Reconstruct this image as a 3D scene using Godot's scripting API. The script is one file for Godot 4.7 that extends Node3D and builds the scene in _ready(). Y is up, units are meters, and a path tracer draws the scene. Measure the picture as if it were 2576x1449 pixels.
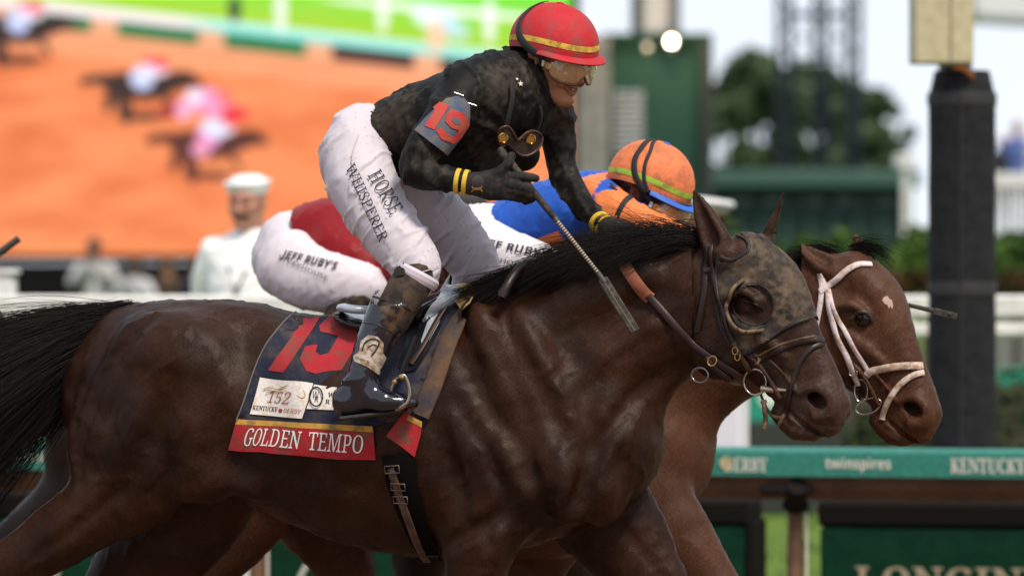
extends Node3D
# A finish at a race track: three horses and riders in front of the inner rail.
# Measures are taken on a sheet at() of 2576 x 1449 units; one unit is 1.1 mm on the plane of the nearest horse (z = 0).

const UNIT := 0.0011
const EYE := Vector3(0.0, 1.58, 14.0)

var field_of := {}
var mats := {}

func at(x: float, y: float, z: float) -> Vector3:
	var s := (EYE.z - z) / EYE.z * UNIT
	return Vector3((x - 1288.0) * s, EYE.y - (y - 724.5) * s, z)

func size_at(z: float) -> float:
	return (EYE.z - z) / EYE.z * UNIT

# ---------------------------------------------------------------- solid fields, meshed as surface nets
class Field:
	var o := Vector3.ZERO
	var h := 0.01
	var nx := 0
	var ny := 0
	var nz := 0
	var f := PackedFloat32Array()

	func _init(lo: Vector3, hi: Vector3, cell: float) -> void:
		o = lo
		h = cell
		nx = int(ceil((hi.x - lo.x) / cell)) + 1
		ny = int(ceil((hi.y - lo.y) / cell)) + 1
		nz = int(ceil((hi.z - lo.z) / cell)) + 1
		f.resize(nx * ny * nz)
		f.fill(0.3)

	# rings: [centre, half height, half width]; the width runs along wax
	func chain(rings: Array, wax: Vector3, k := 0.03, sub := 3, cut := false) -> void:
		var c: Array = []
		var n := rings.size()
		for i in n - 1:
			var a: Array = rings[maxi(i - 1, 0)]
			var b: Array = rings[i]
			var d: Array = rings[i + 1]
			var e: Array = rings[mini(i + 2, n - 1)]
			for j in sub:
				var t := float(j) / sub
				var p0: Vector3 = a[0]
				var p1: Vector3 = b[0]
				var p2: Vector3 = d[0]
				var p3: Vector3 = e[0]
				c.append([p1.cubic_interpolate(p2, p0, p3, t), cubic_interpolate(b[1], d[1], a[1], e[1], t), cubic_interpolate(b[2], d[2], a[2], e[2], t)])
		c.append(rings[n - 1])
		var lo := Vector3(INF, INF, INF)
		var hi := -lo
		for r in c:
			var m: float = maxf(r[1], r[2]) + k + h * 2.0
			lo = lo.min(r[0] - Vector3(m, m, m))
			hi = hi.max(r[0] + Vector3(m, m, m))
		var b0 := _low(lo)
		var b1 := _high(hi)
		var sx := b1.x - b0.x
		var sy := b1.y - b0.y
		var sz := b1.z - b0.z
		if sx <= 0 or sy <= 0 or sz <= 0:
			return
		var tmp := PackedFloat32Array()
		tmp.resize(sx * sy * sz)
		tmp.fill(1.0)
		for i in c.size() - 1:
			_segment(tmp, b0, b1, c[i], c[i + 1], wax, k)
		_merge(tmp, b0, b1, k, cut)

	func ball(p: Vector3, dir: Vector3, rl: float, a: float, b: float, wax: Vector3, k := 0.03, cut := false) -> void:
		var d := dir.normalized()
		var w := (wax - d * wax.dot(d)).normalized()
		var u := w.cross(d)
		var m := _reach(d, u, w, rl, a, b) + Vector3.ONE * (k + h * 2.0)
		var b0 := _low(p - m)
		var b1 := _high(p + m)
		var sx := b1.x - b0.x
		var sy := b1.y - b0.y
		var sz := b1.z - b0.z
		if sx <= 0 or sy <= 0 or sz <= 0:
			return
		var tmp := PackedFloat32Array()
		tmp.resize(sx * sy * sz)
		tmp.fill(1.0)
		var i := 0
		for z in range(b0.z, b1.z):
			for y in range(b0.y, b1.y):
				var q := o + Vector3(b0.x, y, z) * h - p
				var al := q.dot(d) / rl
				var uu := q.dot(u) / a
				var ww := q.dot(w) / b
				var da := h * d.x / rl
				var du := h * u.x / a
				var dw := h * w.x / b
				for x in sx:
					var k0 := sqrt(al * al + uu * uu + ww * ww)
					if k0 < 0.2:
						tmp[i] = -minf(rl, minf(a, b)) * 0.8
					else:
						var e1 := al / rl
						var e2 := uu / a
						var e3 := ww / b
						tmp[i] = k0 * (k0 - 1.0) / sqrt(e1 * e1 + e2 * e2 + e3 * e3)
					i += 1
					al += da
					uu += du
					ww += dw
		_merge(tmp, b0, b1, k, cut)

	func _reach(d: Vector3, u: Vector3, w: Vector3, l: float, a: float, b: float) -> Vector3:
		return Vector3(Vector3(d.x * l, u.x * a, w.x * b).length(), Vector3(d.y * l, u.y * a, w.y * b).length(), Vector3(d.z * l, u.z * a, w.z * b).length())

	func shell(lift: float) -> Field:
		var g := Field.new(o, o + Vector3(nx - 1.5, ny - 1.5, nz - 1.5) * h, h)
		for i in f.size():
			g.f[i] = f[i] - lift
		return g

	func _low(p: Vector3) -> Vector3i:
		var q := (p - o) / h
		return Vector3i(maxi(0, int(floor(q.x))), maxi(0, int(floor(q.y))), maxi(0, int(floor(q.z))))

	func _high(p: Vector3) -> Vector3i:
		var q := (p - o) / h
		return Vector3i(mini(nx, int(ceil(q.x)) + 1), mini(ny, int(ceil(q.y)) + 1), mini(nz, int(ceil(q.z)) + 1))

	func _segment(tmp: PackedFloat32Array, b0: Vector3i, b1: Vector3i, r0: Array, r1: Array, wax: Vector3, k: float) -> void:
		var a: Vector3 = r0[0]
		var b: Vector3 = r1[0]
		var a0: float = r0[1]
		var w0: float = r0[2]
		var a1: float = r1[1]
		var w1: float = r1[2]
		var ln := a.distance_to(b)
		if ln < 1e-6:
			return
		var d := (b - a) / ln
		var w := (wax - d * wax.dot(d)).normalized()
		var u := w.cross(d)
		var ma := maxf(a0, a1)
		var mw := maxf(w0, w1)
		var mm := _reach(d, u, w, minf(ma, mw), ma, mw) + Vector3.ONE * (k + h * 2.0)
		var c0 := _low(a.min(b) - mm)
		var c1 := _high(a.max(b) + mm)
		c0 = Vector3i(maxi(c0.x, b0.x), maxi(c0.y, b0.y), maxi(c0.z, b0.z))
		c1 = Vector3i(mini(c1.x, b1.x), mini(c1.y, b1.y), mini(c1.z, b1.z))
		var sx := b1.x - b0.x
		var sy := b1.y - b0.y
		var il := 1.0 / ln
		var da := h * d.x
		var du := h * u.x
		var dw := h * w.x
		for z in range(c0.z, c1.z):
			for y in range(c0.y, c1.y):
				var q := o + Vector3(c0.x, y, z) * h - a
				var al := q.dot(d)
				var uu := q.dot(u)
				var ww := q.dot(w)
				var i := ((z - b0.z) * sy + (y - b0.y)) * sx + c0.x - b0.x
				for x in range(c0.x, c1.x):
					var t := clampf(al * il, 0.0, 1.0)
					var ov := al - t * ln
					var ra := a0 + (a1 - a0) * t
					var rb := w0 + (w1 - w0) * t
					var rc := minf(ra, rb)
					var e1 := uu / ra
					var e2 := ww / rb
					var e3 := ov / rc
					var k0 := sqrt(e1 * e1 + e2 * e2 + e3 * e3)
					var dd := 0.0
					if k0 < 0.2:
						dd = -rc * 0.8
					else:
						e1 /= ra
						e2 /= rb
						e3 /= rc
						dd = k0 * (k0 - 1.0) / sqrt(e1 * e1 + e2 * e2 + e3 * e3)
					if dd < tmp[i]:
						tmp[i] = dd
					i += 1
					al += da
					uu += du
					ww += dw

	func _merge(tmp: PackedFloat32Array, b0: Vector3i, b1: Vector3i, k: float, cut: bool) -> void:
		var sx := b1.x - b0.x
		var j := 0
		var ik := 0.25 / k
		for z in range(b0.z, b1.z):
			for y in range(b0.y, b1.y):
				var i := (z * ny + y) * nx + b0.x
				for x in sx:
					var a := f[i]
					var b := tmp[j]
					if cut:
						b = -b
						var hh := k - absf(a - b)
						f[i] = maxf(a, b) + (hh * hh * ik if hh > 0.0 else 0.0)
					else:
						var hh := k - absf(a - b)
						f[i] = minf(a, b) - (hh * hh * ik if hh > 0.0 else 0.0)
					i += 1
					j += 1

	func value(p: Vector3) -> float:
		var q := (p - o) / h
		var x := int(floor(q.x))
		var y := int(floor(q.y))
		var z := int(floor(q.z))
		if x < 0 or y < 0 or z < 0 or x >= nx - 1 or y >= ny - 1 or z >= nz - 1:
			return 0.3
		var a := q.x - x
		var b := q.y - y
		var c := q.z - z
		var i := (z * ny + y) * nx + x
		var s := nx * ny
		var v0 := lerpf(lerpf(f[i], f[i + 1], a), lerpf(f[i + nx], f[i + nx + 1], a), b)
		i += s
		var v1 := lerpf(lerpf(f[i], f[i + 1], a), lerpf(f[i + nx], f[i + nx + 1], a), b)
		return lerpf(v0, v1, c)

	func normal(p: Vector3, e := 0.0) -> Vector3:
		if e == 0.0:
			e = h
		var g := Vector3(value(p + Vector3(e, 0, 0)) - value(p - Vector3(e, 0, 0)), value(p + Vector3(0, e, 0)) - value(p - Vector3(0, e, 0)), value(p + Vector3(0, 0, e)) - value(p - Vector3(0, 0, e)))
		return g.normalized() if g.length_squared() > 1e-14 else Vector3(0, 0, 1)

	# first point of the solid met from p along d
	func hit(p: Vector3, d: Vector3, far := 1.5) -> Vector3:
		var t := 0.0
		var last := 0.0
		while t < far:
			var v := value(p + d * t)
			if v < 0.0:
				var lo := last
				var hi := t
				for i in 10:
					var mid := (lo + hi) * 0.5
					if value(p + d * mid) < 0.0:
						hi = mid
					else:
						lo = mid
				return p + d * hi
			last = t
			t += clampf(v * 0.7, h * 0.4, 0.05)
		return Vector3(INF, INF, INF)

	# the point of the surface nearest p
	func onto(p: Vector3) -> Vector3:
		for i in 6:
			p -= normal(p) * value(p)
		return p

	# surface nets; tint(p, n) gives a vertex colour, push(p, n) a shift along the normal, keep(p) drops parts
	func mesh(tint: Variant = null, push: Variant = null, keep: Variant = null) -> ArrayMesh:
		var s := nx * ny
		var id := PackedInt32Array()
		id.resize(nx * ny * nz)
		id.fill(-1)
		var vs := PackedVector3Array()
		var cells := PackedInt32Array()
		var off := [0, 1, nx, nx + 1, s, s + 1, s + nx, s + nx + 1]
		var o1: int = off[1]
		var o2: int = off[2]
		var o3: int = off[3]
		var o4: int = off[4]
		var o5: int = off[5]
		var o6: int = off[6]
		var o7: int = off[7]
		var ed := [[0, 1], [2, 3], [4, 5], [6, 7], [0, 2], [1, 3], [4, 6], [5, 7], [0, 4], [1, 5], [2, 6], [3, 7]]
		var corner: Array[Vector3] = []
		for c in 8:
			corner.append(Vector3(c & 1, (c >> 1) & 1, c >> 2))
		for z in nz - 1:
			for y in ny - 1:
				var i := (z * ny + y) * nx
				for x in nx - 1:
					var v := f[i]
					if v > h * 2.0 or v < -h * 2.0:
						i += 1
						continue
					var neg := v < 0.0
					if (f[i + o1] < 0.0) != neg or (f[i + o2] < 0.0) != neg or (f[i + o3] < 0.0) != neg or (f[i + o4] < 0.0) != neg or (f[i + o5] < 0.0) != neg or (f[i + o6] < 0.0) != neg or (f[i + o7] < 0.0) != neg:
						var sum := Vector3.ZERO
						var cnt := 0
						for e in ed:
							var va := f[i + off[e[0]]]
							var vb := f[i + off[e[1]]]
							if (va < 0.0) != (vb < 0.0):
								sum += corner[e[0]].lerp(corner[e[1]], va / (va - vb))
								cnt += 1
						id[i] = vs.size()
						vs.append(o + (Vector3(x, y, z) + sum / cnt) * h)
						cells.append(i)
					i += 1
		var ns := PackedVector3Array()
		ns.resize(vs.size())
		for i in vs.size():
			ns[i] = normal(vs[i])
		var ix := PackedInt32Array()
		for m in cells.size():
			var i := cells[m]
			var neg := f[i] < 0.0
			var quads := [[1, nx, s], [nx, s, 1], [s, 1, nx]]
			for q in quads:
				var e: int = q[0]
				if (f[i + e] < 0.0) == neg:
					continue
				var a := id[i]
				var j1: int = i - q[1]
				var j2: int = i - q[1] - q[2]
				var j3: int = i - q[2]
				if j2 < 0:
					continue
				var b := id[j1]
				var c := id[j2]
				var d := id[j3]
				if b < 0 or c < 0 or d < 0:
					continue
				if keep != null and not keep.call(vs[a]):
					continue
				if neg:
					ix.append_array(PackedInt32Array([a, c, b, a, d, c]))
				else:
					ix.append_array(PackedInt32Array([a, b, c, a, c, d]))
		if push != null:
			var moved := PackedVector3Array()
			moved.resize(vs.size())
			for i in vs.size():
				moved[i] = vs[i] + ns[i] * push.call(vs[i], ns[i])
			var acc := PackedVector3Array()
			acc.resize(vs.size())
			for t in range(0, ix.size(), 3):
				var n := (moved[ix[t + 2]] - moved[ix[t]]).cross(moved[ix[t + 1]] - moved[ix[t]])
				acc[ix[t]] += n
				acc[ix[t + 1]] += n
				acc[ix[t + 2]] += n
			for i in vs.size():
				if acc[i].length_squared() > 0.0:
					ns[i] = acc[i].normalized()
			vs = moved
		var arr := []
		arr.resize(Mesh.ARRAY_MAX)
		arr[Mesh.ARRAY_VERTEX] = vs
		arr[Mesh.ARRAY_NORMAL] = ns
		arr[Mesh.ARRAY_INDEX] = ix
		if tint != null:
			var cs := PackedColorArray()
			cs.resize(vs.size())
			for i in vs.size():
				cs[i] = tint.call(vs[i], ns[i])
			arr[Mesh.ARRAY_COLOR] = cs
		var am := ArrayMesh.new()
		am.add_surface_from_arrays(Mesh.PRIMITIVE_TRIANGLES, arr)
		return am

# ---------------------------------------------------------------- nodes
func thing(called: String, label: String, category: String, where := Vector3.ZERO, group := "") -> Node3D:
	var o := Node3D.new()
	o.name = called
	add_child(o, true)
	o.position = where
	tag(o, label, category, group)
	return o

func tag(o: Node, label: String, category: String, group := "") -> void:
	o.set_meta("label", label)
	o.set_meta("category", category)
	if group != "":
		o.set_meta("group", group)

# a part of a thing; the mesh is given in world measures, the thing stands at its base
func part(called: String, mesh: Mesh, mat: Material, parent: Node3D, label := "") -> MeshInstance3D:
	var o := MeshInstance3D.new()
	if mesh.get_surface_count() == 0:
		print("nothing in ", called)
		return o
	o.name = called
	o.mesh = mesh
	o.material_override = mat
	parent.add_child(o, true)
	var p: Node = parent
	var shift := Vector3.ZERO
	while p is Node3D and p != self:
		shift += (p as Node3D).position
		p = p.get_parent()
	o.position = -shift
	if label != "":
		o.set_meta("label", label)
	return o

func structure(called: String, mesh: Mesh, mat: Material) -> MeshInstance3D:
	var o := part(called, mesh, mat, self)
	o.set_meta("kind", "structure")
	return o

# ---------------------------------------------------------------- meshes
class Soup:
	var v := PackedVector3Array()
	var n := PackedVector3Array()
	var c := PackedColorArray()
	var ix := PackedInt32Array()
	var col := Color(1, 1, 1)

	func add(p: Vector3, q: Vector3) -> int:
		v.append(p)
		n.append(q)
		c.append(col)
		return v.size() - 1

	func tri(a: int, b: int, d: int) -> void:
		ix.append(a)
		ix.append(b)
		ix.append(d)

	func quad(a: Vector3, b: Vector3, d: Vector3, e: Vector3) -> void:
		var m := (e - a).cross(b - a).normalized()
		if m == Vector3.ZERO:
			m = Vector3.UP
		var i := add(a, m)
		add(b, m)
		add(d, m)
		add(e, m)
		ix.append_array(PackedInt32Array([i, i + 1, i + 2, i, i + 2, i + 3]))

	func box(p: Vector3, s: Vector3, b := Basis.IDENTITY, bev := 0.0) -> void:
		var hs := s * 0.5
		if bev <= 0.0:
			for ax in 3:
				for sg in [-1.0, 1.0]:
					var nn := Vector3.ZERO
					nn[ax] = sg
					var t := Vector3.ZERO
					t[(ax + 1) % 3] = 1.0
					var w := nn.cross(t)
					quad(p + b * ((nn - t - w) * hs), p + b * ((nn - t + w) * hs), p + b * ((nn + t + w) * hs), p + b * ((nn + t - w) * hs))
			return
		# chamfered
		var inn := hs - Vector3(bev, bev, bev)
		for ax in 3:
			for sg in [-1.0, 1.0]:
				var nn := Vector3.ZERO
				nn[ax] = sg
				var t := Vector3.ZERO
				t[(ax + 1) % 3] = 1.0
				var w := nn.cross(t)
				var cn: Vector3 = nn * hs
				quad(p + b * (cn + (-t - w) * inn), p + b * (cn + (-t + w) * inn), p + b * (cn + (t + w) * inn), p + b * (cn + (t - w) * inn))
		for ax in 3:
			var t := Vector3.ZERO
			t[ax] = 1.0
			for s1 in [-1.0, 1.0]:
				for s2 in [-1.0, 1.0]:
					var e1 := Vector3.ZERO
					e1[(ax + 1) % 3] = s1
					var e2 := Vector3.ZERO
					e2[(ax + 2) % 3] = s2
					var base1: Vector3 = e1 * hs + e2 * inn
					var base2: Vector3 = e1 * inn + e2 * hs
					var tt: Vector3 = t * inn
					var i := v.size()
					var nn := b * (e1 + e2).normalized()
					add(p + b * (base1 - tt), nn)
					add(p + b * (base1 + tt), nn)
					add(p + b * (base2 + tt), nn)
					add(p + b * (base2 - tt), nn)
					ix.append_array(PackedInt32Array([i, i + 1, i + 2, i, i + 2, i + 3]))

	# round bar through points, radius per point
	func tube(pts: Array, rad: Array, sides := 8, cap := true) -> void:
		var m := pts.size()
		var prev := Vector3.ZERO
		var rings := []
		for i in m:
			var a: Vector3 = pts[maxi(i - 1, 0)]
			var b: Vector3 = pts[mini(i + 1, m - 1)]
			var d := (b - a).normalized()
			var u := prev
			if i == 0:
				u = d.cross(Vector3.UP if absf(d.y) < 0.9 else Vector3.RIGHT)
			u = (u - d * u.dot(d)).normalized()
			prev = u
			var w := d.cross(u)
			var r: float = rad[mini(i, rad.size() - 1)]
			var row := []
			for s in sides:
				var an := TAU * s / sides
				var q := u * cos(an) + w * sin(an)
				var pi: Vector3 = pts[i]
				row.append(add(pi + q * r, q))
			rings.append(row)
		for i in m - 1:
			for s in sides:
				var t := (s + 1) % sides
				tri(rings[i][s], rings[i + 1][s], rings[i + 1][t])
				tri(rings[i][s], rings[i + 1][t], rings[i][t])
		if cap:
			for e in [0, m - 1]:
				var pe: Vector3 = pts[e]
				var q: Vector3 = (pe - (pts[1] if e == 0 else pts[m - 2])).normalized()
				var cc := add(pe, q)
				var first := v.size()
				for s in sides:
					add(v[rings[e][s]], q)
				for s in sides:
					if e == 0:
						tri(cc, first + s, first + (s + 1) % sides)
					else:
						tri(cc, first + (s + 1) % sides, first + s)

	# a turned shape: prof [radius, height along ax]
	func lathe(p: Vector3, ax: Vector3, prof: Array, sides := 16) -> void:
		var d := ax.normalized()
		var u := d.cross(Vector3.UP if absf(d.y) < 0.9 else Vector3.RIGHT).normalized()
		var w := d.cross(u)
		for i in prof.size() - 1:
			var r0: float = prof[i][0]
			var r1: float = prof[i + 1][0]
			var y0: float = prof[i][1]
			var y1: float = prof[i + 1][1]
			var base := v.size()
			var sl := Vector2(y1 - y0, r0 - r1).normalized()
			for s in sides + 1:
				var an := TAU * s / sides
				var q := u * cos(an) + w * sin(an)
				var nn := (q * sl.x + d * sl.y)
				add(p + q * r0 + d * y0, nn)
				add(p + q * r1 + d * y1, nn)
			for s in sides:
				var b := base + s * 2
				ix.append_array(PackedInt32Array([b, b + 1, b + 3, b, b + 3, b + 2]))

	func done() -> ArrayMesh:
		var arr := []
		if ix.is_empty():
			return ArrayMesh.new()
		# turn every face the way its normals look
		for i in range(0, ix.size(), 3):
			var a := ix[i]
			var b := ix[i + 1]
			var d := ix[i + 2]
			if (v[d] - v[a]).cross(v[b] - v[a]).dot(n[a] + n[b] + n[d]) < 0.0:
				ix[i + 1] = d
				ix[i + 2] = b
		arr.resize(Mesh.ARRAY_MAX)
		arr[Mesh.ARRAY_VERTEX] = v
		arr[Mesh.ARRAY_NORMAL] = n
		arr[Mesh.ARRAY_COLOR] = c
		arr[Mesh.ARRAY_INDEX] = ix
		var am := ArrayMesh.new()
		am.add_surface_from_arrays(Mesh.PRIMITIVE_TRIANGLES, arr)
		return am

# flat outline in a plane, given a thickness
func slab(pts: Array, origin: Vector3, ux: Vector3, uy: Vector3, thick: float, soup: Soup = null) -> Soup:
	var s := soup if soup else Soup.new()
	var poly := PackedVector2Array()
	for p in pts:
		poly.append(p)
	var tri := Geometry2D.triangulate_polygon(poly)
	var nn := ux.cross(uy).normalized()
	for side in [1.0, -1.0]:
		var base := s.v.size()
		for p in poly:
			s.add(origin + ux * p.x + uy * p.y + nn * thick * 0.5 * side, nn * side)
		for i in tri:
			s.ix.append(base + i)
	for i in poly.size():
		var a := poly[i]
		var b := poly[(i + 1) % poly.size()]
		var pa := origin + ux * a.x + uy * a.y
		var pb := origin + ux * b.x + uy * b.y
		s.quad(pa - nn * thick * 0.5, pb - nn * thick * 0.5, pb + nn * thick * 0.5, pa + nn * thick * 0.5)
	return s

# smooth line through points (any vector type)
func smooth(pts: Array, sub := 6) -> Array:
	var r := []
	var n := pts.size()
	for i in n - 1:
		for j in sub:
			r.append(pts[i].cubic_interpolate(pts[i + 1], pts[maxi(i - 1, 0)], pts[mini(i + 2, n - 1)], float(j) / sub))
	r.append(pts[n - 1])
	return r

# ---------------------------------------------------------------- things that lie on a solid
# the point of the solid (or of the nearest of several) met at sheet position (x, y) from the near side: [point, normal]
func lay(fds: Variant, x: float, y: float, wide := 2.5, near := 0.9) -> Array:
	var a := at(x, y, near)
	var d := (at(x, y, -3.0) - a).normalized()
	var best := []
	for fd in (fds if fds is Array else [fds]):
		var p: Vector3 = fd.hit(a, d, near + 3.0)
		if p.x != INF and (best.is_empty() or p.z > best[0].z):
			best = [p, fd.normal(p, fd.h * wide)]
	return best

# strap lying on a solid along sheet points
func strap(fds: Variant, pts: Array, width: float, thick: float, lift := 0.002, sub := 5, soup: Soup = null, near := 0.9) -> Soup:
	var s := soup if soup else Soup.new()
	var line := []
	var nor := []
	for p in smooth(pts, sub):
		var q := lay(fds, p.x, p.y, 2.0, near)
		if not q.is_empty():
			line.append(q[0])
			nor.append(q[1])
	band(s, line, nor, width, thick, lift)
	return s

func band(s: Soup, line: Array, nor: Array, width: float, thick: float, lift := 0.0) -> void:
	var m := line.size()
	if m < 2:
		return
	# even the line and its normals out a little
	for pass_no in 2:
		var l2 := line.duplicate()
		var n2 := nor.duplicate()
		for i in range(1, m - 1):
			l2[i] = (line[i - 1] + line[i] * 2.0 + line[i + 1]) * 0.25
			n2[i] = (nor[i - 1] + nor[i] + nor[i + 1]).normalized()
		line = l2
		nor = n2
	var rows := []
	for i in m:
		var d: Vector3 = (line[mini(i + 1, m - 1)] - line[maxi(i - 1, 0)]).normalized()
		var nn: Vector3 = nor[i]
		var w := d.cross(nn).normalized()
		nn = w.cross(d).normalized()
		var c: Vector3 = line[i] + nn * lift
		var hw := width * 0.5
		var prof := [[-1.0, 0.0, -w], [-1.0, 0.7, (-w * 2.0 + nn)], [-0.82, 1.0, (nn * 2.0 - w)], [0.82, 1.0, (nn * 2.0 + w)], [1.0, 0.7, (w * 2.0 + nn)], [1.0, 0.0, w]]
		var row := []
		for q in prof:
			var qn: Vector3 = q[2]
			row.append(s.add(c + w * hw * q[0] + nn * thick * q[1], qn.normalized()))
		rows.append(row)
	for i in m - 1:
		for j in 5:
			s.tri(rows[i][j], rows[i + 1][j], rows[i + 1][j + 1])
			s.tri(rows[i][j], rows[i + 1][j + 1], rows[i][j + 1])

# closed sheet area (outline in sheet units) draped over a solid
func drape(fd: Variant, poly: Array, step: float, lift: float, push: Variant = null, near := 0.9) -> Soup:
	var s := Soup.new()
	var pp := PackedVector2Array()
	for p in poly:
		pp.append(p)
	var tris := fine_triangles(pp, step)
	var key := {}
	for t in tris:
		var idx := []
		for p in t:
			var k := Vector2i(roundi(p.x * 20.0), roundi(p.y * 20.0))
			if not key.has(k):
				var q := lay(fd, p.x, p.y, 2.5, near)
				if q.is_empty():
					key[k] = -1
				else:
					var nn: Vector3 = q[1]
					var more := 0.0
					if push != null:
						more = push.call(p)
					key[k] = s.add(q[0] + nn * (lift + more), nn)
			idx.append(key[k])
		if idx.min() >= 0:
			s.tri(idx[0], idx[1], idx[2])
	renormal(s)
	return s

func renormal(s: Soup) -> void:
	var acc := PackedVector3Array()
	acc.resize(s.v.size())
	for t in range(0, s.ix.size(), 3):
		var a := s.ix[t]
		var b := s.ix[t + 1]
		var c := s.ix[t + 2]
		var m := (s.v[b] - s.v[a]).cross(s.v[c] - s.v[a])
		if m.dot(s.n[a] + s.n[b] + s.n[c]) < 0.0:
			m = -m
		acc[a] += m
		acc[b] += m
		acc[c] += m
	for i in s.v.size():
		if acc[i].length_squared() > 0.0:
			s.n[i] = acc[i].normalized()

# an outline cut into small triangles on a square grid
func fine_triangles(poly: PackedVector2Array, step: float) -> Array:
	var out := []
	var lo := poly[0]
	var hi := poly[0]
	for p in poly:
		lo = lo.min(p)
		hi = hi.max(p)
	var nxx := int(ceil((hi.x - lo.x) / step))
	var nyy := int(ceil((hi.y - lo.y) / step))
	for j in nyy:
		for i in nxx:
			var a := lo + Vector2(i, j) * step
			var cell := PackedVector2Array([a, a + Vector2(step, 0), a + Vector2(step, step), a + Vector2(0, step)])
			var inside := 0
			for c in cell:
				inside += 1 if Geometry2D.is_point_in_polygon(c, poly) else 0
			for piece in Geometry2D.intersect_polygons(cell, poly):
				if piece.size() < 3:
					continue
				var tr := Geometry2D.triangulate_polygon(piece)
				for t in range(0, tr.size(), 3):
					out.append([piece[tr[t]], piece[tr[t + 1]], piece[tr[t + 2]]])
	return out

# ---------------------------------------------------------------- lettering as thin print
var fonts := {}
func letters(text: String, font := "Droid Serif", weight := 400, italic := false) -> Array:
	var key := "%s%d%s" % [font, weight, italic]
	if not fonts.has(key):
		var sf := SystemFont.new()
		sf.font_names = PackedStringArray([font])
		sf.font_weight = weight
		sf.font_italic = italic
		fonts[key] = sf
	var tm := TextMesh.new()
	tm.text = text
	tm.font = fonts[key]
	tm.font_size = 64
	tm.pixel_size = 0.01
	tm.depth = 0.0
	tm.curve_step = 1.0
	var a := tm.get_mesh_arrays()
	var vs: PackedVector3Array = a[Mesh.ARRAY_VERTEX]
	var ix: PackedInt32Array = a[Mesh.ARRAY_INDEX]
	var lo := Vector2(INF, INF)
	var hi := -lo
	for p in vs:
		lo = lo.min(Vector2(p.x, p.y))
		hi = hi.max(Vector2(p.x, p.y))
	var tris := []
	for t in range(0, ix.size(), 3):
		var tri := []
		for j in 3:
			var p := vs[ix[t + j]]
			tri.append((Vector2(p.x, p.y) - lo) / (hi - lo))
		tris.append(tri)
	return tris

# lettering in a parallelogram on the sheet: origin = lower left, ux along the line, uy up
func print_on(fd: Variant, tris: Array, origin: Vector2, ux: Vector2, uy: Vector2, lift: float, push: Variant = null, near := 0.9, soup: Soup = null) -> Soup:
	var s := soup if soup else Soup.new()
	var key := {}
	for t in tris:
		for small in split(t, origin, ux, uy):
			var idx := []
			for p in small:
				var k := Vector2i(roundi(p.x * 20.0), roundi(p.y * 20.0))
				if not key.has(k):
					var q := lay(fd, p.x, p.y, 2.5, near)
					if q.is_empty():
						key[k] = -1
					else:
						var nn: Vector3 = q[1]
						var more := 0.0
						if push != null:
							more = push.call(p)
						key[k] = s.add(q[0] + nn * (lift + more), nn)
				idx.append(key[k])
			if idx.min() >= 0:
				s.tri(idx[0], idx[1], idx[2])
	return s

func split(t: Array, origin: Vector2, ux: Vector2, uy: Vector2) -> Array:
	var tri := []
	for p in t:
		tri.append(origin + ux * p.x + uy * p.y)
	var todo := [tri]
	var out := []
	while todo.size() > 0:
		var c: Array = todo.pop_back()
		var best := 0
		var ln := 0.0
		for i in 3:
			var l: float = c[i].distance_to(c[(i + 1) % 3])
			if l > ln:
				ln = l
				best = i
		if ln < 14.0:
			out.append(c)
		else:
			var a: Vector2 = c[best]
			var b: Vector2 = c[(best + 1) % 3]
			var d: Vector2 = c[(best + 2) % 3]
			var m := (a + b) * 0.5
			todo.append([a, m, d])
			todo.append([m, b, d])
	return out

# lettering on a plane
func print_flat(tris: Array, origin: Vector3, ux: Vector3, uy: Vector3, soup: Soup = null) -> Soup:
	var s := soup if soup else Soup.new()
	var nn := ux.cross(uy).normalized()
	for t in tris:
		var i := s.v.size()
		for p in t:
			s.add(origin + ux * p.x + uy * p.y, nn)
		s.tri(i, i + 1, i + 2)
	return s

# ---------------------------------------------------------------- materials
func noise(freq: float, seed_no: int, octaves := 4, kind := FastNoiseLite.TYPE_SIMPLEX_SMOOTH) -> FastNoiseLite:
	var n := FastNoiseLite.new()
	n.noise_type = kind
	n.seed = seed_no
	n.frequency = freq
	n.fractal_octaves = octaves
	return n

var maps := {}
func noise_map(freq: float, seed_no: int, ramp: Array, px := 256, octaves := 4, normal := false, bump := 4.0) -> NoiseTexture2D:
	var key := "%s %s %s %s %s" % [freq, ramp, px, normal, bump]
	if maps.has(key):
		return maps[key]
	var t := NoiseTexture2D.new()
	maps[key] = t
	t.width = px
	t.height = px
	t.seamless = true
	t.generate_mipmaps = false
	t.noise = noise(freq, seed_no, octaves)
	t.noise.fractal_gain = 0.62 if octaves > 4 else 0.5
	if normal:
		t.as_normal_map = true
		t.bump_strength = bump
	else:
		var g := Gradient.new()
		var offs := PackedFloat32Array()
		var cols := PackedColorArray()
		for r in ramp:
			offs.append(r[0])
			cols.append(r[1])
		g.offsets = offs
		g.colors = cols
		t.color_ramp = g
	return t

# plain base colours are linear
func paint(name_: String, col: Color, rough := 0.7, metal := 0.0, spec := 0.5) -> StandardMaterial3D:
	if mats.has(name_):
		return mats[name_]
	var m := StandardMaterial3D.new()
	m.albedo_color = col.linear_to_srgb()
	m.roughness = rough
	m.metallic = metal
	m.metallic_specular = spec
	mats[name_] = m
	return m

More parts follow.
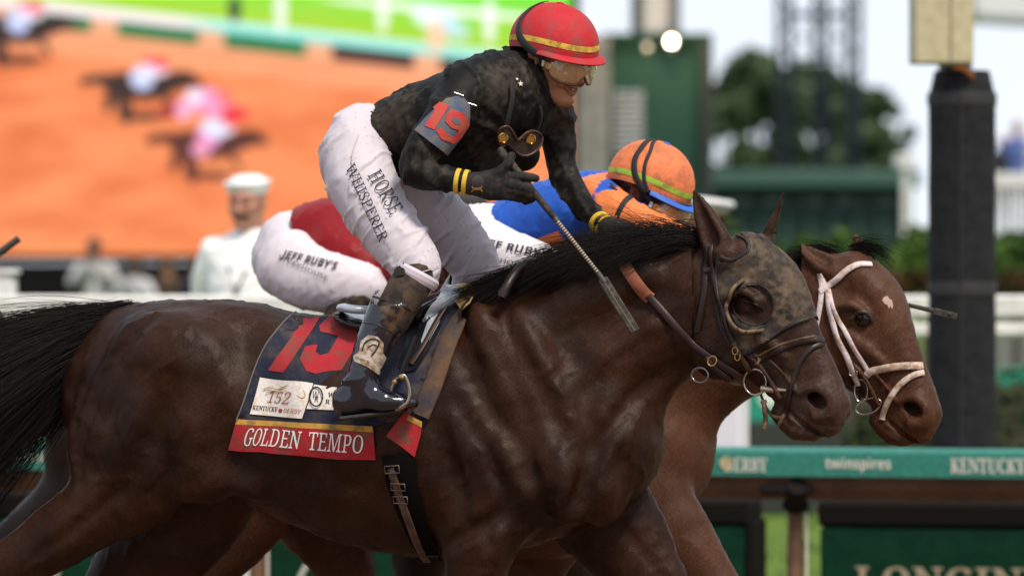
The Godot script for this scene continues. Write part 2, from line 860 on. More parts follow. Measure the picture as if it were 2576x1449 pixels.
func grain(m: StandardMaterial3D, freq: float, seed_no: int, lo: float, scale: float, bump := 0.0, px := 256) -> StandardMaterial3D:
	m.albedo_texture = noise_map(freq, seed_no, [[0.15, Color(lo, lo, lo)], [0.85, Color(1, 1, 1)]], px)
	m.uv1_triplanar = true
	m.uv1_world_triplanar = false
	m.uv1_scale = Vector3(scale, scale, scale)
	if bump > 0.0:
		m.normal_enabled = true
		m.normal_texture = noise_map(freq, seed_no + 1, [], px, 4, true, bump)
		m.normal_scale = 1.0
	return m

# ---------------------------------------------------------------- the scene
func _ready() -> void:
	var cam := Camera3D.new()
	cam.name = "camera"
	cam.near = 0.5
	cam.far = 1500.0
	add_child(cam)
	cam.position = EYE
	var lens := CameraAttributesPhysical.new()
	lens.frustum_focal_length = 210.0
	lens.exposure_aperture = 3.6
	lens.frustum_focus_distance = 13.78
	cam.attributes = lens
	cam.fov = rad_to_deg(2.0 * atan(724.5 * UNIT / EYE.z))
	var env := Environment.new()
	env.background_mode = Environment.BG_SKY
	var sky := Sky.new()
	var sm := ProceduralSkyMaterial.new()
	sm.sky_top_color = Color(0.74, 0.77, 0.82)
	sm.sky_horizon_color = Color(0.85, 0.88, 0.92)
	sm.sky_curve = 0.2
	sm.ground_horizon_color = Color(0.45, 0.42, 0.38)
	sm.ground_bottom_color = Color(0.22, 0.19, 0.16)
	sky.sky_material = sm
	env.sky = sky
	env.tonemap_mode = Environment.TONE_MAPPER_LINEAR
	env.tonemap_exposure = 1.42
	env.sdfgi_enabled = true
	env.ssao_enabled = true
	env.ssil_enabled = true
	var we := WorldEnvironment.new()
	we.environment = env
	add_child(we)
	var sun := DirectionalLight3D.new()
	sun.name = "sun"
	sun.light_energy = 0.9
	sun.light_angular_distance = 12.0
	sun.light_color = Color(1.0, 0.95, 0.88)
	sun.shadow_enabled = true
	add_child(sun)
	sun.look_at_from_position(Vector3(3.0, 8.5, 5.5), Vector3.ZERO)

	var t0 := Time.get_ticks_msec()
	job("main_body", main_body_field)
	job("main_head", main_head_field)
	job("rider_silks", rider_silks_field)
	job("rider_breeches", rider_breeches_field)
	job("rider_face", rider_face_field)
	job("second_body", second_body_field)
	job("second_head", second_head_field)
	job("second_silks", second_silks_field)
	job("second_face", second_face_field)
	job("second_breeches", second_breeches_field)
	job("third_body", third_body_field)
	job("third_rider", third_rider_field)
	job("third_silks", third_silks_field)
	job("fourth_horse", fourth_horse_field)
	setting()
	print("setting ", Time.get_ticks_msec() - t0)
	main_horse()
	print("main horse ", Time.get_ticks_msec() - t0)
	saddle_cloth()
	saddle()
	hood_and_bridle()
	print("tack ", Time.get_ticks_msec() - t0)
	main_rider()
	whip()
	print("rider ", Time.get_ticks_msec() - t0)
	second_horse()
	second_rider()
	third_horse_and_rider()
	fourth_horse()
	print("others ", Time.get_ticks_msec() - t0)

# solids are worked out side by side
var jobs := {}
func job(key: String, work: Callable) -> void:
	var t := Thread.new()
	t.start(work)
	jobs[key] = t

func result(key: String) -> Variant:
	return jobs[key].wait_to_finish()

# ---------------------------------------------------------------- the place
func rail_point(x: float, y: float, off := 0.0) -> Vector3:
	# the inner rail runs a little towards the camera on the right
	return Vector3(x, y, -5.95 + 0.25 * x - off)

func turf_material(name_: String, a: Color, b: Color) -> StandardMaterial3D:
	var m := paint(name_, Color(1, 1, 1), 0.95, 0.0, 0.2)
	m.albedo_texture = noise_map(0.03, 301, [[0.1, a.linear_to_srgb()], [0.55, a.lerp(b, 0.6).linear_to_srgb()], [0.9, b.linear_to_srgb()]], 512, 6)
	m.uv1_triplanar = true
	m.uv1_world_triplanar = true
	m.uv1_scale = Vector3(0.55, 0.55, 0.55)
	return m

func setting() -> void:
	var s := Soup.new()
	s.quad(Vector3(-700, 0, 80), Vector3(-700, 0, -900), Vector3(700, 0, -900), Vector3(700, 0, 80))
	var dirt := paint("dirt", Color(1, 1, 1), 0.95, 0.0, 0.2)
	dirt.albedo_texture = noise_map(0.03, 303, [[0.1, Color(0.14, 0.085, 0.055).linear_to_srgb()], [0.9, Color(0.26, 0.165, 0.105).linear_to_srgb()]], 512, 6)
	dirt.uv1_triplanar = true
	dirt.uv1_world_triplanar = true
	dirt.uv1_scale = Vector3(0.8, 0.8, 0.8)
	structure("track_ground", s.done(), dirt)
	s = Soup.new()
	s.quad(rail_point(-60, 0.006, 0.5), Vector3(-600, 0.006, -850), Vector3(600, 0.006, -850), rail_point(60, 0.006, 0.5))
	structure("turf", s.done(), turf_material("turf", Color(0.05, 0.095, 0.015), Color(0.13, 0.21, 0.032)))
	inner_rail()
	boards()
	finish_pole()
	white_fence()
	screen()
	tower_block()
	far_green()
	stand_right()
	people_behind()
	tufts()

func tufts() -> void:
	# tussocks on the strip of turf that shows under the rail
	var rng := RandomNumberGenerator.new()
	rng.seed = 311
	var s := Soup.new()
	for i in 5200:
		var x := rng.randf_range(-5.0, 5.0)
		var z := -7.4 - rng.randf() * rng.randf() * 34.0
		var b := Vector3(x * (14.0 - z) / 20.0, 0.006, z)
		var hh := rng.randf_range(0.03, 0.10)
		var tone := rng.randf_range(0.6, 1.25)
		s.col = Color(0.10 * tone, 0.17 * tone, 0.03 * tone)
		for k in 3:
			var a := rng.randf() * TAU
			var d := Vector3(cos(a), 0, sin(a))
			var i0 := s.add(b - d * 0.012, Vector3(0, 1, 0.4).normalized())
			s.add(b + d * 0.012, Vector3(0, 1, 0.4).normalized())
			s.add(b + Vector3(rng.randfn() * 0.03, hh, rng.randfn() * 0.03), Vector3(0, 1, 0.4).normalized())
			s.tri(i0, i0 + 1, i0 + 2)
	var m := paint("blades", Color(1, 1, 1), 0.8)
	m.vertex_color_use_as_albedo = true
	var o := part("grass_tufts", s.done(), m, self)
	tag(o, "tussocks of green grass on the turf beyond the inner rail", "grass")
	o.set_meta("kind", "stuff")

# a bar along the rail with a given cross-section (y, out towards the track)
func rail_bar(prof: Array, x0: float, x1: float) -> Soup:
	var s := Soup.new()
	var out := Vector3(0.2425, 0, -0.97).normalized() * -1.0
	for i in prof.size() - 1:
		var a: Vector2 = prof[i]
		var b: Vector2 = prof[i + 1]
		s.quad(rail_point(x0, a.x) + out * a.y, rail_point(x1, a.x) + out * a.y, rail_point(x1, b.x) + out * b.y, rail_point(x0, b.x) + out * b.y)
	return s

func inner_rail() -> void:
	var t := thing("running_rail", "teal topped inner running rail with Kentucky Derby lettering on brown posts", "rail", rail_point(0, 0))
	var teal := grain(paint("rail_teal", Color(0.022, 0.20, 0.155), 0.45), 0.03, 321, 0.82, 3.0)
	var prof := []
	for i in 7:
		var a := PI * 0.5 * i / 6.0
		prof.append(Vector2(0.940 + 0.022 * cos(a), 0.02 + 0.06 * sin(a)))
	prof = [Vector2(0.955, -0.10)] + prof + [Vector2(0.850, 0.082), Vector2(0.848, 0.05)]
	var cv := part("rail_cover", rail_bar(prof, -6.0, 6.0).done(), teal, t)
	var brown := muddy("rail_brown", Color(0.10, 0.055, 0.032), Color(0.055, 0.03, 0.018), 0.8, 0.25, 2.0, 323)
	part("rail_board", rail_bar([Vector2(0.852, 0.05), Vector2(0.80, 0.035), Vector2(0.757, -0.01), Vector2(0.757, -0.12), Vector2(0.852, -0.12)], -6.0, 6.0).done(), brown, t)
	var post_m := muddy("rail_post", Color(0.16, 0.09, 0.055), Color(0.09, 0.05, 0.03), 0.8, 0.2, 3.0, 325)
	var dark := paint("rail_iron", Color(0.012, 0.010, 0.009), 0.85, 0.0, 0.2)
	for i in 5:
		var x := 1.108 + (i - 3) * 2.13
		var p := Soup.new()
		p.tube([rail_point(x, 0.0, 0.10), rail_point(x, 0.45, 0.09), rail_point(x, 0.74, 0.06)], [0.036, 0.033, 0.030], 12)
		var pp := part("post", p.done(), post_m, t)
		var g := Soup.new()
		g.tube(smooth([rail_point(x, 0.715, 0.06), rail_point(x, 0.76, 0.03), rail_point(x, 0.80, -0.045), rail_point(x, 0.815, -0.07)], 4), [0.034, 0.05, 0.055, 0.04], 10)
		g.box(rail_point(x - 0.04, 0.795, -0.05), Vector3(0.20, 0.035, 0.05), Basis(Vector3.UP, -0.245), 0.008)
		part("bracket", g.done(), dark, pp)
		var st := Soup.new()
		st.tube([rail_point(x + 0.042, 0.02, 0.07), rail_point(x + 0.042, 0.70, 0.04)], [0.006], 6)
		part("edge_strip", st.done(), paint("post_white", Color(0.55, 0.52, 0.48), 0.6), pp)
	var white := paint("rail_text", Color(0.55, 0.56, 0.50), 0.7)
	for w in [["KENTUCKY", 1640, 1800, 0.058], ["DERBY", 1834, 1942, 0.052], ["twinspires", 2088, 2252, 0.058], ["KENTUCKY", 2402, 2590, 0.058], ["twinspires", 60, 224, 0.058], ["KENTUCKY", -130, 40, 0.058]]:
		# where the sheet line meets the rail
		var xs := []
		for u in [w[1], w[2]]:
			var d := at(u, 1160, 0.0) - EYE
			var k := (-5.95 - EYE.z) / (d.z - 0.25 * d.x)
			xs.append(d.x * k)
		var front := Vector3(-0.2425, 0, 0.97) * 0.087
		part("lettering", print_flat(letters(w[0], "Droid Sans" if w[0] == "twinspires" else "Droid Serif", 700), rail_point(xs[0], 0.868) + front, rail_point(xs[1], 0.0) - rail_point(xs[0], 0.0), Vector3(0, w[3], 0)).done(), white, cv)
	var em := Soup.new()
	em.lathe(rail_point(0.855, 0.90) + Vector3(-0.2425, 0, 0.97) * 0.084, Vector3(-0.2425, 0, 0.97), [[0.026, 0.0], [0.026, 0.003], [0.0, 0.003]], 16)
	part("emblem", em.done(), paint("rail_gold", Color(0.40, 0.36, 0.20), 0.7), cv)

func boards() -> void:
	var green := grain(paint("board_green", Color(0.004, 0.036, 0.019), 0.75, 0.0, 0.2), 0.02, 331, 0.8, 2.0)
	var black := paint("board_black", Color(0.008, 0.007, 0.006), 0.85, 0.0, 0.15)
	var cream := paint("board_cream", Color(0.30, 0.24, 0.17), 0.7)
	var white := paint("board_white", Color(0.50, 0.48, 0.44), 0.7)
	var list := [[-420, 590, "low dark green advertising board at the left, beyond the galloping hind legs"], [690, 1300, "low dark green advertising board with a pale swoosh, under the horses' bellies"], [1330, 1900, "low dark green advertising board with black end, right of the horses' forelegs"], [2075, 2900, "low dark green advertising board reading LONGINES at the right"]]
	for b in list:
		var z: float = -7.6 + ((b[0] + b[1]) * 0.5 - 1288.0) * 0.00165 * 0.25
		var a := at(b[0], 1265, z)
		var e := at(b[1], 1265, z)
		var w := e.x - a.x
		var base := Vector3((a.x + e.x) * 0.5, 0, z)
		var t := thing("advertising_board", b[2], "board", base, "advertising boards along the inner rail")
		var bs := Basis(Vector3.UP, -0.245)
		var p := Soup.new()
		p.box(base + Vector3(0, 0.30, 0), Vector3(w, 0.56, 0.30), bs, 0.01)
		part("panel", p.done(), green, t)
		p = Soup.new()
		p.box(base + Vector3(0, 0.635, 0), Vector3(w + 0.02, 0.105, 0.32), bs, 0.015)
		part("cap", p.done(), black, t)
		p = Soup.new()
		p.box(base + bs * Vector3(w * 0.5 + 0.014, 0.31, 0), Vector3(0.026, 0.58, 0.32), bs, 0.005)
		part("end_plate", p.done(), black, t)
		p = Soup.new()
		p.box(base + Vector3(0, 0.012, 0), Vector3(w - 0.05, 0.022, 0.26), bs)
		part("foot", p.done(), black, t)
		var f := base + bs * Vector3(0, 0, 0.154)
		if b[0] > 2000:
			part("lettering", print_flat(letters("LONGINES", "Droid Serif", 700), f + bs * Vector3(-w * 0.5 + 0.15, 0.305, 0), bs * Vector3(0.90, 0, 0), Vector3(0, 0.115, 0)).done(), cream, t)
		elif b[0] > 600 and b[0] < 1000:
			var arc := []
			var nn := []
			for i in 22:
				var an := 1.3 + i * 0.16
				arc.append(f + bs * Vector3(-0.14 + 0.26 * cos(an), 0.27 + 0.22 * sin(an), 0.0))
				nn.append(bs * Vector3.BACK)
			var sw := Soup.new()
			band(sw, arc, nn, 0.022, 0.003)
			part("swoosh", sw.done(), white, t)
		elif b[0] < 0:
			part("lettering", print_flat(letters("M", "Droid Serif", 700), f + bs * Vector3(0.17, 0.30, 0), bs * Vector3(0, 0.10, 0), bs * Vector3(-0.09, 0, 0)).done(), white, t)
	# plain white post beyond the rail
	var pt := thing("white_post", "plain square white post behind the rail, between the two horses' necks", "post", at(1826, 1000, -8.6) * Vector3(1, 0, 1))
	var ps := Soup.new()
	var pc := at(1826, 990, -8.6)
	ps.box(Vector3(pc.x, pc.y * 0.5, pc.z), Vector3(0.178, pc.y, 0.17), Basis(Vector3.UP, -0.3), 0.01)
	part("shaft", ps.done(), paint("post_paint", Color(0.72, 0.70, 0.76), 0.5), pt)
	ps = Soup.new()
	ps.box(Vector3(pc.x, pc.y + 0.022, pc.z), Vector3(0.20, 0.04, 0.19), Basis(Vector3.UP, -0.3), 0.01)
	part("cap", ps.done(), paint("post_paint2", Color(0.72, 0.71, 0.74), 0.5), pt)
	# green signs on the turf
	for g in [[1868, 2152, 938, 1062, "green sign standing on the turf behind the muzzle of horse 19"], [2512, 2700, 925, 1090, "green sign with a white disc at the right edge, beside the padded pole"]]:
		var z := -21.0
		var a := at(g[0], g[3], z)
		var e := at(g[1], g[2], z)
		var base := Vector3((a.x + e.x) * 0.5, 0, z)
		var t := thing("sign", g[4], "sign", base, "green signs on the turf")
		var p := Soup.new()
		p.box(Vector3(base.x, (a.y + e.y) * 0.5, z), Vector3(e.x - a.x, e.y - a.y, 0.06), Basis.IDENTITY, 0.01)
		part("panel", p.done(), paint("sign_green", Color(0.008, 0.23, 0.15), 0.5), t)
		p = Soup.new()
		p.box(Vector3(base.x, a.y * 0.5, z), Vector3(e.x - a.x + 0.05, a.y - 0.004, 0.16), Basis.IDENTITY, 0.01)
		part("foot", p.done(), paint("sign_base", Color(0.014, 0.02, 0.016), 0.7), t)
		p = Soup.new()
		p.lathe(Vector3(base.x - (e.x - a.x) * 0.26, (a.y + e.y) * 0.5, z + 0.031), Vector3.BACK, [[0.07, 0.0], [0.07, 0.004], [0.0, 0.004]], 20)
		part("disc", p.done(), paint("sign_white", Color(0.6, 0.62, 0.6), 0.6), t)

func finish_pole() -> void:
	var z := -8.4
	var c := at(2422, 700, z)
	var t := thing("padded_pole", "tall pole wrapped in charcoal foam padding under a cream cabinet", "pole", Vector3(c.x, 0, z))
	var r := 87.0 * size_at(z)
	var top := at(2422, 178, z).y
	var foam := grain(paint("foam", Color(0.019, 0.020, 0.023), 0.75, 0.0, 0.3), 0.02, 341, 0.7, 2.5)
	var s := Soup.new()
	var prof := []
	for i in 30:
		var y := top * i / 29.0
		prof.append([r * (0.97 + 0.007 * sin(i * 1.7) + 0.03 * (1.0 - i / 29.0)), y])
	prof[28][0] = r * 0.93
	prof[29][0] = r * 0.80
	prof.append([0.0, top])
	s.lathe(Vector3(c.x, 0, z), Vector3.UP, prof, 28)
	var pd := part("padding", s.done(), foam, t)
	var seam := Soup.new()
	seam.box(Vector3(c.x - 0.02, top * 0.5, z + r * 1.0), Vector3(0.012, top * 0.94, 0.012), Basis.IDENTITY, 0.004)
	part("seam", seam.done(), paint("foam_seam", Color(0.015, 0.015, 0.017), 0.8), pd)
	for y in [0.25, 0.62, 0.95]:
		var b := Soup.new()
		b.lathe(Vector3(c.x, top * y, z), Vector3.UP, [[r * 1.0, -0.03], [r * 1.015, -0.02], [r * 1.015, 0.02], [r * 1.0, 0.03]], 28)
		part("strap", b.done(), paint("foam_strap", Color(0.018, 0.018, 0.021), 0.7), pd)
	var p := Soup.new()
	var pc := at(2405, 100, z)
	p.tube([Vector3(pc.x, top - 0.05, z), Vector3(pc.x, 3.6, z)], [0.075], 18)
	part("mast", p.done(), paint("mast", Color(0.06, 0.062, 0.068), 0.5), t)
	var k := Soup.new()
	var a := at(2297, 160, z + 0.22)
	var e := at(2448, -150, z + 0.22)
	k.box(Vector3((a.x + e.x) * 0.5, (a.y + e.y) * 0.5, z + 0.16), Vector3(e.x - a.x, e.y - a.y, 0.16), Basis(Vector3.UP, 0.10), 0.008)
	var kb := part("cabinet", k.done(), grain(paint("cabinet", Color(0.50, 0.45, 0.28), 0.5), 0.02, 343, 0.88, 2.0), t)
	var l := Soup.new()
	l.box(Vector3(a.x + 0.17, (a.y + e.y) * 0.5, z + 0.245), Vector3(0.006, e.y - a.y - 0.04, 0.006), Basis(Vector3.UP, 0.10))
	part("door_edge", l.done(), paint("cabinet_edge", Color(0.30, 0.27, 0.17), 0.5), kb)
	var w := Soup.new()
	w.tube(smooth([at(2400, 168, z + 0.2), at(2425, 172, z + 0.2), at(2442, 186, z + 0.16), at(2448, 200, z + 0.1)], 4), [0.012], 7)
	part("cable", w.done(), paint("cable", Color(0.45, 0.14, 0.03), 0.6), t)

func white_fence() -> void:
	var t := thing("white_fence", "white double bar fence across the infield behind the horses", "fence", Vector3(0, 0, -10.8))
	var m := grain(paint("fence_white", Color(0.70, 0.70, 0.68), 0.5), 0.02, 351, 0.9, 1.5)
	for b in [[742, 800, 0.10], [812, 848, 0.08]]:
		var z := -10.8
		var a := at(1288, b[1], z).y
		var e := at(1288, b[0], z).y
		var s := Soup.new()
		s.box(Vector3(0, (a + e) * 0.5, z), Vector3(30, e - a, b[2]), Basis(Vector3.UP, 0.006), 0.015)
		part("bar", s.done(), m, t)
	for i in 12:
		var s := Soup.new()
		s.box(Vector3(-13.6 + i * 2.45, 0.72, -10.92), Vector3(0.10, 1.44, 0.10), Basis.IDENTITY, 0.01)
		part("post", s.done(), m, t)
	var q := thing("white_block", "white block topping the fence at the left edge", "block", at(5, 742, -11.05) * Vector3(1, 0, 1))
	var s := Soup.new()
	var a := at(-40, 742, -11.05)
	var e := at(36, 692, -11.05)
	s.box(Vector3((a.x + e.x) * 0.5, e.y * 0.5, -11.1), Vector3(e.x - a.x, e.y, 0.16), Basis.IDENTITY, 0.02)
	part("column", s.done(), m, q)
	s = Soup.new()
	s.box(Vector3((a.x + e.x) * 0.5, e.y + 0.015, -11.1), Vector3(e.x - a.x + 0.03, 0.026, 0.19), Basis.IDENTITY, 0.008)
	part("cap", s.done(), m, q)

# ---------------------------------------------------------------- the big screen
const SCREEN_X0 := -700.0
const SCREEN_X1 := 1437.0
const SCREEN_Y0 := -230.0
const SCREEN_Y1 := 640.0

func spot(img: Image, x: float, y: float, rx: float, ry: float, turn: float, col: Color, soft := 0.2) -> void:
	var kx := img.get_width() / (SCREEN_X1 - SCREEN_X0)
	var ky := img.get_height() / (SCREEN_Y1 - SCREEN_Y0)
	var m := maxf(rx, ry) * (1.0 + soft)
	for j in range(maxi(0, int((y - m - SCREEN_Y0) * ky)), mini(img.get_height(), int((y + m - SCREEN_Y0) * ky) + 2)):
		for i in range(maxi(0, int((x - m - SCREEN_X0) * kx)), mini(img.get_width(), int((x + m - SCREEN_X0) * kx) + 2)):
			var d := (Vector2(i / kx + SCREEN_X0, j / ky + SCREEN_Y0) - Vector2(x, y)).rotated(-turn)
			var e := Vector2(d.x / rx, d.y / ry).length()
			var a := 1.0 - smoothstep(1.0 - soft, 1.0 + soft, e)
			if a > 0.0:
				img.set_pixel(i, j, img.get_pixel(i, j).lerp(col, a * col.a))

func screen() -> void:
	var img := Image.create(854, 348, false, Image.FORMAT_RGB8)
	var n := noise(0.006, 361, 4)
	var dirt := Color(0.93, 0.515, 0.305)
	for j in 348:
		for i in 854:
			var x := i * 2.503 + SCREEN_X0
			var y := j * 2.5 + SCREEN_Y0
			# the line of the rail shown on the screen
			var r := y - (12.0 + (x - 150.0) * 0.117)
			var v := n.get_noise_2d(x * 0.5, y * 1.6 + x * 0.1)
			var c := dirt.lerp(Color(0.955, 0.58, 0.37), clampf(v + 0.2, 0.0, 1.0)).lerp(Color(0.84, 0.42, 0.22), clampf(-v * 1.2, 0.0, 1.0))
			if r < -14.0:
				var u := clampf((-r - 14.0) / 150.0, 0.0, 1.0)
				c = Color(0.66, 0.82, 0.18).lerp(Color(0.45, 0.88, 0.25), u)
				c = c.lerp(Color(0.75, 0.80, 0.25), clampf(v, 0.0, 1.0) * 0.4)
			elif r < 16.0:
				c = Color(0.97, 0.90, 0.90).lerp(Color(0.55, 0.90, 0.85), smoothstep(430.0, 560.0, x))
				c = c.lerp(Color(1, 1, 1), smoothstep(2.0, -12.0, r) * 0.7)
			elif r < 58.0:
				var k := fposmod(x + 30.0, 275.0)
				var g := Color(0.10, 0.45, 0.25) if x < 820.0 else Color(0.25, 0.11, 0.12)
				c = Color(0.93, 0.66, 0.50).lerp(g, smoothstep(0.0, 14.0, k - 30.0) * smoothstep(250.0, 236.0, k) * smoothstep(58.0, 50.0, r))
			elif r < 120.0:
				c = c.lerp(Color(0.97, 0.66, 0.49), 0.6)
			img.set_pixel(i, j, c)
	# white rails and shapes on the green
	for k in [[700, 20], [960, 20], [1230, 50]]:
		spot(img, k[0], k[1], 16, 60, 0.0, Color(0.96, 0.97, 0.96, 0.9))
	spot(img, 1100, 20, 300, 10, 0.1, Color(1, 1, 1, 0.95))
	spot(img, 1090, 40, 60, 32, 0.3, Color(0.93, 0.97, 1.0, 0.95))
	spot(img, 1140, 70, 42, 26, 0.4, Color(0.75, 0.90, 0.98, 0.8))
	spot(img, 582, 15, 16, 34, 0.0, Color(0.12, 0.16, 0.20, 0.9))
	spot(img, 1095, 90, 26, 40, 0.0, Color(0.97, 0.80, 0.68, 0.9))
	# three galloping horses with riders, out of focus on the screen
	var dark := Color(0.17, 0.09, 0.09, 0.93)
	var bay := Color(0.30, 0.12, 0.10, 0.93)
	for q in [[10, 60, dark, Color(0.78, 0.82, 0.98)], [330, 205, dark, Color(0.82, 0.86, 1.0)], [500, 355, bay, Color(0.92, 0.55, 0.75)]]:
		var x: float = q[0]
		var y: float = q[1]
		var c: Color = q[2]
		spot(img, x, y + 5, 92, 34, 0.12, c)
		spot(img, x + 95, y - 6, 56, 24, -0.2, c)
		spot(img, x + 140, y - 12, 32, 14, 0.5, c)
		spot(img, x - 105, y - 14, 40, 12, -0.1, c)
		spot(img, x - 134, y - 4, 12, 9, 0.4, c)
		spot(img, x - 66, y + 38, 36, 14, 1.9, c)
		spot(img, x - 30, y + 56, 17, 46, -0.1, c)
		spot(img, x + 15, y + 82, 64, 12, 0.0, Color(c.r, c.g, c.b, 0.8))
		spot(img, x + 85, y + 50, 30, 8, 0.9, Color(c.r, c.g, c.b, 0.7))
		var j: Color = q[3]
		spot(img, x + 14, y - 14, 32, 28, 0.5, j)
		spot(img, x + 45, y - 40, 36, 20, 0.2, Color(0.97, 0.90, 0.97))
		spot(img, x + 62, y - 52, 18, 15, 0.0, Color(0.92, 0.20, 0.30))
		spot(img, x + 30, y - 58, 16, 10, 0.0, Color(0.93, 0.25, 0.36))
	spot(img, 420, 272, 40, 20, -0.3, Color(0.62, 0.16, 0.14, 0.9))
	spot(img, 520, 250, 56, 34, 0.2, Color(0.93, 0.60, 0.80, 0.95))
	spot(img, 455, 268, 24, 30, 0.6, Color(0.98, 0.68, 0.82, 0.95))
	spot(img, 480, 236, 24, 18, 0.2, Color(0.98, 0.92, 1.0, 0.9))
	spot(img, 556, 238, 22, 20, 0.0, Color(0.95, 0.45, 0.40, 0.9))
	spot(img, 585, 280, 34, 18, 0.2, Color(0.90, 0.15, 0.25, 0.9))
	spot(img, 530, 318, 36, 26, 0.3, Color(0.88, 0.90, 1.0, 0.95))
	spot(img, 495, 372, 26, 20, 0.1, Color(0.96, 0.62, 0.75, 0.95))
	var tx := ImageTexture.create_from_image(img)
	var z := -64.0
	var a := at(SCREEN_X0, SCREEN_Y1, z)
	var e := at(SCREEN_X1, SCREEN_Y0, z)
	var t := thing("video_screen", "giant video screen showing horses racing on an orange dirt track", "screen", Vector3((a.x + e.x) * 0.5, 0, z))
	var m := StandardMaterial3D.new()
	m.albedo_color = Color(0.01, 0.01, 0.01)
	m.roughness = 0.6
	m.emission_enabled = true
	m.emission = Color(0, 0, 0)
	m.emission_texture = tx
	m.emission_energy_multiplier = 0.82
	var arr := []
	arr.resize(Mesh.ARRAY_MAX)
	arr[Mesh.ARRAY_VERTEX] = PackedVector3Array([Vector3(a.x, a.y, z - 1.6), Vector3(a.x, e.y, z - 1.6), Vector3(e.x, e.y, z), Vector3(e.x, a.y, z)])
	arr[Mesh.ARRAY_NORMAL] = PackedVector3Array([Vector3.BACK, Vector3.BACK, Vector3.BACK, Vector3.BACK])
	arr[Mesh.ARRAY_TEX_UV] = PackedVector2Array([Vector2(0, 1), Vector2(0, 0), Vector2(1, 0), Vector2(1, 1)])
	arr[Mesh.ARRAY_INDEX] = PackedInt32Array([0, 1, 2, 0, 2, 3])
	var am := ArrayMesh.new()
	am.add_surface_from_arrays(Mesh.PRIMITIVE_TRIANGLES, arr)
	part("display", am, m, t)
	var black := paint("screen_black", Color(0.008, 0.008, 0.009), 0.9, 0.0, 0.15)
	var s := Soup.new()
	var bs := Basis(Vector3.UP, -atan2(1.6, e.x - a.x))
	var mid := Vector3((a.x + e.x) * 0.5, 0, z - 0.8)
	s.box(mid + Vector3(0, (a.y + e.y) * 0.5, -0.45), Vector3(e.x - a.x + 0.3, e.y - a.y + 0.2, 0.8), bs, 0.03)
	part("casing", s.done(), black, t)
	s = Soup.new()
	s.box(mid + Vector3(0, a.y * 0.5 - 0.06, -0.4), Vector3(e.x - a.x, a.y - 0.14, 0.7), bs, 0.02)
	part("base_wall", s.done(), black, t)

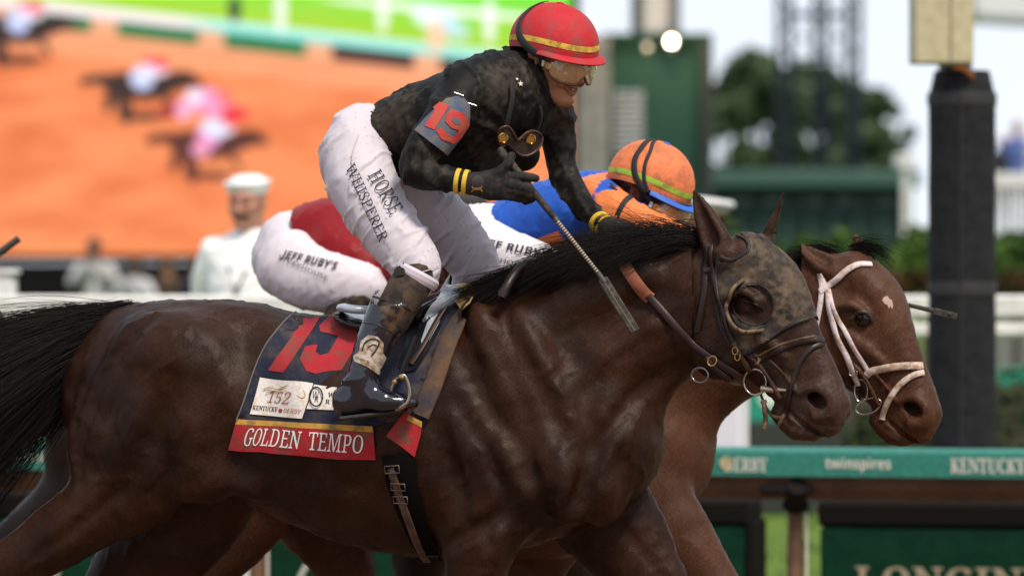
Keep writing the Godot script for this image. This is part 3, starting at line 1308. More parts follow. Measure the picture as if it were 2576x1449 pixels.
# ---------------------------------------------------------------- green building, lamp and towers
func tower_block() -> void:
	var z := -56.0
	var a := at(1452, 640, z)
	var b := at(1532, 95, z)
	var c := at(1775, 95, z)
	var t := thing("green_building", "dark green boarded building with a grey corner column and louvred vent", "building", Vector3((b.x + c.x) * 0.5, 0, z))
	var s := Soup.new()
	s.box(Vector3((a.x + b.x) * 0.5, b.y * 0.5 + 0.01, z + 0.05), Vector3(b.x - a.x, b.y, 0.5), Basis.IDENTITY, 0.03)
	part("corner_column", s.done(), grain(paint("column_grey", Color(0.22, 0.215, 0.20), 0.7), 0.02, 371, 0.8, 0.7), t)
	var green := paint("siding_green", Color(0.014, 0.048, 0.036), 0.7, 0.0, 0.25)
	var green2 := paint("siding_green2", Color(0.017, 0.055, 0.041), 0.7, 0.0, 0.25)
	s = Soup.new()
	s.box(Vector3((b.x + c.x) * 0.5, b.y * 0.5, z - 0.45), Vector3(c.x - b.x - 0.02, b.y - 0.02, 0.7), Basis.IDENTITY)
	part("wall", s.done(), green, t)
	var hh := 0.085
	for i in int((b.y - 2.0) / hh):
		var p := Soup.new()
		p.box(Vector3((b.x + c.x) * 0.5, 2.04 + i * hh, z - 0.085), Vector3(c.x - b.x - 0.02, hh * 0.94, 0.03), Basis(Vector3.RIGHT, -0.16))
		part("siding_board", p.done(), green if i % 2 == 0 else green2, t)
	s = Soup.new()
	s.box(Vector3(c.x + 0.02, b.y * 0.5, z - 0.2), Vector3(0.16, b.y, 0.6), Basis.IDENTITY, 0.02)
	part("edge_post", s.done(), paint("edge_dark", Color(0.010, 0.016, 0.015), 0.6), t)
	s = Soup.new()
	s.box(Vector3((b.x + c.x) * 0.5, b.y + 0.03, z - 0.3), Vector3(c.x - b.x + 0.2, 0.06, 0.8), Basis.IDENTITY, 0.01)
	part("roof", s.done(), green, t)
	var v0 := at(1546, 392, z + 0.1)
	var v1 := at(1618, 228, z + 0.1)
	var vent := Node3D.new()
	vent.name = "vent"
	t.add_child(vent, true)
	for i in 11:
		var p := Soup.new()
		var y := lerpf(v0.y, v1.y, (i + 0.5) / 11.0)
		p.box(Vector3((v0.x + v1.x) * 0.5, y, z + 0.0), Vector3(v1.x - v0.x, 0.05, 0.04), Basis(Vector3.RIGHT, -0.5))
		part("slat", p.done(), paint("slat_grey", Color(0.16, 0.19, 0.22), 0.5), vent)
	# machine on the roof
	var k := thing("camera_head", "dark and grey camera housing on the roof of the green building", "camera", Vector3(at(1650, 0, z).x, b.y, z - 0.4))
	s = Soup.new()
	var m0 := at(1588, 92, z - 0.4)
	var m1 := at(1612, -60, z - 0.4)
	s.box((m0 + m1) * 0.5, Vector3(m1.x - m0.x, m1.y - m0.y, 0.3), Basis.IDENTITY, 0.02)
	part("stand", s.done(), paint("cam_dark", Color(0.03, 0.03, 0.035), 0.6), k)
	s = Soup.new()
	m0 = at(1614, 92, z - 0.3)
	m1 = at(1682, -60, z - 0.3)
	s.box((m0 + m1) * 0.5, Vector3(m1.x - m0.x, m1.y - m0.y, 0.4), Basis.IDENTITY, 0.05)
	part("housing", s.done(), paint("cam_grey", Color(0.30, 0.31, 0.33), 0.5), k)
	s = Soup.new()
	m0 = at(1684, 100, z - 0.3)
	m1 = at(1712, -60, z - 0.3)
	s.box((m0 + m1) * 0.5, Vector3(m1.x - m0.x, m1.y - m0.y, 0.3), Basis.IDENTITY, 0.02)
	part("side_frame", s.done(), paint("cam_mid", Color(0.07, 0.07, 0.08), 0.6), k)
	# flood lamps
	for l in [[1690, 104, true, "small round lit flood lamp on the green building's roof"], [1628, 118, false, "small round unlit white lamp beside the lit one on the roof"]]:
		var p := at(l[1] * 0.0 + l[0], l[1], z + 0.55)
		var lt := thing("flood_lamp", l[3], "lamp", p - Vector3(0, 0.12, 0), "flood lamps on the roof")
		s = Soup.new()
		s.lathe(p - Vector3(0, 0, 0.10), Vector3.BACK, [[0.02, -0.08], [0.045, 0.0], [0.052, 0.05], [0.049, 0.05], [0.040, 0.01], [0.0, 0.0]], 18)
		part("reflector", s.done(), paint("lamp_shell", Color(0.5, 0.5, 0.5), 0.3, 0.3), lt)
		s = Soup.new()
		s.lathe(p - Vector3(0, 0, 0.07), Vector3.BACK, [[0.036, 0.0], [0.033, 0.016], [0.022, 0.028], [0.0, 0.034]], 16)
		var bm := paint("bulb_lit" if l[2] else "bulb_dark", Color(0.75, 0.77, 0.78), 0.2)
		if l[2]:
			bm.emission_enabled = true
			bm.emission = Color(1.0, 0.86, 0.66)
			bm.emission_energy_multiplier = 4.5
			var om := OmniLight3D.new()
			om.name = "lamp_light"
			om.light_color = Color(1.0, 0.86, 0.66)
			om.light_energy = 1.2
			om.light_size = 0.05
			om.omni_range = 30.0
			om.omni_attenuation = 2.0
			om.shadow_enabled = true
			add_child(om)
			om.position = p + Vector3(0, 0, 0.02)
		part("bulb", s.done(), bm, lt)
		s = Soup.new()
		s.tube([p - Vector3(0, 0.14, 0.16), p - Vector3(0, 0.02, 0.12)], [0.02], 8)
		part("bracket", s.done(), paint("cam_dark", Color(0.03, 0.03, 0.035), 0.6), lt)
	# lattice masts
	var zt := -84.0
	var iron := paint("mast_iron", Color(0.018, 0.023, 0.036), 0.8, 0.0, 0.2)
	for mx in [1975, 2066, 2148]:
		var base := at(mx, 600, zt)
		var lt := thing("lattice_mast", {1975: "leftmost of three dark lattice masts before the trees", 2066: "middle of three dark lattice masts before the trees", 2148: "rightmost of three dark lattice masts before the trees"}[mx], "mast", Vector3(base.x, 0, zt), "dark lattice masts before the trees")
		var lean := 0.0
		for q in [[-1, -1], [1, -1], [1, 1], [-1, 1]]:
			var p := Soup.new()
			p.box(Vector3(base.x + q[0] * 0.12, 5.0, zt + q[1] * 0.12), Vector3(0.10, 10.0, 0.10), Basis.IDENTITY)
			part("upright", p.done(), iron, lt)
		for i in 22:
			var p := Soup.new()
			var y := 0.25 + i * 0.44
			var d := 1.0 if i % 2 == 0 else -1.0
			p.tube([Vector3(base.x - 0.12 * d, y, zt + 0.12), Vector3(base.x + 0.12 * d, y + 0.44, zt + 0.12)], [0.032], 5)
			part("brace", p.done(), iron, lt)
	var xb := thing("cross_frame", "dark horizontal beams and stays joining the three lattice masts", "frame", Vector3(at(2060, 40, zt).x, at(2060, 120, zt).y, zt))
	for yb in [38, 150]:
		var s2 := Soup.new()
		s2.tube([at(1975, yb, zt + 0.1), at(2148, yb, zt + 0.1)], [0.06 if yb == 38 else 0.03], 8)
		part("beam", s2.done(), iron, xb)
	for d in [[1975, 150, 2066, 38], [2066, 150, 1975, 38], [2066, 150, 2148, 38], [2148, 150, 2066, 38]]:
		var s2 := Soup.new()
		s2.tube([at(d[0], d[1], zt + 0.1), at(d[2], d[3], zt + 0.1)], [0.02], 6)
		part("stay", s2.done(), paint("stay_iron", Color(0.14, 0.16, 0.20), 0.5), xb)

# ---------------------------------------------------------------- trees, roofs and hedges far behind
func leaves(s: Soup, rng: RandomNumberGenerator, c: Vector3, r: Vector3, count: int, size: float, dark: Color, light: Color) -> void:
	for i in count:
		var d := Vector3(rng.randfn(), rng.randfn(), rng.randfn()).normalized() * pow(rng.randf(), 0.4)
		var p := c + d * r
		var n := (d + Vector3(rng.randfn(), rng.randfn() + 0.5, rng.randfn()) * 0.6).normalized()
		var u := n.cross(Vector3(rng.randfn(), rng.randfn(), rng.randfn())).normalized()
		var w := n.cross(u)
		var k := size * rng.randf_range(0.6, 1.4)
		s.col = dark.lerp(light, rng.randf())
		var i0 := s.add(p - u * k, n)
		s.add(p + w * k * 0.5, n)
		s.add(p + u * k, n)
		s.add(p - w * k * 0.5, n)
		s.ix.append_array(PackedInt32Array([i0, i0 + 1, i0 + 2, i0, i0 + 2, i0 + 3]))

func leaf_material() -> StandardMaterial3D:
	var m := paint("leaf", Color(1, 1, 1), 0.6, 0.0, 0.3)
	m.vertex_color_use_as_albedo = true
	m.backlight_enabled = true
	m.backlight = Color(0.25, 0.3, 0.1)
	return m

func tree(x: float, ytop: float, ybase: float, half: float, z: float, seed_no: int, label: String, clumps: int) -> void:
	var rng := RandomNumberGenerator.new()
	rng.seed = seed_no
	var top := at(x, ytop, z)
	var low := at(x, ybase, z)
	var w := half * size_at(z)
	var t := thing("tree", label, "tree", Vector3(top.x, 0, z), "leafy trees beyond the infield")
	var tr := Soup.new()
	tr.tube([Vector3(top.x, 0, z), Vector3(top.x + 0.1, low.y, z), Vector3(top.x, lerpf(low.y, top.y, 0.6), z)], [w * 0.10, w * 0.07, w * 0.03], 10)
	var trunk := part("trunk", tr.done(), paint("bark", Color(0.05, 0.04, 0.032), 0.9), t)
	var cr := Soup.new()
	for i in clumps:
		var e := rng.randf()
		var lim := sin(PI * (0.15 + 0.8 * e))
		var c := Vector3(top.x + rng.randf_range(-0.85, 0.85) * w * lim, lerpf(low.y, top.y - w * 0.15, e), z + rng.randfn() * w * 0.4)
		leaves(cr, rng, c, Vector3(w * 0.30, w * 0.24, w * 0.30) * rng.randf_range(0.6, 1.15), 170, 0.19, Color(0.035, 0.060, 0.032), Color(0.10, 0.15, 0.07))
		if i % 3 == 0:
			var b := Soup.new()
			b.tube([Vector3(top.x, lerpf(low.y, top.y, e * 0.6), z), c], [w * 0.03, w * 0.01], 6)
			part("limb", b.done(), paint("bark", Color(0.05, 0.04, 0.032), 0.9), trunk)
	var crown := part("crown", cr.done(), leaf_material(), t)
	crown.set_meta("kind", "stuff")

func bush(x: float, ytop: float, ybase: float, half: float, z: float, seed_no: int, label: String, light: Color, called := "bush") -> void:
	var rng := RandomNumberGenerator.new()
	rng.seed = seed_no
	var top := at(x, ytop, z)
	var w := half * size_at(z)
	var low := at(x, ybase, z).y
	var t := thing(called, label, "bush", Vector3(top.x, 0, z), "clipped bushes along the infield")
	var st := Soup.new()
	st.tube([Vector3(top.x, 0, z), Vector3(top.x, lerpf(low, top.y, 0.5), z)], [0.05, 0.03], 7)
	part("stem", st.done(), paint("bark", Color(0.05, 0.04, 0.032), 0.9), t)
	var cr := Soup.new()
	for i in 22:
		var c := Vector3(top.x + rng.randf_range(-0.8, 0.8) * w, lerpf(low, top.y - w * 0.1, rng.randf()), z + rng.randf_range(-0.5, 0.5) * w)
		leaves(cr, rng, c, Vector3(w * 0.4, (top.y - low) * 0.28, w * 0.4), 80, 0.06, Color(0.02, 0.05, 0.012), light)
	var f := part("foliage", cr.done(), leaf_material(), t)
	f.set_meta("kind", "stuff")

func far_green() -> void:
	tree(1900, 128, 470, 150, -122.0, 401, "tall leafy tree just right of the green building", 46)
	tree(2050, 150, 470, 130, -128.0, 402, "leafy tree behind the three lattice masts", 40)
	tree(2175, 215, 470, 110, -120.0, 403, "lower leafy tree at the right of the group", 34)
	tree(2262, 268, 470, 40, -112.0, 404, "slim dark tree at the right end of the group", 9)
	tree(1815, 200, 470, 70, -126.0, 405, "small leafy tree against the edge of the green building", 14)
	# long low green building
	var z := -74.0
	var a := at(1775, 640, z)
	var b := at(2300, 432, z)
	var t := thing("pavilion", "long low dark green pavilion with a paler roof behind the hedge", "building", Vector3((a.x + b.x) * 0.5, 0, z))
	var s := Soup.new()
	var wall := at(0, 475, z).y
	s.box(Vector3((a.x + b.x) * 0.5, wall * 0.5, z - 1.0), Vector3(b.x - a.x, wall - 0.01, 1.6), Basis.IDENTITY)
	part("wall", s.done(), paint("pav_wall", Color(0.008, 0.034, 0.030), 0.6), t)
	s = Soup.new()
	s.box(Vector3((a.x + b.x) * 0.5, (wall + b.y) * 0.5 + 0.02, z - 0.8), Vector3(b.x - a.x + 0.2, b.y - wall, 2.2), Basis.IDENTITY, 0.04)
	part("roof", s.done(), paint("pav_roof", Color(0.030, 0.085, 0.070), 0.6), t)
	for i in 9:
		s = Soup.new()
		var x := lerpf(a.x + 0.15, b.x - 0.15, i / 8.0)
		s.box(Vector3(x, wall * 0.5, z - 0.12), Vector3(0.07, wall - 0.02, 0.08), Basis.IDENTITY)
		part("column", s.done(), paint("pav_post", Color(0.012, 0.05, 0.044), 0.6), t)
	for i in 5:
		s = Soup.new()
		var x := lerpf(a.x + 0.6, b.x - 0.5, i / 4.0)
		s.box(Vector3(x, at(0, 505, z).y, z - 0.18), Vector3(0.38, 0.10, 0.02), Basis.IDENTITY)
		part("window", s.done(), paint("pav_window", Color(0.10, 0.13, 0.14), 0.2), t)
	var wp := thing("white_mast", "white post at the right end of the green pavilion", "post", Vector3(at(2282, 0, -70).x, 0, -70))
	s = Soup.new()
	var wt := at(2282, 415, -70)
	s.box(Vector3(wt.x, wt.y * 0.5, -70), Vector3(0.13, wt.y, 0.13), Basis.IDENTITY, 0.01)
	part("shaft", s.done(), paint("fence_white2", Color(0.66, 0.66, 0.68), 0.5), wp)
	s = Soup.new()
	s.box(Vector3(wt.x - 0.02, wt.y + 0.06, -70), Vector3(0.36, 0.22, 0.3), Basis.IDENTITY, 0.03)
	part("head", s.done(), paint("fence_white2", Color(0.66, 0.66, 0.68), 0.5), wp)
	# hedge and bushes
	var spots := [[1810, 610, 70], [1930, 622, 66], [2060, 600, 66], [2170, 596, 60], [2270, 585, 58], [2372, 600, 56], [2470, 605, 60], [2560, 590, 62], [2650, 600, 60]]
	for i in spots.size():
		var p: Array = spots[i]
		bush(p[0], p[1], 720, p[2], -32.0 - (i % 3) * 0.8, 421 + i, "round green bush, %s from the left in the row behind the white fence" % ["first", "second", "third", "fourth", "fifth", "sixth", "seventh", "eighth", "ninth"][i], Color(0.10, 0.19, 0.03) if i % 2 == 0 else Color(0.07, 0.14, 0.025))
	for i in 3:
		bush([2260, 2330, 2560][i], 690, 735, 50, -30.5, 441 + i, ["low dark red flowering bush left of the padded pole", "low dark red flowering bush right beside the padded pole", "low dark red flowering bush at the right edge"][i], Color(0.12, 0.03, 0.02), "flower_bush")
	var hb := thing("low_hedge", "low dark clipped hedge under the white fence at the right", "hedge", Vector3(at(2500, 900, -16).x, 0, -16.0))
	var hs := Soup.new()
	var rng := RandomNumberGenerator.new()
	rng.seed = 451
	for i in 60:
		var x := lerpf(at(2150, 900, -16).x, at(2900, 900, -16).x, i / 59.0)
		leaves(hs, rng, Vector3(x, 0.62, -16.0), Vector3(0.14, 0.52, 0.2), 110, 0.035, Color(0.012, 0.03, 0.010), Color(0.04, 0.075, 0.02))
	var hp := part("foliage", hs.done(), leaf_material(), hb)
	hp.set_meta("kind", "stuff")
	var hstem := Soup.new()
	hstem.box(Vector3(at(2500, 900, -16).x, 0.5, -16.0), Vector3(at(2900, 900, -16).x - at(2150, 900, -16).x, 1.0, 0.2), Basis.IDENTITY)
	part("stems", hstem.done(), paint("hedge_in", Color(0.05, 0.045, 0.03), 0.9), hb)

func stand_right() -> void:
	var z := -58.0
	var t := thing("viewing_stand", "raised viewing stand with white railing at the right edge", "stand", Vector3(at(2560, 600, z).x, 0, z))
	var a := at(2500, 470, z)
	var b := at(2760, 436, z)
	var white := paint("fence_white2", Color(0.66, 0.66, 0.68), 0.5)
	var s := Soup.new()
	s.box(Vector3((a.x + b.x) * 0.5, (a.y + b.y) * 0.5, z), Vector3(b.x - a.x, b.y - a.y, 0.08), Basis.IDENTITY, 0.01)
	part("top_rail", s.done(), white, t)
	for i in 16:
		s = Soup.new()
		var x := lerpf(a.x + 0.03, b.x - 0.03, i / 15.0)
		var lo := at(0, 598, z).y
		s.box(Vector3(x, (a.y + lo) * 0.5, z), Vector3(0.035, a.y - lo - 0.01, 0.035), Basis.IDENTITY)
		part("baluster", s.done(), white, t)
	s = Soup.new()
	var dk := at(0, 600, z).y
	s.box(Vector3((a.x + b.x) * 0.5, dk * 0.5, z - 1.0), Vector3(b.x - a.x, dk, 2.1), Basis.IDENTITY, 0.02)
	part("deck", s.done(), paint("deck_grey", Color(0.14, 0.15, 0.14), 0.8), t)
	# pale tent roof high at the right
	var k := thing("tent_roof", "pale grey white tent roof in the top right corner", "tent", at(2560, 40, -50) * Vector3(1, 0, 1))
	s = Soup.new()
	var c := at(2456, 70, -50)
	s.box(c + Vector3(2.0, 1.0, -0.5), Vector3(4.0, 2.0, 1.6), Basis(Vector3.BACK, -0.06), 0.05)
	part("canopy", s.done(), paint("tent", Color(0.62, 0.63, 0.66), 0.7), k)
	s = Soup.new()
	s.box(c + Vector3(2.0, -0.02, 0.32), Vector3(4.0, 0.06, 0.06), Basis(Vector3.BACK, -0.06))
	part("valance", s.done(), paint("tent_edge", Color(0.30, 0.31, 0.33), 0.7), k)
	s = Soup.new()
	s.tube([Vector3(c.x + 3.6, 0, -50.5), Vector3(c.x + 3.6, c.y + 0.2, -50.5)], [0.06], 8)
	part("tent_pole", s.done(), white, k)

# ---------------------------------------------------------------- horses
class Pose:
	var dx := 0.0
	var dy := 0.0
	var z0 := 0.0
	var x0 := 1000.0
	var yaw := 0.28
	var pivot := Vector2.ZERO
	var turn := 0.0
	var grow := 1.0
	var host: Node3D
	func w() -> Vector3:
		return Vector3(-sin(yaw), 0, cos(yaw))
	func f() -> Vector3:
		return Vector3(cos(yaw), 0, sin(yaw))
	func z(x: float, side := 0.0) -> float:
		return z0 + (x - x0) * 0.0011 * tan(yaw) + side
	func s(x: float, y: float) -> Vector2:
		return pivot + (Vector2(x, y) - pivot).rotated(turn) * grow + Vector2(dx, dy)
	func p(x: float, y: float, side := 0.0) -> Vector3:
		var q := s(x, y)
		return host.at(q.x, q.y, z(x, side))
	# a point of the middle plane moved out sideways
	func o(x: float, y: float, out: float) -> Vector3:
		return p(x, y) + w() * out
	func r(x: float, y: float, a: float, b: float, side := 0.0) -> Array:
		return [p(x, y, side), a * grow * host.size_at(z(x, side)), b]
	func ro(x: float, y: float, a: float, b: float, out: float) -> Array:
		return [o(x, y, out), a * grow * host.size_at(z(x)), b]

func pose(dx: float, dy: float, z0: float, yaw: float) -> Pose:
	var q := Pose.new()
	q.dx = dx
	q.dy = dy
	q.z0 = z0
	q.yaw = yaw
	q.host = self
	return q

# a bulge or hollow: centre, direction on the sheet, half sizes (sheet units), depth in metres
func bulge(fd: Field, q: Pose, x: float, y: float, dx: float, dy: float, rl: float, a: float, b: float, side: float, k := 0.03, cut := false) -> void:
	var s := size_at(q.z(x, side)) * q.grow
	var v := Vector2(dx, dy).rotated(q.turn)
	fd.ball(q.p(x, y, side), Vector3(v.x * cos(q.yaw), -v.y, v.x * sin(q.yaw)), rl * s, a * s, b, q.w(), k, cut)

func torso(fd: Field, q: Pose, both: Array) -> void:
	var w := q.w()
	fd.chain([q.r(330, 1000, 205, 0.20), q.r(430, 1000, 230, 0.26), q.r(590, 1008, 236, 0.27), q.r(750, 1045, 256, 0.275), q.r(900, 1080, 288, 0.285), q.r(1050, 1088, 313, 0.28), q.r(1180, 1075, 326, 0.255), q.r(1300, 1075, 306, 0.235), q.r(1420, 1085, 250, 0.215), q.r(1490, 1110, 180, 0.20)], w, 0.03, 2)
	fd.chain([q.r(1000, 860, 80, 0.09), q.r(1180, 850, 112, 0.10), q.r(1330, 850, 120, 0.11)], w, 0.08, 2)
	fd.chain([q.r(330, 860, 85, 0.12), q.r(450, 865, 100, 0.15), q.r(620, 880, 110, 0.16)], w, 0.06, 2)
	for sd in both:
		bulge(fd, q, 460, 905, 1.0, 0.22, 195, 120, 0.12, 0.165 * sd, 0.035)
		bulge(fd, q, 285, 1005, -0.40, 1.0, 220, 82, 0.11, 0.145 * sd, 0.018)
		bulge(fd, q, 375, 1050, -0.28, 1.0, 205, 100, 0.12, 0.165 * sd, 0.016)
		bulge(fd, q, 515, 1105, 0.22, 1.0, 160, 98, 0.10, 0.18 * sd, 0.035)
		# hollow of the flank and of the hip
		bulge(fd, q, 655, 1000, 0.3, 1.0, 120, 60, 0.06, 0.33 * sd, 0.07, true)
		# shoulder: blade with its spine, upper arm, triceps
		bulge(fd, q, 1275, 930, 0.52, 1.0, 190, 62, 0.075, 0.165 * sd, 0.03)
		bulge(fd, q, 1375, 960, 0.45, 1.0, 200, 60, 0.075, 0.155 * sd, 0.022)
		bulge(fd, q, 1195, 1110, 0.62, 1.0, 205, 95, 0.095, 0.165 * sd, 0.02)
		bulge(fd, q, 1300, 1150, 0.35, 1.0, 150, 70, 0.085, 0.175 * sd, 0.015)
		bulge(fd, q, 1410, 1175, 0.25, 1.0, 150, 78, 0.10, 0.15 * sd, 0.018)
		bulge(fd, q, 1505, 1190, 0.08, 1.0, 135, 80, 0.10, 0.09 * sd, 0.016)

func neck(fd: Field, q: Pose) -> void:
	fd.chain([q.r(1330, 990, 290, 0.18), q.r(1430, 930, 268, 0.155), q.r(1520, 862, 230, 0.132), q.r(1610, 805, 194, 0.115), q.r(1700, 768, 170, 0.10), q.r(1790, 748, 150, 0.09)], q.w(), 0.05, 3)
	# windpipe, the groove above it, and the long muscle of the neck
	fd.chain([q.r(1575, 1090, 50, 0.05), q.r(1625, 990, 48, 0.045), q.r(1700, 905, 46, 0.04)], q.w(), 0.03, 2)
	fd.chain([q.ro(1390, 1070, 70, 0.05, 0.11), q.ro(1530, 930, 58, 0.045, 0.10), q.ro(1660, 830, 48, 0.04, 0.08)], q.w(), 0.025, 2)
	fd.chain([q.ro(1330, 850, 60, 0.04, 0.12), q.ro(1480, 760, 52, 0.04, 0.10), q.ro(1650, 690, 45, 0.035, 0.08)], q.w(), 0.03, 2)

func head_pose(dx: float, dy: float, zpoll: float, yaw: float, turn: float, grow: float) -> Pose:
	var q := pose(dx, dy, zpoll, yaw)
	q.x0 = 1800.0
	q.pivot = Vector2(1897, 766)
	q.turn = turn
	q.grow = grow
	return q

# head in the measures of the nearest horse; ears: list of rings per ear
func head_solid(fd: Field, q: Pose, ears: Array) -> void:
	var w := q.w()
	fd.chain([q.r(1795, 745, 150, 0.088), q.r(1850, 765, 165, 0.092), q.r(1905, 805, 152, 0.090), q.r(1955, 868, 118, 0.072), q.r(2000, 930, 98, 0.058), q.r(2040, 990, 82, 0.050), q.r(2064, 1028, 58, 0.046)], w, 0.02, 3)
	# forehead and bridge of the nose
	fd.chain([q.r(1880, 640, 52, 0.075), q.r(1955, 700, 52, 0.078), q.r(2000, 790, 42, 0.055), q.r(2042, 885, 36, 0.040), q.r(2085, 965, 32, 0.034), q.r(2108, 1010, 30, 0.034)], w, 0.03, 3)
	for sd in [1.0, -1.0]:
		# jowl, brow, cheek crest
		fd.ball(q.o(1838, 852, 0.052 * sd), q.f() + Vector3(0, 0.3, 0), 0.115 * q.grow, 0.112 * q.grow, 0.042, w, 0.02)
		fd.chain([q.ro(1868, 742, 20, 0.020, 0.088 * sd), q.ro(1905, 735, 22, 0.022, 0.094 * sd), q.ro(1938, 760, 16, 0.018, 0.086 * sd)], w, 0.02, 2)
		fd.chain([q.ro(1890, 815, 18, 0.018, 0.086 * sd), q.ro(1950, 850, 15, 0.014, 0.076 * sd), q.ro(1995, 895, 10, 0.010, 0.062 * sd)], w, 0.018, 2)
		fd.ball(q.o(1905, 768, 0.104 * sd), q.f(), 0.034, 0.022, 0.020, w, 0.02, true)
		fd.ball(q.o(1905, 768, 0.078 * sd), q.f(), 0.034, 0.028, 0.020, w, 0.008)
		fd.chain([q.ro(1882, 770, 7, 0.007, 0.088 * sd), q.ro(1902, 757, 7, 0.007, 0.092 * sd), q.ro(1926, 766, 6, 0.006, 0.088 * sd)], w, 0.006, 3)
		fd.chain([q.ro(1884, 774, 6, 0.006, 0.085 * sd), q.ro(1905, 786, 5, 0.005, 0.088 * sd), q.ro(1926, 772, 5, 0.005, 0.085 * sd)], w, 0.006, 3)
		# hollow of the cheek and above the eye
		fd.ball(q.o(1985, 940, 0.098 * sd), q.f() - Vector3(0, 1.2, 0), 0.075, 0.035, 0.040, w, 0.03, true)
		fd.ball(q.o(1872, 690, 0.110 * sd), q.f(), 0.035, 0.025, 0.022, w, 0.03, true)
		# nostril
		fd.chain([q.ro(2075, 978, 26, 0.020, 0.036 * sd), q.ro(2098, 1002, 28, 0.020, 0.040 * sd), q.ro(2104, 1036, 24, 0.020, 0.036 * sd), q.ro(2072, 1046, 18, 0.016, 0.046 * sd)], w, 0.012, 2)
		fd.chain([[q.o(2082, 1008, 0.070 * sd), 0.024, 0.030], [q.o(2074, 1004, 0.044 * sd), 0.021, 0.027], [q.o(2050, 985, 0.012 * sd), 0.012, 0.014]], q.f() * 0.85 - Vector3(0, 0.5, 0), 0.005, 3, true)
		fd.chain([q.ro(2040, 985, 8, 0.008, 0.052 * sd), q.ro(2072, 974, 9, 0.008, 0.052 * sd), q.ro(2102, 996, 9, 0.008, 0.046 * sd), q.ro(2112, 1030, 9, 0.009, 0.036 * sd)], w, 0.010, 3)
		# veins and muscle strings of the face
		fd.chain([q.ro(1965, 905, 5, 0.005, 0.070 * sd), q.ro(2000, 945, 5, 0.005, 0.060 * sd), q.ro(2030, 990, 5, 0.005, 0.054 * sd)], w, 0.008, 3)
		fd.chain([q.ro(1900, 880, 7, 0.006, 0.082 * sd), q.ro(1945, 925, 6, 0.006, 0.070 * sd), q.ro(1985, 1000, 6, 0.006, 0.056 * sd)], w, 0.010, 3)
	# lips and chin
	fd.chain([q.r(2100, 1040, 30, 0.040), q.r(2094, 1072, 25, 0.036), q.r(2064, 1078, 22, 0.038), q.r(2010, 1050, 24, 0.044)], w, 0.016, 2)
	fd.chain([q.r(1972, 1040, 32, 0.034), q.r(2008, 1078, 30, 0.036), q.r(2046, 1092, 18, 0.030)], w, 0.008, 2)
	fd.chain([q.ro(1984, 1016, 5, 0.014, 0.050), q.ro(2016, 1050, 7, 0.018, 0.048), q.ro(2044, 1072, 7, 0.020, 0.040), q.ro(2082, 1098, 8, 0.03, 0.02)], w, 0.005, 2, true)
	for e in ears:
		fd.chain(e[0], e[1], 0.014, 3)
		fd.chain(e[2], e[1], 0.006, 3, true)
	# throat: joins the neck
	fd.chain([q.r(1700, 768, 170, 0.10), q.r(1795, 748, 150, 0.09)], Vector3(-sin(0.28), 0, cos(0.28)), 0.03, 2)

func ear(q: Pose, pts: Array, out: float, face: Vector3, lean := 0.0) -> Array:
	# pts: [x, y, half width]; face: the way the opening looks
	var rings := []
	var hollow := []
	var n := face.normalized()
	var m := pts.size()
	for i in m:
		var p: Array = pts[i]
		var c := q.o(p[0], p[1], out + lean * i / (m - 1.0))
		var a: float = p[2] * size_at(q.z(p[0])) * q.grow
		rings.append([c, a, maxf(0.003, a * 0.62)])
		if i > 0 and i < m:
			hollow.append([c + n * a * 0.75, maxf(0.002, a * 0.62), maxf(0.002, a * 0.62)])
	return [rings, n, hollow]

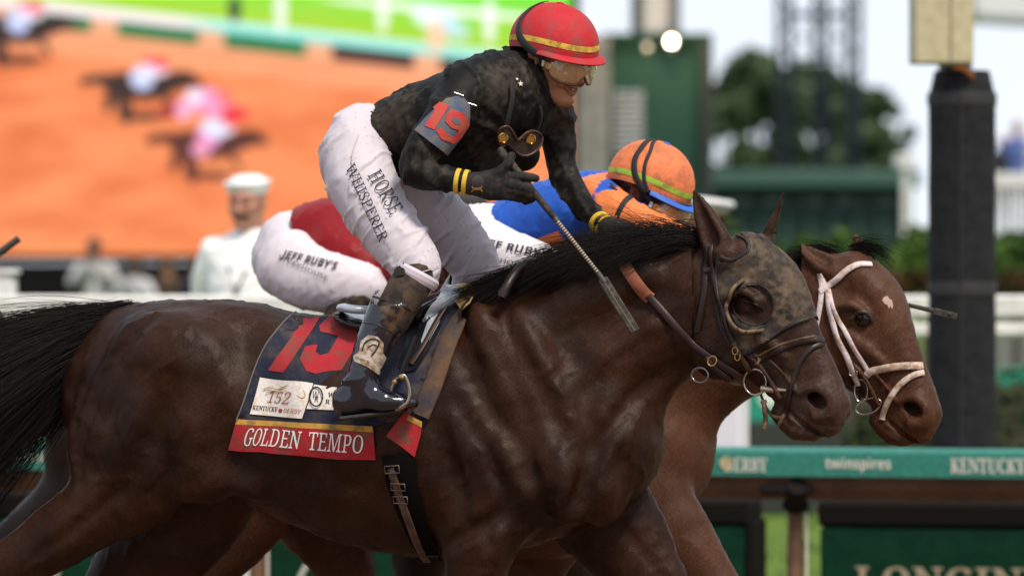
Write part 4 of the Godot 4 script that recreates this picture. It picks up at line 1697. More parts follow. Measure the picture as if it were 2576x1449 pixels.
func main_body_field() -> Field:
	var q := pose(0, 0, 0.0, 0.28)
	var w := q.w()
	var fd := Field.new(Vector3(-1.75, -0.01, -0.60), Vector3(0.95, 1.70, 0.62), 0.0115)
	torso(fd, q, [1.0, -1.0])
	neck(fd, q)
	# near hind leg, pushing off behind
	fd.chain([q.r(350, 1120, 185, 0.12, 0.13), q.r(315, 1210, 150, 0.10, 0.14), q.r(232, 1290, 95, 0.075, 0.15), q.r(130, 1362, 80, 0.062, 0.15), q.r(40, 1420, 66, 0.05, 0.15), q.r(-50, 1485, 52, 0.042, 0.15), q.r(-120, 1570, 36, 0.032, 0.15), q.r(-200, 1700, 28, 0.027, 0.15), q.r(-280, 1850, 36, 0.032, 0.15), q.r(-330, 1900, 28, 0.028, 0.15), q.r(-340, 1970, 46, 0.05, 0.15)], w, 0.04, 3)
	# sinew above the hock
	fd.chain([q.r(175, 1250, 26, 0.03, 0.15), q.r(80, 1330, 24, 0.026, 0.15), q.r(-10, 1400, 26, 0.028, 0.15)], w, 0.02, 2)
	# far hind leg
	fd.chain([q.r(520, 1160, 170, 0.12, -0.12), q.r(455, 1300, 150, 0.10, -0.14), q.r(360, 1410, 120, 0.075, -0.15), q.r(270, 1510, 85, 0.06, -0.15), q.r(190, 1590, 60, 0.05, -0.15), q.r(110, 1690, 36, 0.034, -0.15), q.r(10, 1840, 28, 0.027, -0.15), q.r(-50, 1960, 36, 0.034, -0.15), q.r(-60, 2060, 30, 0.03, -0.15), q.r(-40, 2110, 50, 0.05, -0.15)], w, 0.04, 3)
	# fold of skin from flank to stifle
	fd.chain([q.r(470, 1225, 40, 0.04, 0.19), q.r(560, 1190, 36, 0.03, 0.21), q.r(640, 1225, 34, 0.03, 0.20)], w, 0.05, 2)
	# near foreleg, upright
	fd.chain([q.r(1235, 1230, 160, 0.10, 0.14), q.r(1212, 1330, 112, 0.09, 0.15), q.r(1200, 1420, 82, 0.075, 0.15), q.r(1195, 1530, 66, 0.06, 0.15), q.r(1190, 1640, 46, 0.045, 0.15), q.r(1190, 1690, 44, 0.045, 0.15), q.r(1187, 1760, 32, 0.032, 0.15), q.r(1184, 1900, 27, 0.028, 0.15), q.r(1180, 2005, 36, 0.036, 0.15), q.r(1195, 2070, 30, 0.03, 0.15), q.r(1205, 2115, 48, 0.05, 0.15)], w, 0.03, 3)
	bulge(fd, q, 1245, 1350, -0.1, 1.0, 90, 40, 0.05, 0.19, 0.015)
	# far foreleg, reaching forward
	fd.chain([q.r(1460, 1220, 150, 0.10, -0.13), q.r(1545, 1325, 130, 0.09, -0.13), q.r(1618, 1430, 100, 0.075, -0.13), q.r(1690, 1530, 72, 0.06, -0.13), q.r(1790, 1650, 46, 0.046, -0.13), q.r(1860, 1760, 32, 0.032, -0.13), q.r(1950, 1920, 27, 0.028, -0.13), q.r(2000, 2000, 36, 0.036, -0.13), q.r(2050, 2030, 30, 0.03, -0.13), q.r(2075, 2080, 46, 0.05, -0.13)], w, 0.03, 3)
	for g in [
		[[[380, 800], [320, 850], [258, 940], [215, 1050], [195, 1160]], 0.018, 0.026],
		[[[300, 815], [232, 930], [196, 1030], [178, 1110]], 0.007, 0.02],
		[[[430, 960], [400, 1060], [350, 1160], [300, 1230]], 0.010, 0.035],
		[[[560, 1040], [530, 1130], [480, 1220]], 0.010, 0.03],
		[[[305, 1235], [190, 1325], [70, 1415]], 0.008, 0.018],
		[[[610, 840], [640, 940], [640, 1060], [600, 1160]], 0.014, 0.06],
		[[[1105, 1080], [1140, 1200], [1165, 1330]], 0.018, 0.03],
		[[[1290, 850], [1345, 950], [1400, 1050], [1440, 1140]], 0.018, 0.028],
		[[[1235, 850], [1290, 960], [1330, 1060]], 0.010, 0.022],
		[[[1180, 920], [1235, 1030], [1300, 1120], [1345, 1210]], 0.016, 0.025],
		[[[1150, 1010], [1215, 1120], [1265, 1220], [1275, 1290]], 0.008, 0.02],
		[[[1470, 990], [1490, 1110], [1468, 1220], [1430, 1300]], 0.024, 0.028],
		[[[1390, 1130], [1385, 1230], [1350, 1310]], 0.012, 0.022],
		[[[1560, 1130], [1570, 1220], [1550, 1300]], 0.010, 0.02],
		[[[1690, 925], [1610, 985], [1545, 1070], [1500, 1130]], 0.018, 0.024],
		[[[1640, 850], [1540, 930], [1440, 1020]], 0.010, 0.025],
		[[[1122, 1375], [1180, 1340], [1250, 1300], [1290, 1240]], 0.014, 0.022],
		[[[1222, 1340], [1232, 1400], [1228, 1460]], 0.007, 0.016],
		[[[1565, 1330], [1625, 1400], [1680, 1470]], 0.008, 0.018],
		[[[700, 1180], [830, 1210], [980, 1240]], 0.005, 0.04],
		[[[1440, 880], [1560, 800], [1680, 740]], 0.009, 0.035]]:
		groove(fd, g[0], g[1], g[2])
	return fd

# a soft furrow pressed into the near side along sheet points
func groove(fd: Field, pts: Array, depth: float, r: float) -> void:
	var rings := []
	for i in pts.size():
		var p: Array = pts[i]
		var hit := lay(fd, p[0], p[1], 3.0)
		if hit.is_empty():
			continue
		var k := 0.35 if i == 0 or i == pts.size() - 1 else 1.0
		rings.append([hit[0] + hit[1] * (r - depth * k), r, r])
	if rings.size() > 1:
		fd.chain(rings, Vector3.UP, r * 0.9, 3, true)

func main_head_pose() -> Pose:
	return head_pose(0, 0, 0.245, 0.5, 0.0, 1.0)

func main_head_field() -> Field:
	var q := main_head_pose()
	var fd := Field.new(Vector3(0.45, 1.10, 0.06), Vector3(1.0, 1.90, 0.62), 0.0052)
	var look := Vector3(-0.5, 0.1, 0.75)
	head_solid(fd, q, [
		ear(q, [[1848, 655, 36], [1832, 610, 41], [1812, 560, 33], [1793, 515, 20], [1779, 482, 6]], 0.07, look, 0.01),
		ear(q, [[1898, 640, 26], [1903, 600, 26], [1918, 560, 22], [1934, 515, 12], [1946, 477, 4]], -0.065, Vector3(-0.8, 0.2, -0.2), 0.0)])
	return fd

# ---------------------------------------------------------------- coat
var coat_noise := noise(3.2, 11, 4)
var dust_noise := noise(7.0, 12, 5)
var speck_noise := noise(60.0, 13, 2)

func coat(base: Color, warm: Color, dust: Color, dust_amount: float) -> Variant:
	return func(p: Vector3, _n: Vector3) -> Color:
		var v := coat_noise.get_noise_3dv(p) * 0.9 + 0.5
		var c := base.lerp(warm, clampf(v * 0.8, 0.0, 1.0))
		c = c * (0.9 + 0.2 * speck_noise.get_noise_3dv(p))
		var d := smoothstep(0.08, 0.5, dust_noise.get_noise_3dv(p)) * dust_amount
		return c.lerp(dust, d)

func coat_material() -> StandardMaterial3D:
	if mats.has("coat"):
		return mats["coat"]
	var m := paint("coat", Color(1, 1, 1), 0.50, 0.0, 0.29)
	m.vertex_color_use_as_albedo = true
	grain(m, 0.09, 31, 0.55, 6.0, 1.6)
	m.uv1_scale = Vector3(3.5, 16.0, 16.0)
	return m

func relief(amount: float, seed_no: int, freq: float) -> Variant:
	var a := noise(freq, seed_no, 3)
	var b := noise(freq * 0.6, seed_no + 7, 2)
	return func(p: Vector3, _n: Vector3) -> float:
		# slight unevenness, and cords (veins, seams, wrinkles) here and there
		var r := maxf(0.0, 1.0 - absf(b.get_noise_3dv(p)) * 9.0)
		return (a.get_noise_3dv(p) + r * r * 0.9) * amount

# hair: tapering ribbons from roots, given start, direction and a pull
func hair(roots: Array, rng: RandomNumberGenerator, count: int, width: float, segs: int) -> Soup:
	var s := Soup.new()
	var m := roots.size()
	# strands gather in locks
	var locks := []
	for i in maxi(4, count / 16):
		locks.append([rng.randf() * (m - 1.001), Vector3(rng.randfn(), rng.randfn(), rng.randfn()), rng.randf_range(0.6, 1.4), Vector3(rng.randfn(), rng.randfn(), rng.randfn()), rng.randf_range(0.7, 1.2)])
	for i in count:
		var lock: Array = locks[rng.randi() % locks.size()]
		var t: float = clampf(lock[0] + rng.randfn() * 0.05, 0.0, m - 1.001)
		var j := int(t)
		var u := t - j
		var a: Dictionary = roots[j]
		var b: Dictionary = roots[j + 1]
		var p: Vector3 = a.p.lerp(b.p, u) + Vector3(rng.randfn(), rng.randfn(), rng.randfn()) * lerpf(a.spread, b.spread, u)
		var d: Vector3 = (a.d.lerp(b.d, u) + (lock[1] * 0.9 + Vector3(rng.randfn(), rng.randfn(), rng.randfn()) * 0.35) * lerpf(a.fan, b.fan, u)).normalized()
		var ln: float = lerpf(a.l, b.l, u) * rng.randf_range(0.75, 1.05) * lock[4]
		var pull: Vector3 = a.g.lerp(b.g, u) * lock[2]
		var curl: Vector3 = lock[3] * 0.2 + Vector3(rng.randfn(), rng.randfn(), rng.randfn()) * 0.05
		var side := d.cross(Vector3(rng.randf_range(-0.4, 0.4), rng.randf_range(-0.4, 0.4), 1.0)).normalized()
		var tone := rng.randf_range(0.6, 1.5)
		if rng.randf() < 0.14:
			tone *= 2.6
		s.col = Color(tone, tone * rng.randf_range(0.72, 0.95), tone * rng.randf_range(0.6, 0.9))
		var wd := width * rng.randf_range(0.5, 1.3)
		var q := p
		var last := -1
		for k in segs + 1:
			var e := float(k) / segs
			var hw := wd * (1.0 - e * e * 0.9) * 0.5
			var nn := side.cross(d).normalized()
			if nn.z < 0.0:
				nn = -nn
			var i0 := s.add(q - side * hw, (nn - side * 0.7).normalized())
			s.add(q + side * hw, (nn + side * 0.7).normalized())
			if last >= 0:
				s.ix.append_array(PackedInt32Array([last, last + 1, i0 + 1, last, i0 + 1, i0]))
			last = i0
			q += d * ln / segs
			d = (d + (pull + curl * sin(e * 5.0 + tone * 9.0)) / segs).normalized()
	return s

func hair_material() -> StandardMaterial3D:
	var m := paint("hair", Color(0.0060, 0.0050, 0.0046), 0.5, 0.0, 0.22)
	m.vertex_color_use_as_albedo = true
	return m

func hr(p: Vector3, d: Vector3, l: float, g: Vector3, spread: float, fan: float) -> Dictionary:
	return {"p": p, "d": d, "l": l, "g": g, "spread": spread, "fan": fan}

var horse_node: Node3D

func main_horse() -> void:
	var fd: Field = result("main_body")
	var hd: Field = result("main_head")
	field_of["main"] = fd
	field_of["main_head"] = hd
	var q := pose(0, 0, 0.0, 0.28)
	var hq := main_head_pose()
	var h := thing("race_horse", "dark bay race horse with a mud-spattered blinker hood and number 19 cloth, nearest the camera", "horse", Vector3(0.10, 0, 0.12))
	var tint: Variant = coat(Color(0.026, 0.0092, 0.0048), Color(0.074, 0.0260, 0.0105), Color(0.075, 0.042, 0.026), 0.34)
	var seam := at(1718, 750, 0.245)
	var body := fd.mesh(tint, relief(0.005, 21, 9.0), func(p: Vector3) -> bool: return (p - seam).x < 0.03)
	var muzzle := hq.p(2060, 1040)
	var head_coat: Variant = coat(Color(0.042, 0.0175, 0.0105), Color(0.080, 0.034, 0.019), Color(0.11, 0.070, 0.045), 0.55)
	var head_tint: Variant = func(p: Vector3, n: Vector3) -> Color:
		# pale dusty skin round nose and lips
		var d := smoothstep(0.17, 0.07, p.distance_to(muzzle) + 0.03 * dust_noise.get_noise_3dv(p * 2.0))
		return head_coat.call(p, n).lerp(Color(0.115, 0.066, 0.045), d * 0.75 * (0.7 + 0.5 * speck_noise.get_noise_3dv(p)))
	var head := hd.mesh(head_tint, relief(0.0018, 22, 22.0), func(p: Vector3) -> bool: return (p - seam).x > 0.0)
	var joined := ArrayMesh.new()
	joined.add_surface_from_arrays(Mesh.PRIMITIVE_TRIANGLES, body.surface_get_arrays(0))
	joined.add_surface_from_arrays(Mesh.PRIMITIVE_TRIANGLES, head.surface_get_arrays(0))
	part("body", joined, coat_material(), h)
	horse_node = h
	# eye
	var e := Soup.new()
	var ec := hq.o(1905, 771, 0.074)
	e.lathe(ec - hq.w() * 0.006, hq.w(), [[0.021, 0.0], [0.0195, 0.008], [0.015, 0.014], [0.008, 0.018], [0.0, 0.019]], 14)
	part("eye", e.done(), paint("eye", Color(0.006, 0.004, 0.003), 0.06), h)
	# tail
	var rng := RandomNumberGenerator.new()
	rng.seed = 7
	var roots := [
		hr(q.p(352, 788), Vector3(-1, 0.06, 0.0), 0.70, Vector3(-0.3, -0.85, 0.0), 0.010, 0.05),
		hr(q.p(325, 796), Vector3(-1, -0.16, 0.05), 0.80, Vector3(-0.1, -0.6, 0.1), 0.016, 0.09),
		hr(q.p(290, 815), Vector3(-1, -0.36, 0.1), 0.85, Vector3(-0.1, -0.5, 0.1), 0.022, 0.12),
		hr(q.p(262, 850), Vector3(-1, -0.62, 0.0), 0.85, Vector3(-0.1, -0.4, 0.0), 0.024, 0.14),
		hr(q.p(235, 890), Vector3(-1, -1.0, -0.1), 0.72, Vector3(-0.3, -0.2, 0.0), 0.026, 0.18)]
	var tail := Field.new(Vector3(-1.85, 1.0, -0.35), Vector3(-0.95, 1.62, 0.05), 0.012)
	tail.chain([q.r(360, 800, 24, 0.03), q.r(290, 815, 36, 0.04), q.r(200, 860, 62, 0.05), q.r(110, 925, 88, 0.05), q.r(10, 1010, 100, 0.05), q.r(-90, 1090, 90, 0.04)], q.w(), 0.02, 3)
	var tm := part("tail", tail.mesh(null, relief(0.010, 41, 20.0)), hair_material(), h)
	var th := part("tail_hair", hair(roots, rng, 13000, 0.0012, 11).done(), hair_material(), tm)
	th.set_meta("kind", "stuff")
	# mane, blown back over the neck
	var mane := []
	var crest := [[1200, 748], [1290, 715], [1380, 678], [1470, 646], [1560, 622], [1650, 606], [1730, 596], [1790, 592]]
	for i in crest.size():
		var c: Array = crest[i]
		var e2 := i / 7.0
		mane.append(hr(q.p(c[0], c[1] + 16) + q.w() * 0.02, Vector3(-1.0, -0.06 + 0.22 * e2, 0.22), 0.22 + 0.08 * e2, Vector3(-0.3, -0.75, 0.25), 0.010 + 0.004 * e2, 0.10))
	var mh := part("mane", hair(mane, rng, 9500, 0.0013, 8).done(), hair_material(), h)
	mh.set_meta("kind", "stuff")
	# mane lifted off the neck by the wind, seen against the other rider
	var wild := []
	for c in [[1480, 640], [1560, 620], [1640, 605], [1720, 598], [1780, 590]]:
		wild.append(hr(q.p(c[0], c[1] + 6), Vector3(-1.0, 0.42, 0.2), 0.25, Vector3(-0.6, -1.0, 0.0), 0.012, 0.20))
	var wh := part("mane", hair(wild, rng, 520, 0.0013, 9).done(), hair_material(), h)
	wh.set_meta("kind", "stuff")
	# forelock tuft between the ears

# detail sheets: c1 rider, c2 heads, c3 saddle, c4 chest
func c1(x: float, y: float) -> Vector2:
	return Vector2(759.7 + 0.5244 * x, 0.5244 * y)
func c2(x: float, y: float) -> Vector2:
	return Vector2(1519.3 + 0.5244 * x, 414.4 + 0.5244 * y)
func c3(x: float, y: float) -> Vector2:
	return Vector2(483.4 + 0.4051 * x, 656.0 + 0.4051 * y)
func c4(x: float, y: float) -> Vector2:
	return Vector2(759.7 + 0.4558 * x, 897.8 + 0.4558 * y)
func l1(a: Array) -> Array:
	return a.map(func(p: Array) -> Vector2: return c1(p[0], p[1]))
func l2(a: Array) -> Array:
	return a.map(func(p: Array) -> Vector2: return c2(p[0], p[1]))
func l3(a: Array) -> Array:
	return a.map(func(p: Array) -> Vector2: return c3(p[0], p[1]))
func l4(a: Array) -> Array:
	return a.map(func(p: Array) -> Vector2: return c4(p[0], p[1]))

# cloth or leather with dried mud in patches
func muddy(name_: String, col: Color, mud: Color, rough: float, share: float, scale := 9.0, seed_no := 5) -> StandardMaterial3D:
	if mats.has(name_):
		return mats[name_]
	var m := StandardMaterial3D.new()
	m.roughness = rough
	m.metallic_specular = 0.4
	var a := col.linear_to_srgb()
	var b := mud.linear_to_srgb()
	m.albedo_texture = noise_map(0.0075, seed_no, [[0.0, a.darkened(0.15)], [0.5 - share * 0.5, a], [0.66 - share * 0.5, a.lerp(b, 0.35)], [0.80 - share * 0.45, b.lerp(a, 0.25)], [1.0 - share * 0.2, b]], 512, 7)
	m.uv1_triplanar = true
	m.uv1_scale = Vector3(scale, scale, scale) * 0.55
	m.normal_enabled = true
	m.normal_texture = noise_map(0.05, 6, [], 256, 3, true, 1.5)
	m.normal_scale = 0.6
	mats[name_] = m
	return m

func leather(name_: String, col: Color, rough := 0.45) -> StandardMaterial3D:
	if mats.has(name_):
		return mats[name_]
	return grain(paint(name_, col, rough, 0.0, 0.45), 0.06, 51, 0.6, 12.0, 1.0)

func ring_mesh(c: Vector3, u: Vector3, v: Vector3, r1: float, r2: float, thick: float, soup: Soup = null) -> Soup:
	var s := soup if soup else Soup.new()
	var pts := []
	for i in 25:
		pts.append(c + u * cos(TAU * i / 24.0) * r1 + v * sin(TAU * i / 24.0) * r2)
	s.tube(pts, [thick], 7, false)
	return s

func saddle_cloth() -> void:
	var fd: Field = field_of["main"]
	var t := thing("saddle_cloth", "navy saddle cloth with red number 19 and red hem lettered GOLDEN TEMPO", "saddle cloth", Vector3(-0.62, 0, 0.3))
	var wrinkle: Variant = func(p: Vector2) -> float:
		var a := (p.x * 0.93 + p.y * 0.36)
		var fade := smoothstep(1060.0, 880.0, p.y)
		return 0.004 * sin(a * 0.055) * fade + 0.0035 * sin(a * 0.031 + p.y * 0.006 + 1.0) + 0.002 * sin(p.y * 0.03 + p.x * 0.008)
	var navy := muddy("cloth_navy", Color(0.010, 0.014, 0.036), Color(0.09, 0.06, 0.04), 0.85, 0.06, 5.0, 61)
	var left := [[700, 300], [655, 326], [590, 372], [530, 440], [470, 520], [430, 590], [400, 650], [370, 720], [340, 800], [305, 900], [272, 984]]
	var poly := left + [[500, 1000], [800, 1014], [1127, 1032], [1200, 1010], [1320, 990], [1420, 1000], [1500, 760], [1580, 560], [1640, 420], [1700, 310], [1740, 240], [1500, 270], [1200, 330], [900, 305]]
	var cl := part("cloth", drape(fd, l3(poly), 13.0, 0.007, wrinkle).done(), navy, t)
	part("piping", strap(fd, l3(left), 0.004, 0.003, 0.007).done(), paint("pip", Color(0.10, 0.095, 0.09), 0.8), cl)
	var red := muddy("cloth_red", Color(0.38, 0.012, 0.022), Color(0.12, 0.07, 0.04), 0.8, 0.08, 6.0, 63)
	part("numeral", drape(fd, l3([[478, 684], [572, 697], [690, 530], [760, 430], [830, 312], [704, 304], [655, 340], [640, 372], [676, 352], [690, 365]]), 12.0, 0.0085, wrinkle).done(), red, cl, "red numeral 1 on the saddle cloth")
	part("numeral", drape(fd, l3([[790, 432], [840, 380], [905, 330], [1035, 430], [1010, 560], [930, 682], [850, 690], [770, 712], [715, 700], [675, 625], [705, 550], [785, 548], [772, 590], [800, 606], [850, 590], [912, 484], [800, 470]]), 12.0, 0.0085, wrinkle).done(), red, cl, "red numeral 9 on the saddle cloth, folded under the saddle")
	var gold := muddy("cloth_gold", Color(0.52, 0.29, 0.055), Color(0.16, 0.09, 0.04), 0.8, 0.12, 8.0, 65)
	part("gold_stripe", drape(fd, l3([[272, 982], [500, 998], [800, 1012], [1126, 1030], [1130, 1066], [800, 1046], [500, 1030], [264, 1014]]), 12.0, 0.0095, wrinkle).done(), gold, t)
	var hem := part("name_hem", drape(fd, l3([[264, 1016], [500, 1032], [800, 1048], [1130, 1068], [1140, 1236], [900, 1228], [600, 1200], [222, 1170]]), 12.0, 0.0095, wrinkle).done(), red, t)
	var white := paint("print_white", Color(0.74, 0.70, 0.68), 0.8)
	var txt := letters("GOLDEN", "Droid Serif", 400)
	part("lettering", print_on(fd, txt, c3(316, 1142), c3(668, 1165) - c3(316, 1142), c3(342, 1036) - c3(316, 1142), 0.0115, wrinkle).done(), white, hem, "white lettering GOLDEN")
	part("lettering", print_on(fd, letters("TEMPO", "Droid Serif", 400), c3(722, 1170), c3(1060, 1194) - c3(722, 1170), c3(736, 1060) - c3(722, 1170), 0.0115, wrinkle).done(), white, hem, "white lettering TEMPO")
	# badges
	var badge_mat := muddy("badge", Color(0.76, 0.73, 0.71), Color(0.52, 0.40, 0.28), 0.8, 0.07, 12.0, 67)
	var b1 := part("badge", drape(fd, l3([[425, 730], [590, 748], [757, 770], [724, 876], [690, 982], [520, 968], [355, 952], [390, 840]]), 12.0, 0.0105, wrinkle).done(), badge_mat, t, "white badge reading 152 Kentucky Derby")
	var brown := paint("print_brown", Color(0.30, 0.11, 0.04), 0.8)
	var dark := paint("print_dark", Color(0.015, 0.015, 0.022), 0.8)
	part("lettering", print_on(fd, letters("152", "Droid Serif", 400), c3(468, 880), c3(612, 894) - c3(468, 880), c3(496, 806) - c3(468, 880), 0.012, wrinkle).done(), brown, b1)
	part("lettering", print_on(fd, letters("KENTUCKY", "Droid Serif", 700), c3(370, 926), c3(545, 940) - c3(370, 926), c3(376, 898) - c3(370, 926), 0.012, wrinkle).done(), dark, b1)
	part("lettering", print_on(fd, letters("DERBY", "Droid Serif", 400), c3(584, 944), c3(684, 953) - c3(584, 944), c3(590, 918) - c3(584, 944), 0.012, wrinkle).done(), brown, b1)
	var rose := paint("print_rose", Color(0.36, 0.02, 0.03), 0.8)
	part("rose", drape(fd, l3([[553, 930], [560, 920], [572, 920], [580, 930], [577, 942], [564, 946], [554, 940]]), 8.0, 0.012, wrinkle).done(), rose, b1)
	var line := Soup.new()
	for a in [[[450, 800], [490, 786], [540, 800], [590, 790], [640, 788], [672, 768], [690, 800], [712, 838], [690, 858], [660, 838], [640, 826]], [[470, 820], [520, 806], [560, 818]], [[560, 790], [600, 778], [630, 782]]]:
		strap(fd, l3(a), 0.003, 0.001, 0.0115, 4, line)
	part("running_horse_outline", line.done(), paint("print_tan", Color(0.50, 0.36, 0.22), 0.8), b1)
	var b2 := part("badge", drape(fd, l3([[762, 776], [900, 790], [885, 860], [880, 930], [716, 922], [740, 850]]), 12.0, 0.0105, wrinkle).done(), badge_mat, t, "white badge with a ringed WR monogram")
	var rg := Soup.new()
	var loop := []
	for i in 17:
		var an := TAU * i / 16.0
		loop.append(c3(776 + 41 * cos(an), 850 + 58 * sin(an)))
	strap(fd, loop, 0.004, 0.001, 0.0115, 2, rg)
	part("ring", rg.done(), dark, b2)
	part("lettering", print_on(fd, letters("W", "Droid Sans", 400), c3(748, 858), Vector2(15, 1), Vector2(3, -18), 0.012, wrinkle).done(), dark, b2)
	part("lettering", print_on(fd, letters("R", "Droid Sans", 400), c3(764, 882), Vector2(9, 0.5), Vector2(2, -15), 0.012, wrinkle).done(), dark, b2)
	part("lettering", print_on(fd, letters("W", "Droid Serif", 700), c3(842, 848), Vector2(17, 1), Vector2(2, -11), 0.012, wrinkle).done(), dark, b2)
	part("lettering", print_on(fd, letters("R", "Droid Serif", 700), c3(828, 890), Vector2(11, 1), Vector2(2, -11), 0.012, wrinkle).done(), dark, b2)
	# front edge, caked with mud, and its turned-up corner
	var mudded := muddy("cloth_edge", Color(0.12, 0.065, 0.035), Color(0.035, 0.035, 0.045), 0.9, 0.3, 6.0, 69)
	part("front_edge", strap(fd, l3([[1725, 285], [1660, 390], [1600, 500], [1545, 650], [1490, 800], [1420, 965]]), 0.052, 0.006, 0.010).done(), mudded, t)
	part("corner", drape(fd, l3([[1325, 938], [1430, 1006], [1420, 1080], [1384, 1216], [1300, 1150], [1210, 1090], [1270, 1010]]), 12.0, 0.014).done(), red, t, "red front corner of the saddle cloth, muddy")
	part("gold_stripe", drape(fd, l3([[1345, 962], [1430, 1000], [1424, 1036], [1332, 988]]), 10.0, 0.0155).done(), gold, t)
	part("chamois", drape(fd, l3([[1606, 268], [1640, 186], [1700, 176], [1774, 182], [1780, 206], [1744, 290], [1692, 340], [1650, 290]]), 10.0, 0.018).done(), muddy("chamois", Color(0.52, 0.33, 0.13), Color(0.3, 0.17, 0.07), 0.9, 0.1, 10.0, 71), t)

func saddle() -> void:
	var fd: Field = field_of["main"]
	var q := pose(0, 0, 0.0, 0.28)
	var t := thing("racing_saddle", "small black racing saddle with pale blue-grey rim, girth and steel stirrup", "saddle", Vector3(-0.4, 0, 0.25))
	var black := leather("saddle_black", Color(0.010, 0.010, 0.013), 0.32)
	var pale := paint("saddle_pale", Color(0.32, 0.37, 0.44), 0.18, 0.0, 0.6)
	var sf := Field.new(at(830, 830, 0.0) + Vector3(0, -0.06, -0.28), at(1220, 700, 0.0) + Vector3(0, 0.03, 0.36), 0.008)
	var a: Array = l3([[945, 330], [1050, 372], [1250, 400], [1430, 330], [1570, 240], [1640, 205]])
	var rr := []
	for i in a.size():
		rr.append(q.r(a[i].x, a[i].y + 6, [16, 17, 20, 20, 17, 12][i], [0.10, 0.15, 0.17, 0.14, 0.10, 0.06][i], 0.06))
	sf.chain(rr, q.w(), 0.01, 3)
	part("seat", sf.mesh(), black, t)
	var rim := Soup.new()
	rim.tube(smooth([q.p(930, 780, 0.20), q.p(895, 779, 0.22), q.p(866, 775, 0.22), q.p(856, 775, 0.17), q.p(866, 773, 0.08)], 4), [0.012], 8)
	part("cantle_rim", rim.done(), pale, t)
	part("cantle", drape([sf, fd], l3([[908, 300], [925, 278], [985, 268], [1095, 300], [1088, 395], [1005, 378], [930, 345]]), 9.0, 0.012).done(), pale, t)
	part("flap", drape([sf, fd], l3([[1380, 330], [1560, 235], [1625, 250], [1600, 330], [1540, 450], [1480, 560], [1400, 680], [1315, 712], [1285, 660], [1330, 540], [1350, 420]]), 11.0, 0.016).done(), black, t)
	part("knee_roll", drape([sf, fd], l3([[1392, 350], [1470, 280], [1590, 192], [1645, 196], [1600, 245], [1500, 320], [1420, 372]]), 9.0, 0.022).done(), pale, t)
	part("knee_roll", drape([sf, fd], l3([[1430, 520], [1470, 410], [1540, 330], [1580, 330], [1540, 420], [1480, 520], [1435, 560]]), 9.0, 0.020).done(), pale, t)
	var straps := Soup.new()
	strap([sf, fd], l3([[1600, 300], [1520, 420], [1440, 560], [1370, 660]]), 0.014, 0.004, 0.021, 5, straps)
	part("billet", straps.done(), leather("tack_brown", Color(0.045, 0.020, 0.012), 0.5), t)
	# girth
	var g := drape(fd, l4([[440, 545], [520, 535], [630, 545], [640, 700], [690, 900], [752, 1050], [800, 1165], [690, 1150], [600, 1010], [530, 860], [474, 700]]), 13.0, 0.011)
	var gp := part("girth", g.done(), paint("girth_black", Color(0.006, 0.0055, 0.0055), 0.95, 0.0, 0.1), t)
	part("girth_strap", strap(fd, l4([[492, 608], [525, 690], [556, 790], [596, 900], [640, 1010], [690, 1100], [760, 1142]]), 0.021, 0.005, 0.014).done(), muddy("girth_strap", Color(0.06, 0.032, 0.02), Color(0.14, 0.09, 0.055), 0.7, 0.2, 9.0, 73), gp)
	var brass := paint("brass", Color(0.45, 0.28, 0.08), 0.3, 1.0)
	var steel := paint("steel", Color(0.45, 0.42, 0.38), 0.22, 1.0)
	for p in [[505, 612], [540, 702], [556, 775]]:
		var s2: Vector2 = c4(p[0], p[1])
		var hit := lay(fd, s2.x, s2.y)
		var n: Vector3 = hit[1]
		var u := Vector3(0.95, 0.1, 0.0)
		u = (u - n * u.dot(n)).normalized()
		var v := n.cross(u)
		var c: Vector3 = hit[0] + n * 0.020
		var b := Soup.new()
		b.tube([c - u * 0.02 - v * 0.01, c + u * 0.02 - v * 0.01, c + u * 0.02 + v * 0.01, c - u * 0.02 + v * 0.01, c - u * 0.02 - v * 0.01], [0.0022], 6)
		part("buckle", b.done(), paint("buckle_dark", Color(0.10, 0.08, 0.065), 0.5, 0.6), gp)
	# stirrup leather and iron
	var zz := 0.345
	var sl := Soup.new()
	var pts := []
	var nor := []
	for p in smooth(l3([[1390, 470], [1350, 570], [1318, 650], [1292, 722]]), 5):
		pts.append(at(p.x, p.y, zz - 0.02))
		nor.append(Vector3(0.2, 0.1, 1))
	band(sl, pts, nor, 0.016, 0.004)
	part("stirrup_leather", sl.done(), black, t)
	var iron := Soup.new()
	var loop := []
	for p in l3([[1285, 720], [1318, 716], [1342, 770], [1350, 840], [1330, 890]]):
		loop.append(at(p.x, p.y, zz + 0.045))
	iron.tube(smooth(loop, 4), [0.006], 8)
	loop = []
	for p in l3([[1285, 720], [1255, 745], [1235, 800], [1215, 850], [1195, 905]]):
		loop.append(at(p.x, p.y, zz - 0.045))
	iron.tube(smooth(loop, 4), [0.006], 8)
	iron.tube([at(c3(1330, 890).x, c3(1330, 890).y, zz + 0.045), at(c3(1290, 920).x, c3(1290, 920).y, zz + 0.04), at(c3(1200, 925).x, c3(1200, 925).y, zz - 0.03), at(c3(1195, 905).x, c3(1195, 905).y, zz - 0.045)], [0.008], 8)
	part("stirrup_iron", iron.done(), paint("steel_dull", Color(0.34, 0.29, 0.24), 0.3, 1.0), t)
	for p in [[1255, 752], [1300, 724]]:
		var b := Soup.new()
		var s2: Vector2 = c3(p[0], p[1])
		b.lathe(at(s2.x, s2.y, zz + 0.05), Vector3(0, 0, 1), [[0.006, -0.004], [0.006, 0.002], [0.0, 0.004]], 10)
		part("rivet", b.done(), brass, t)

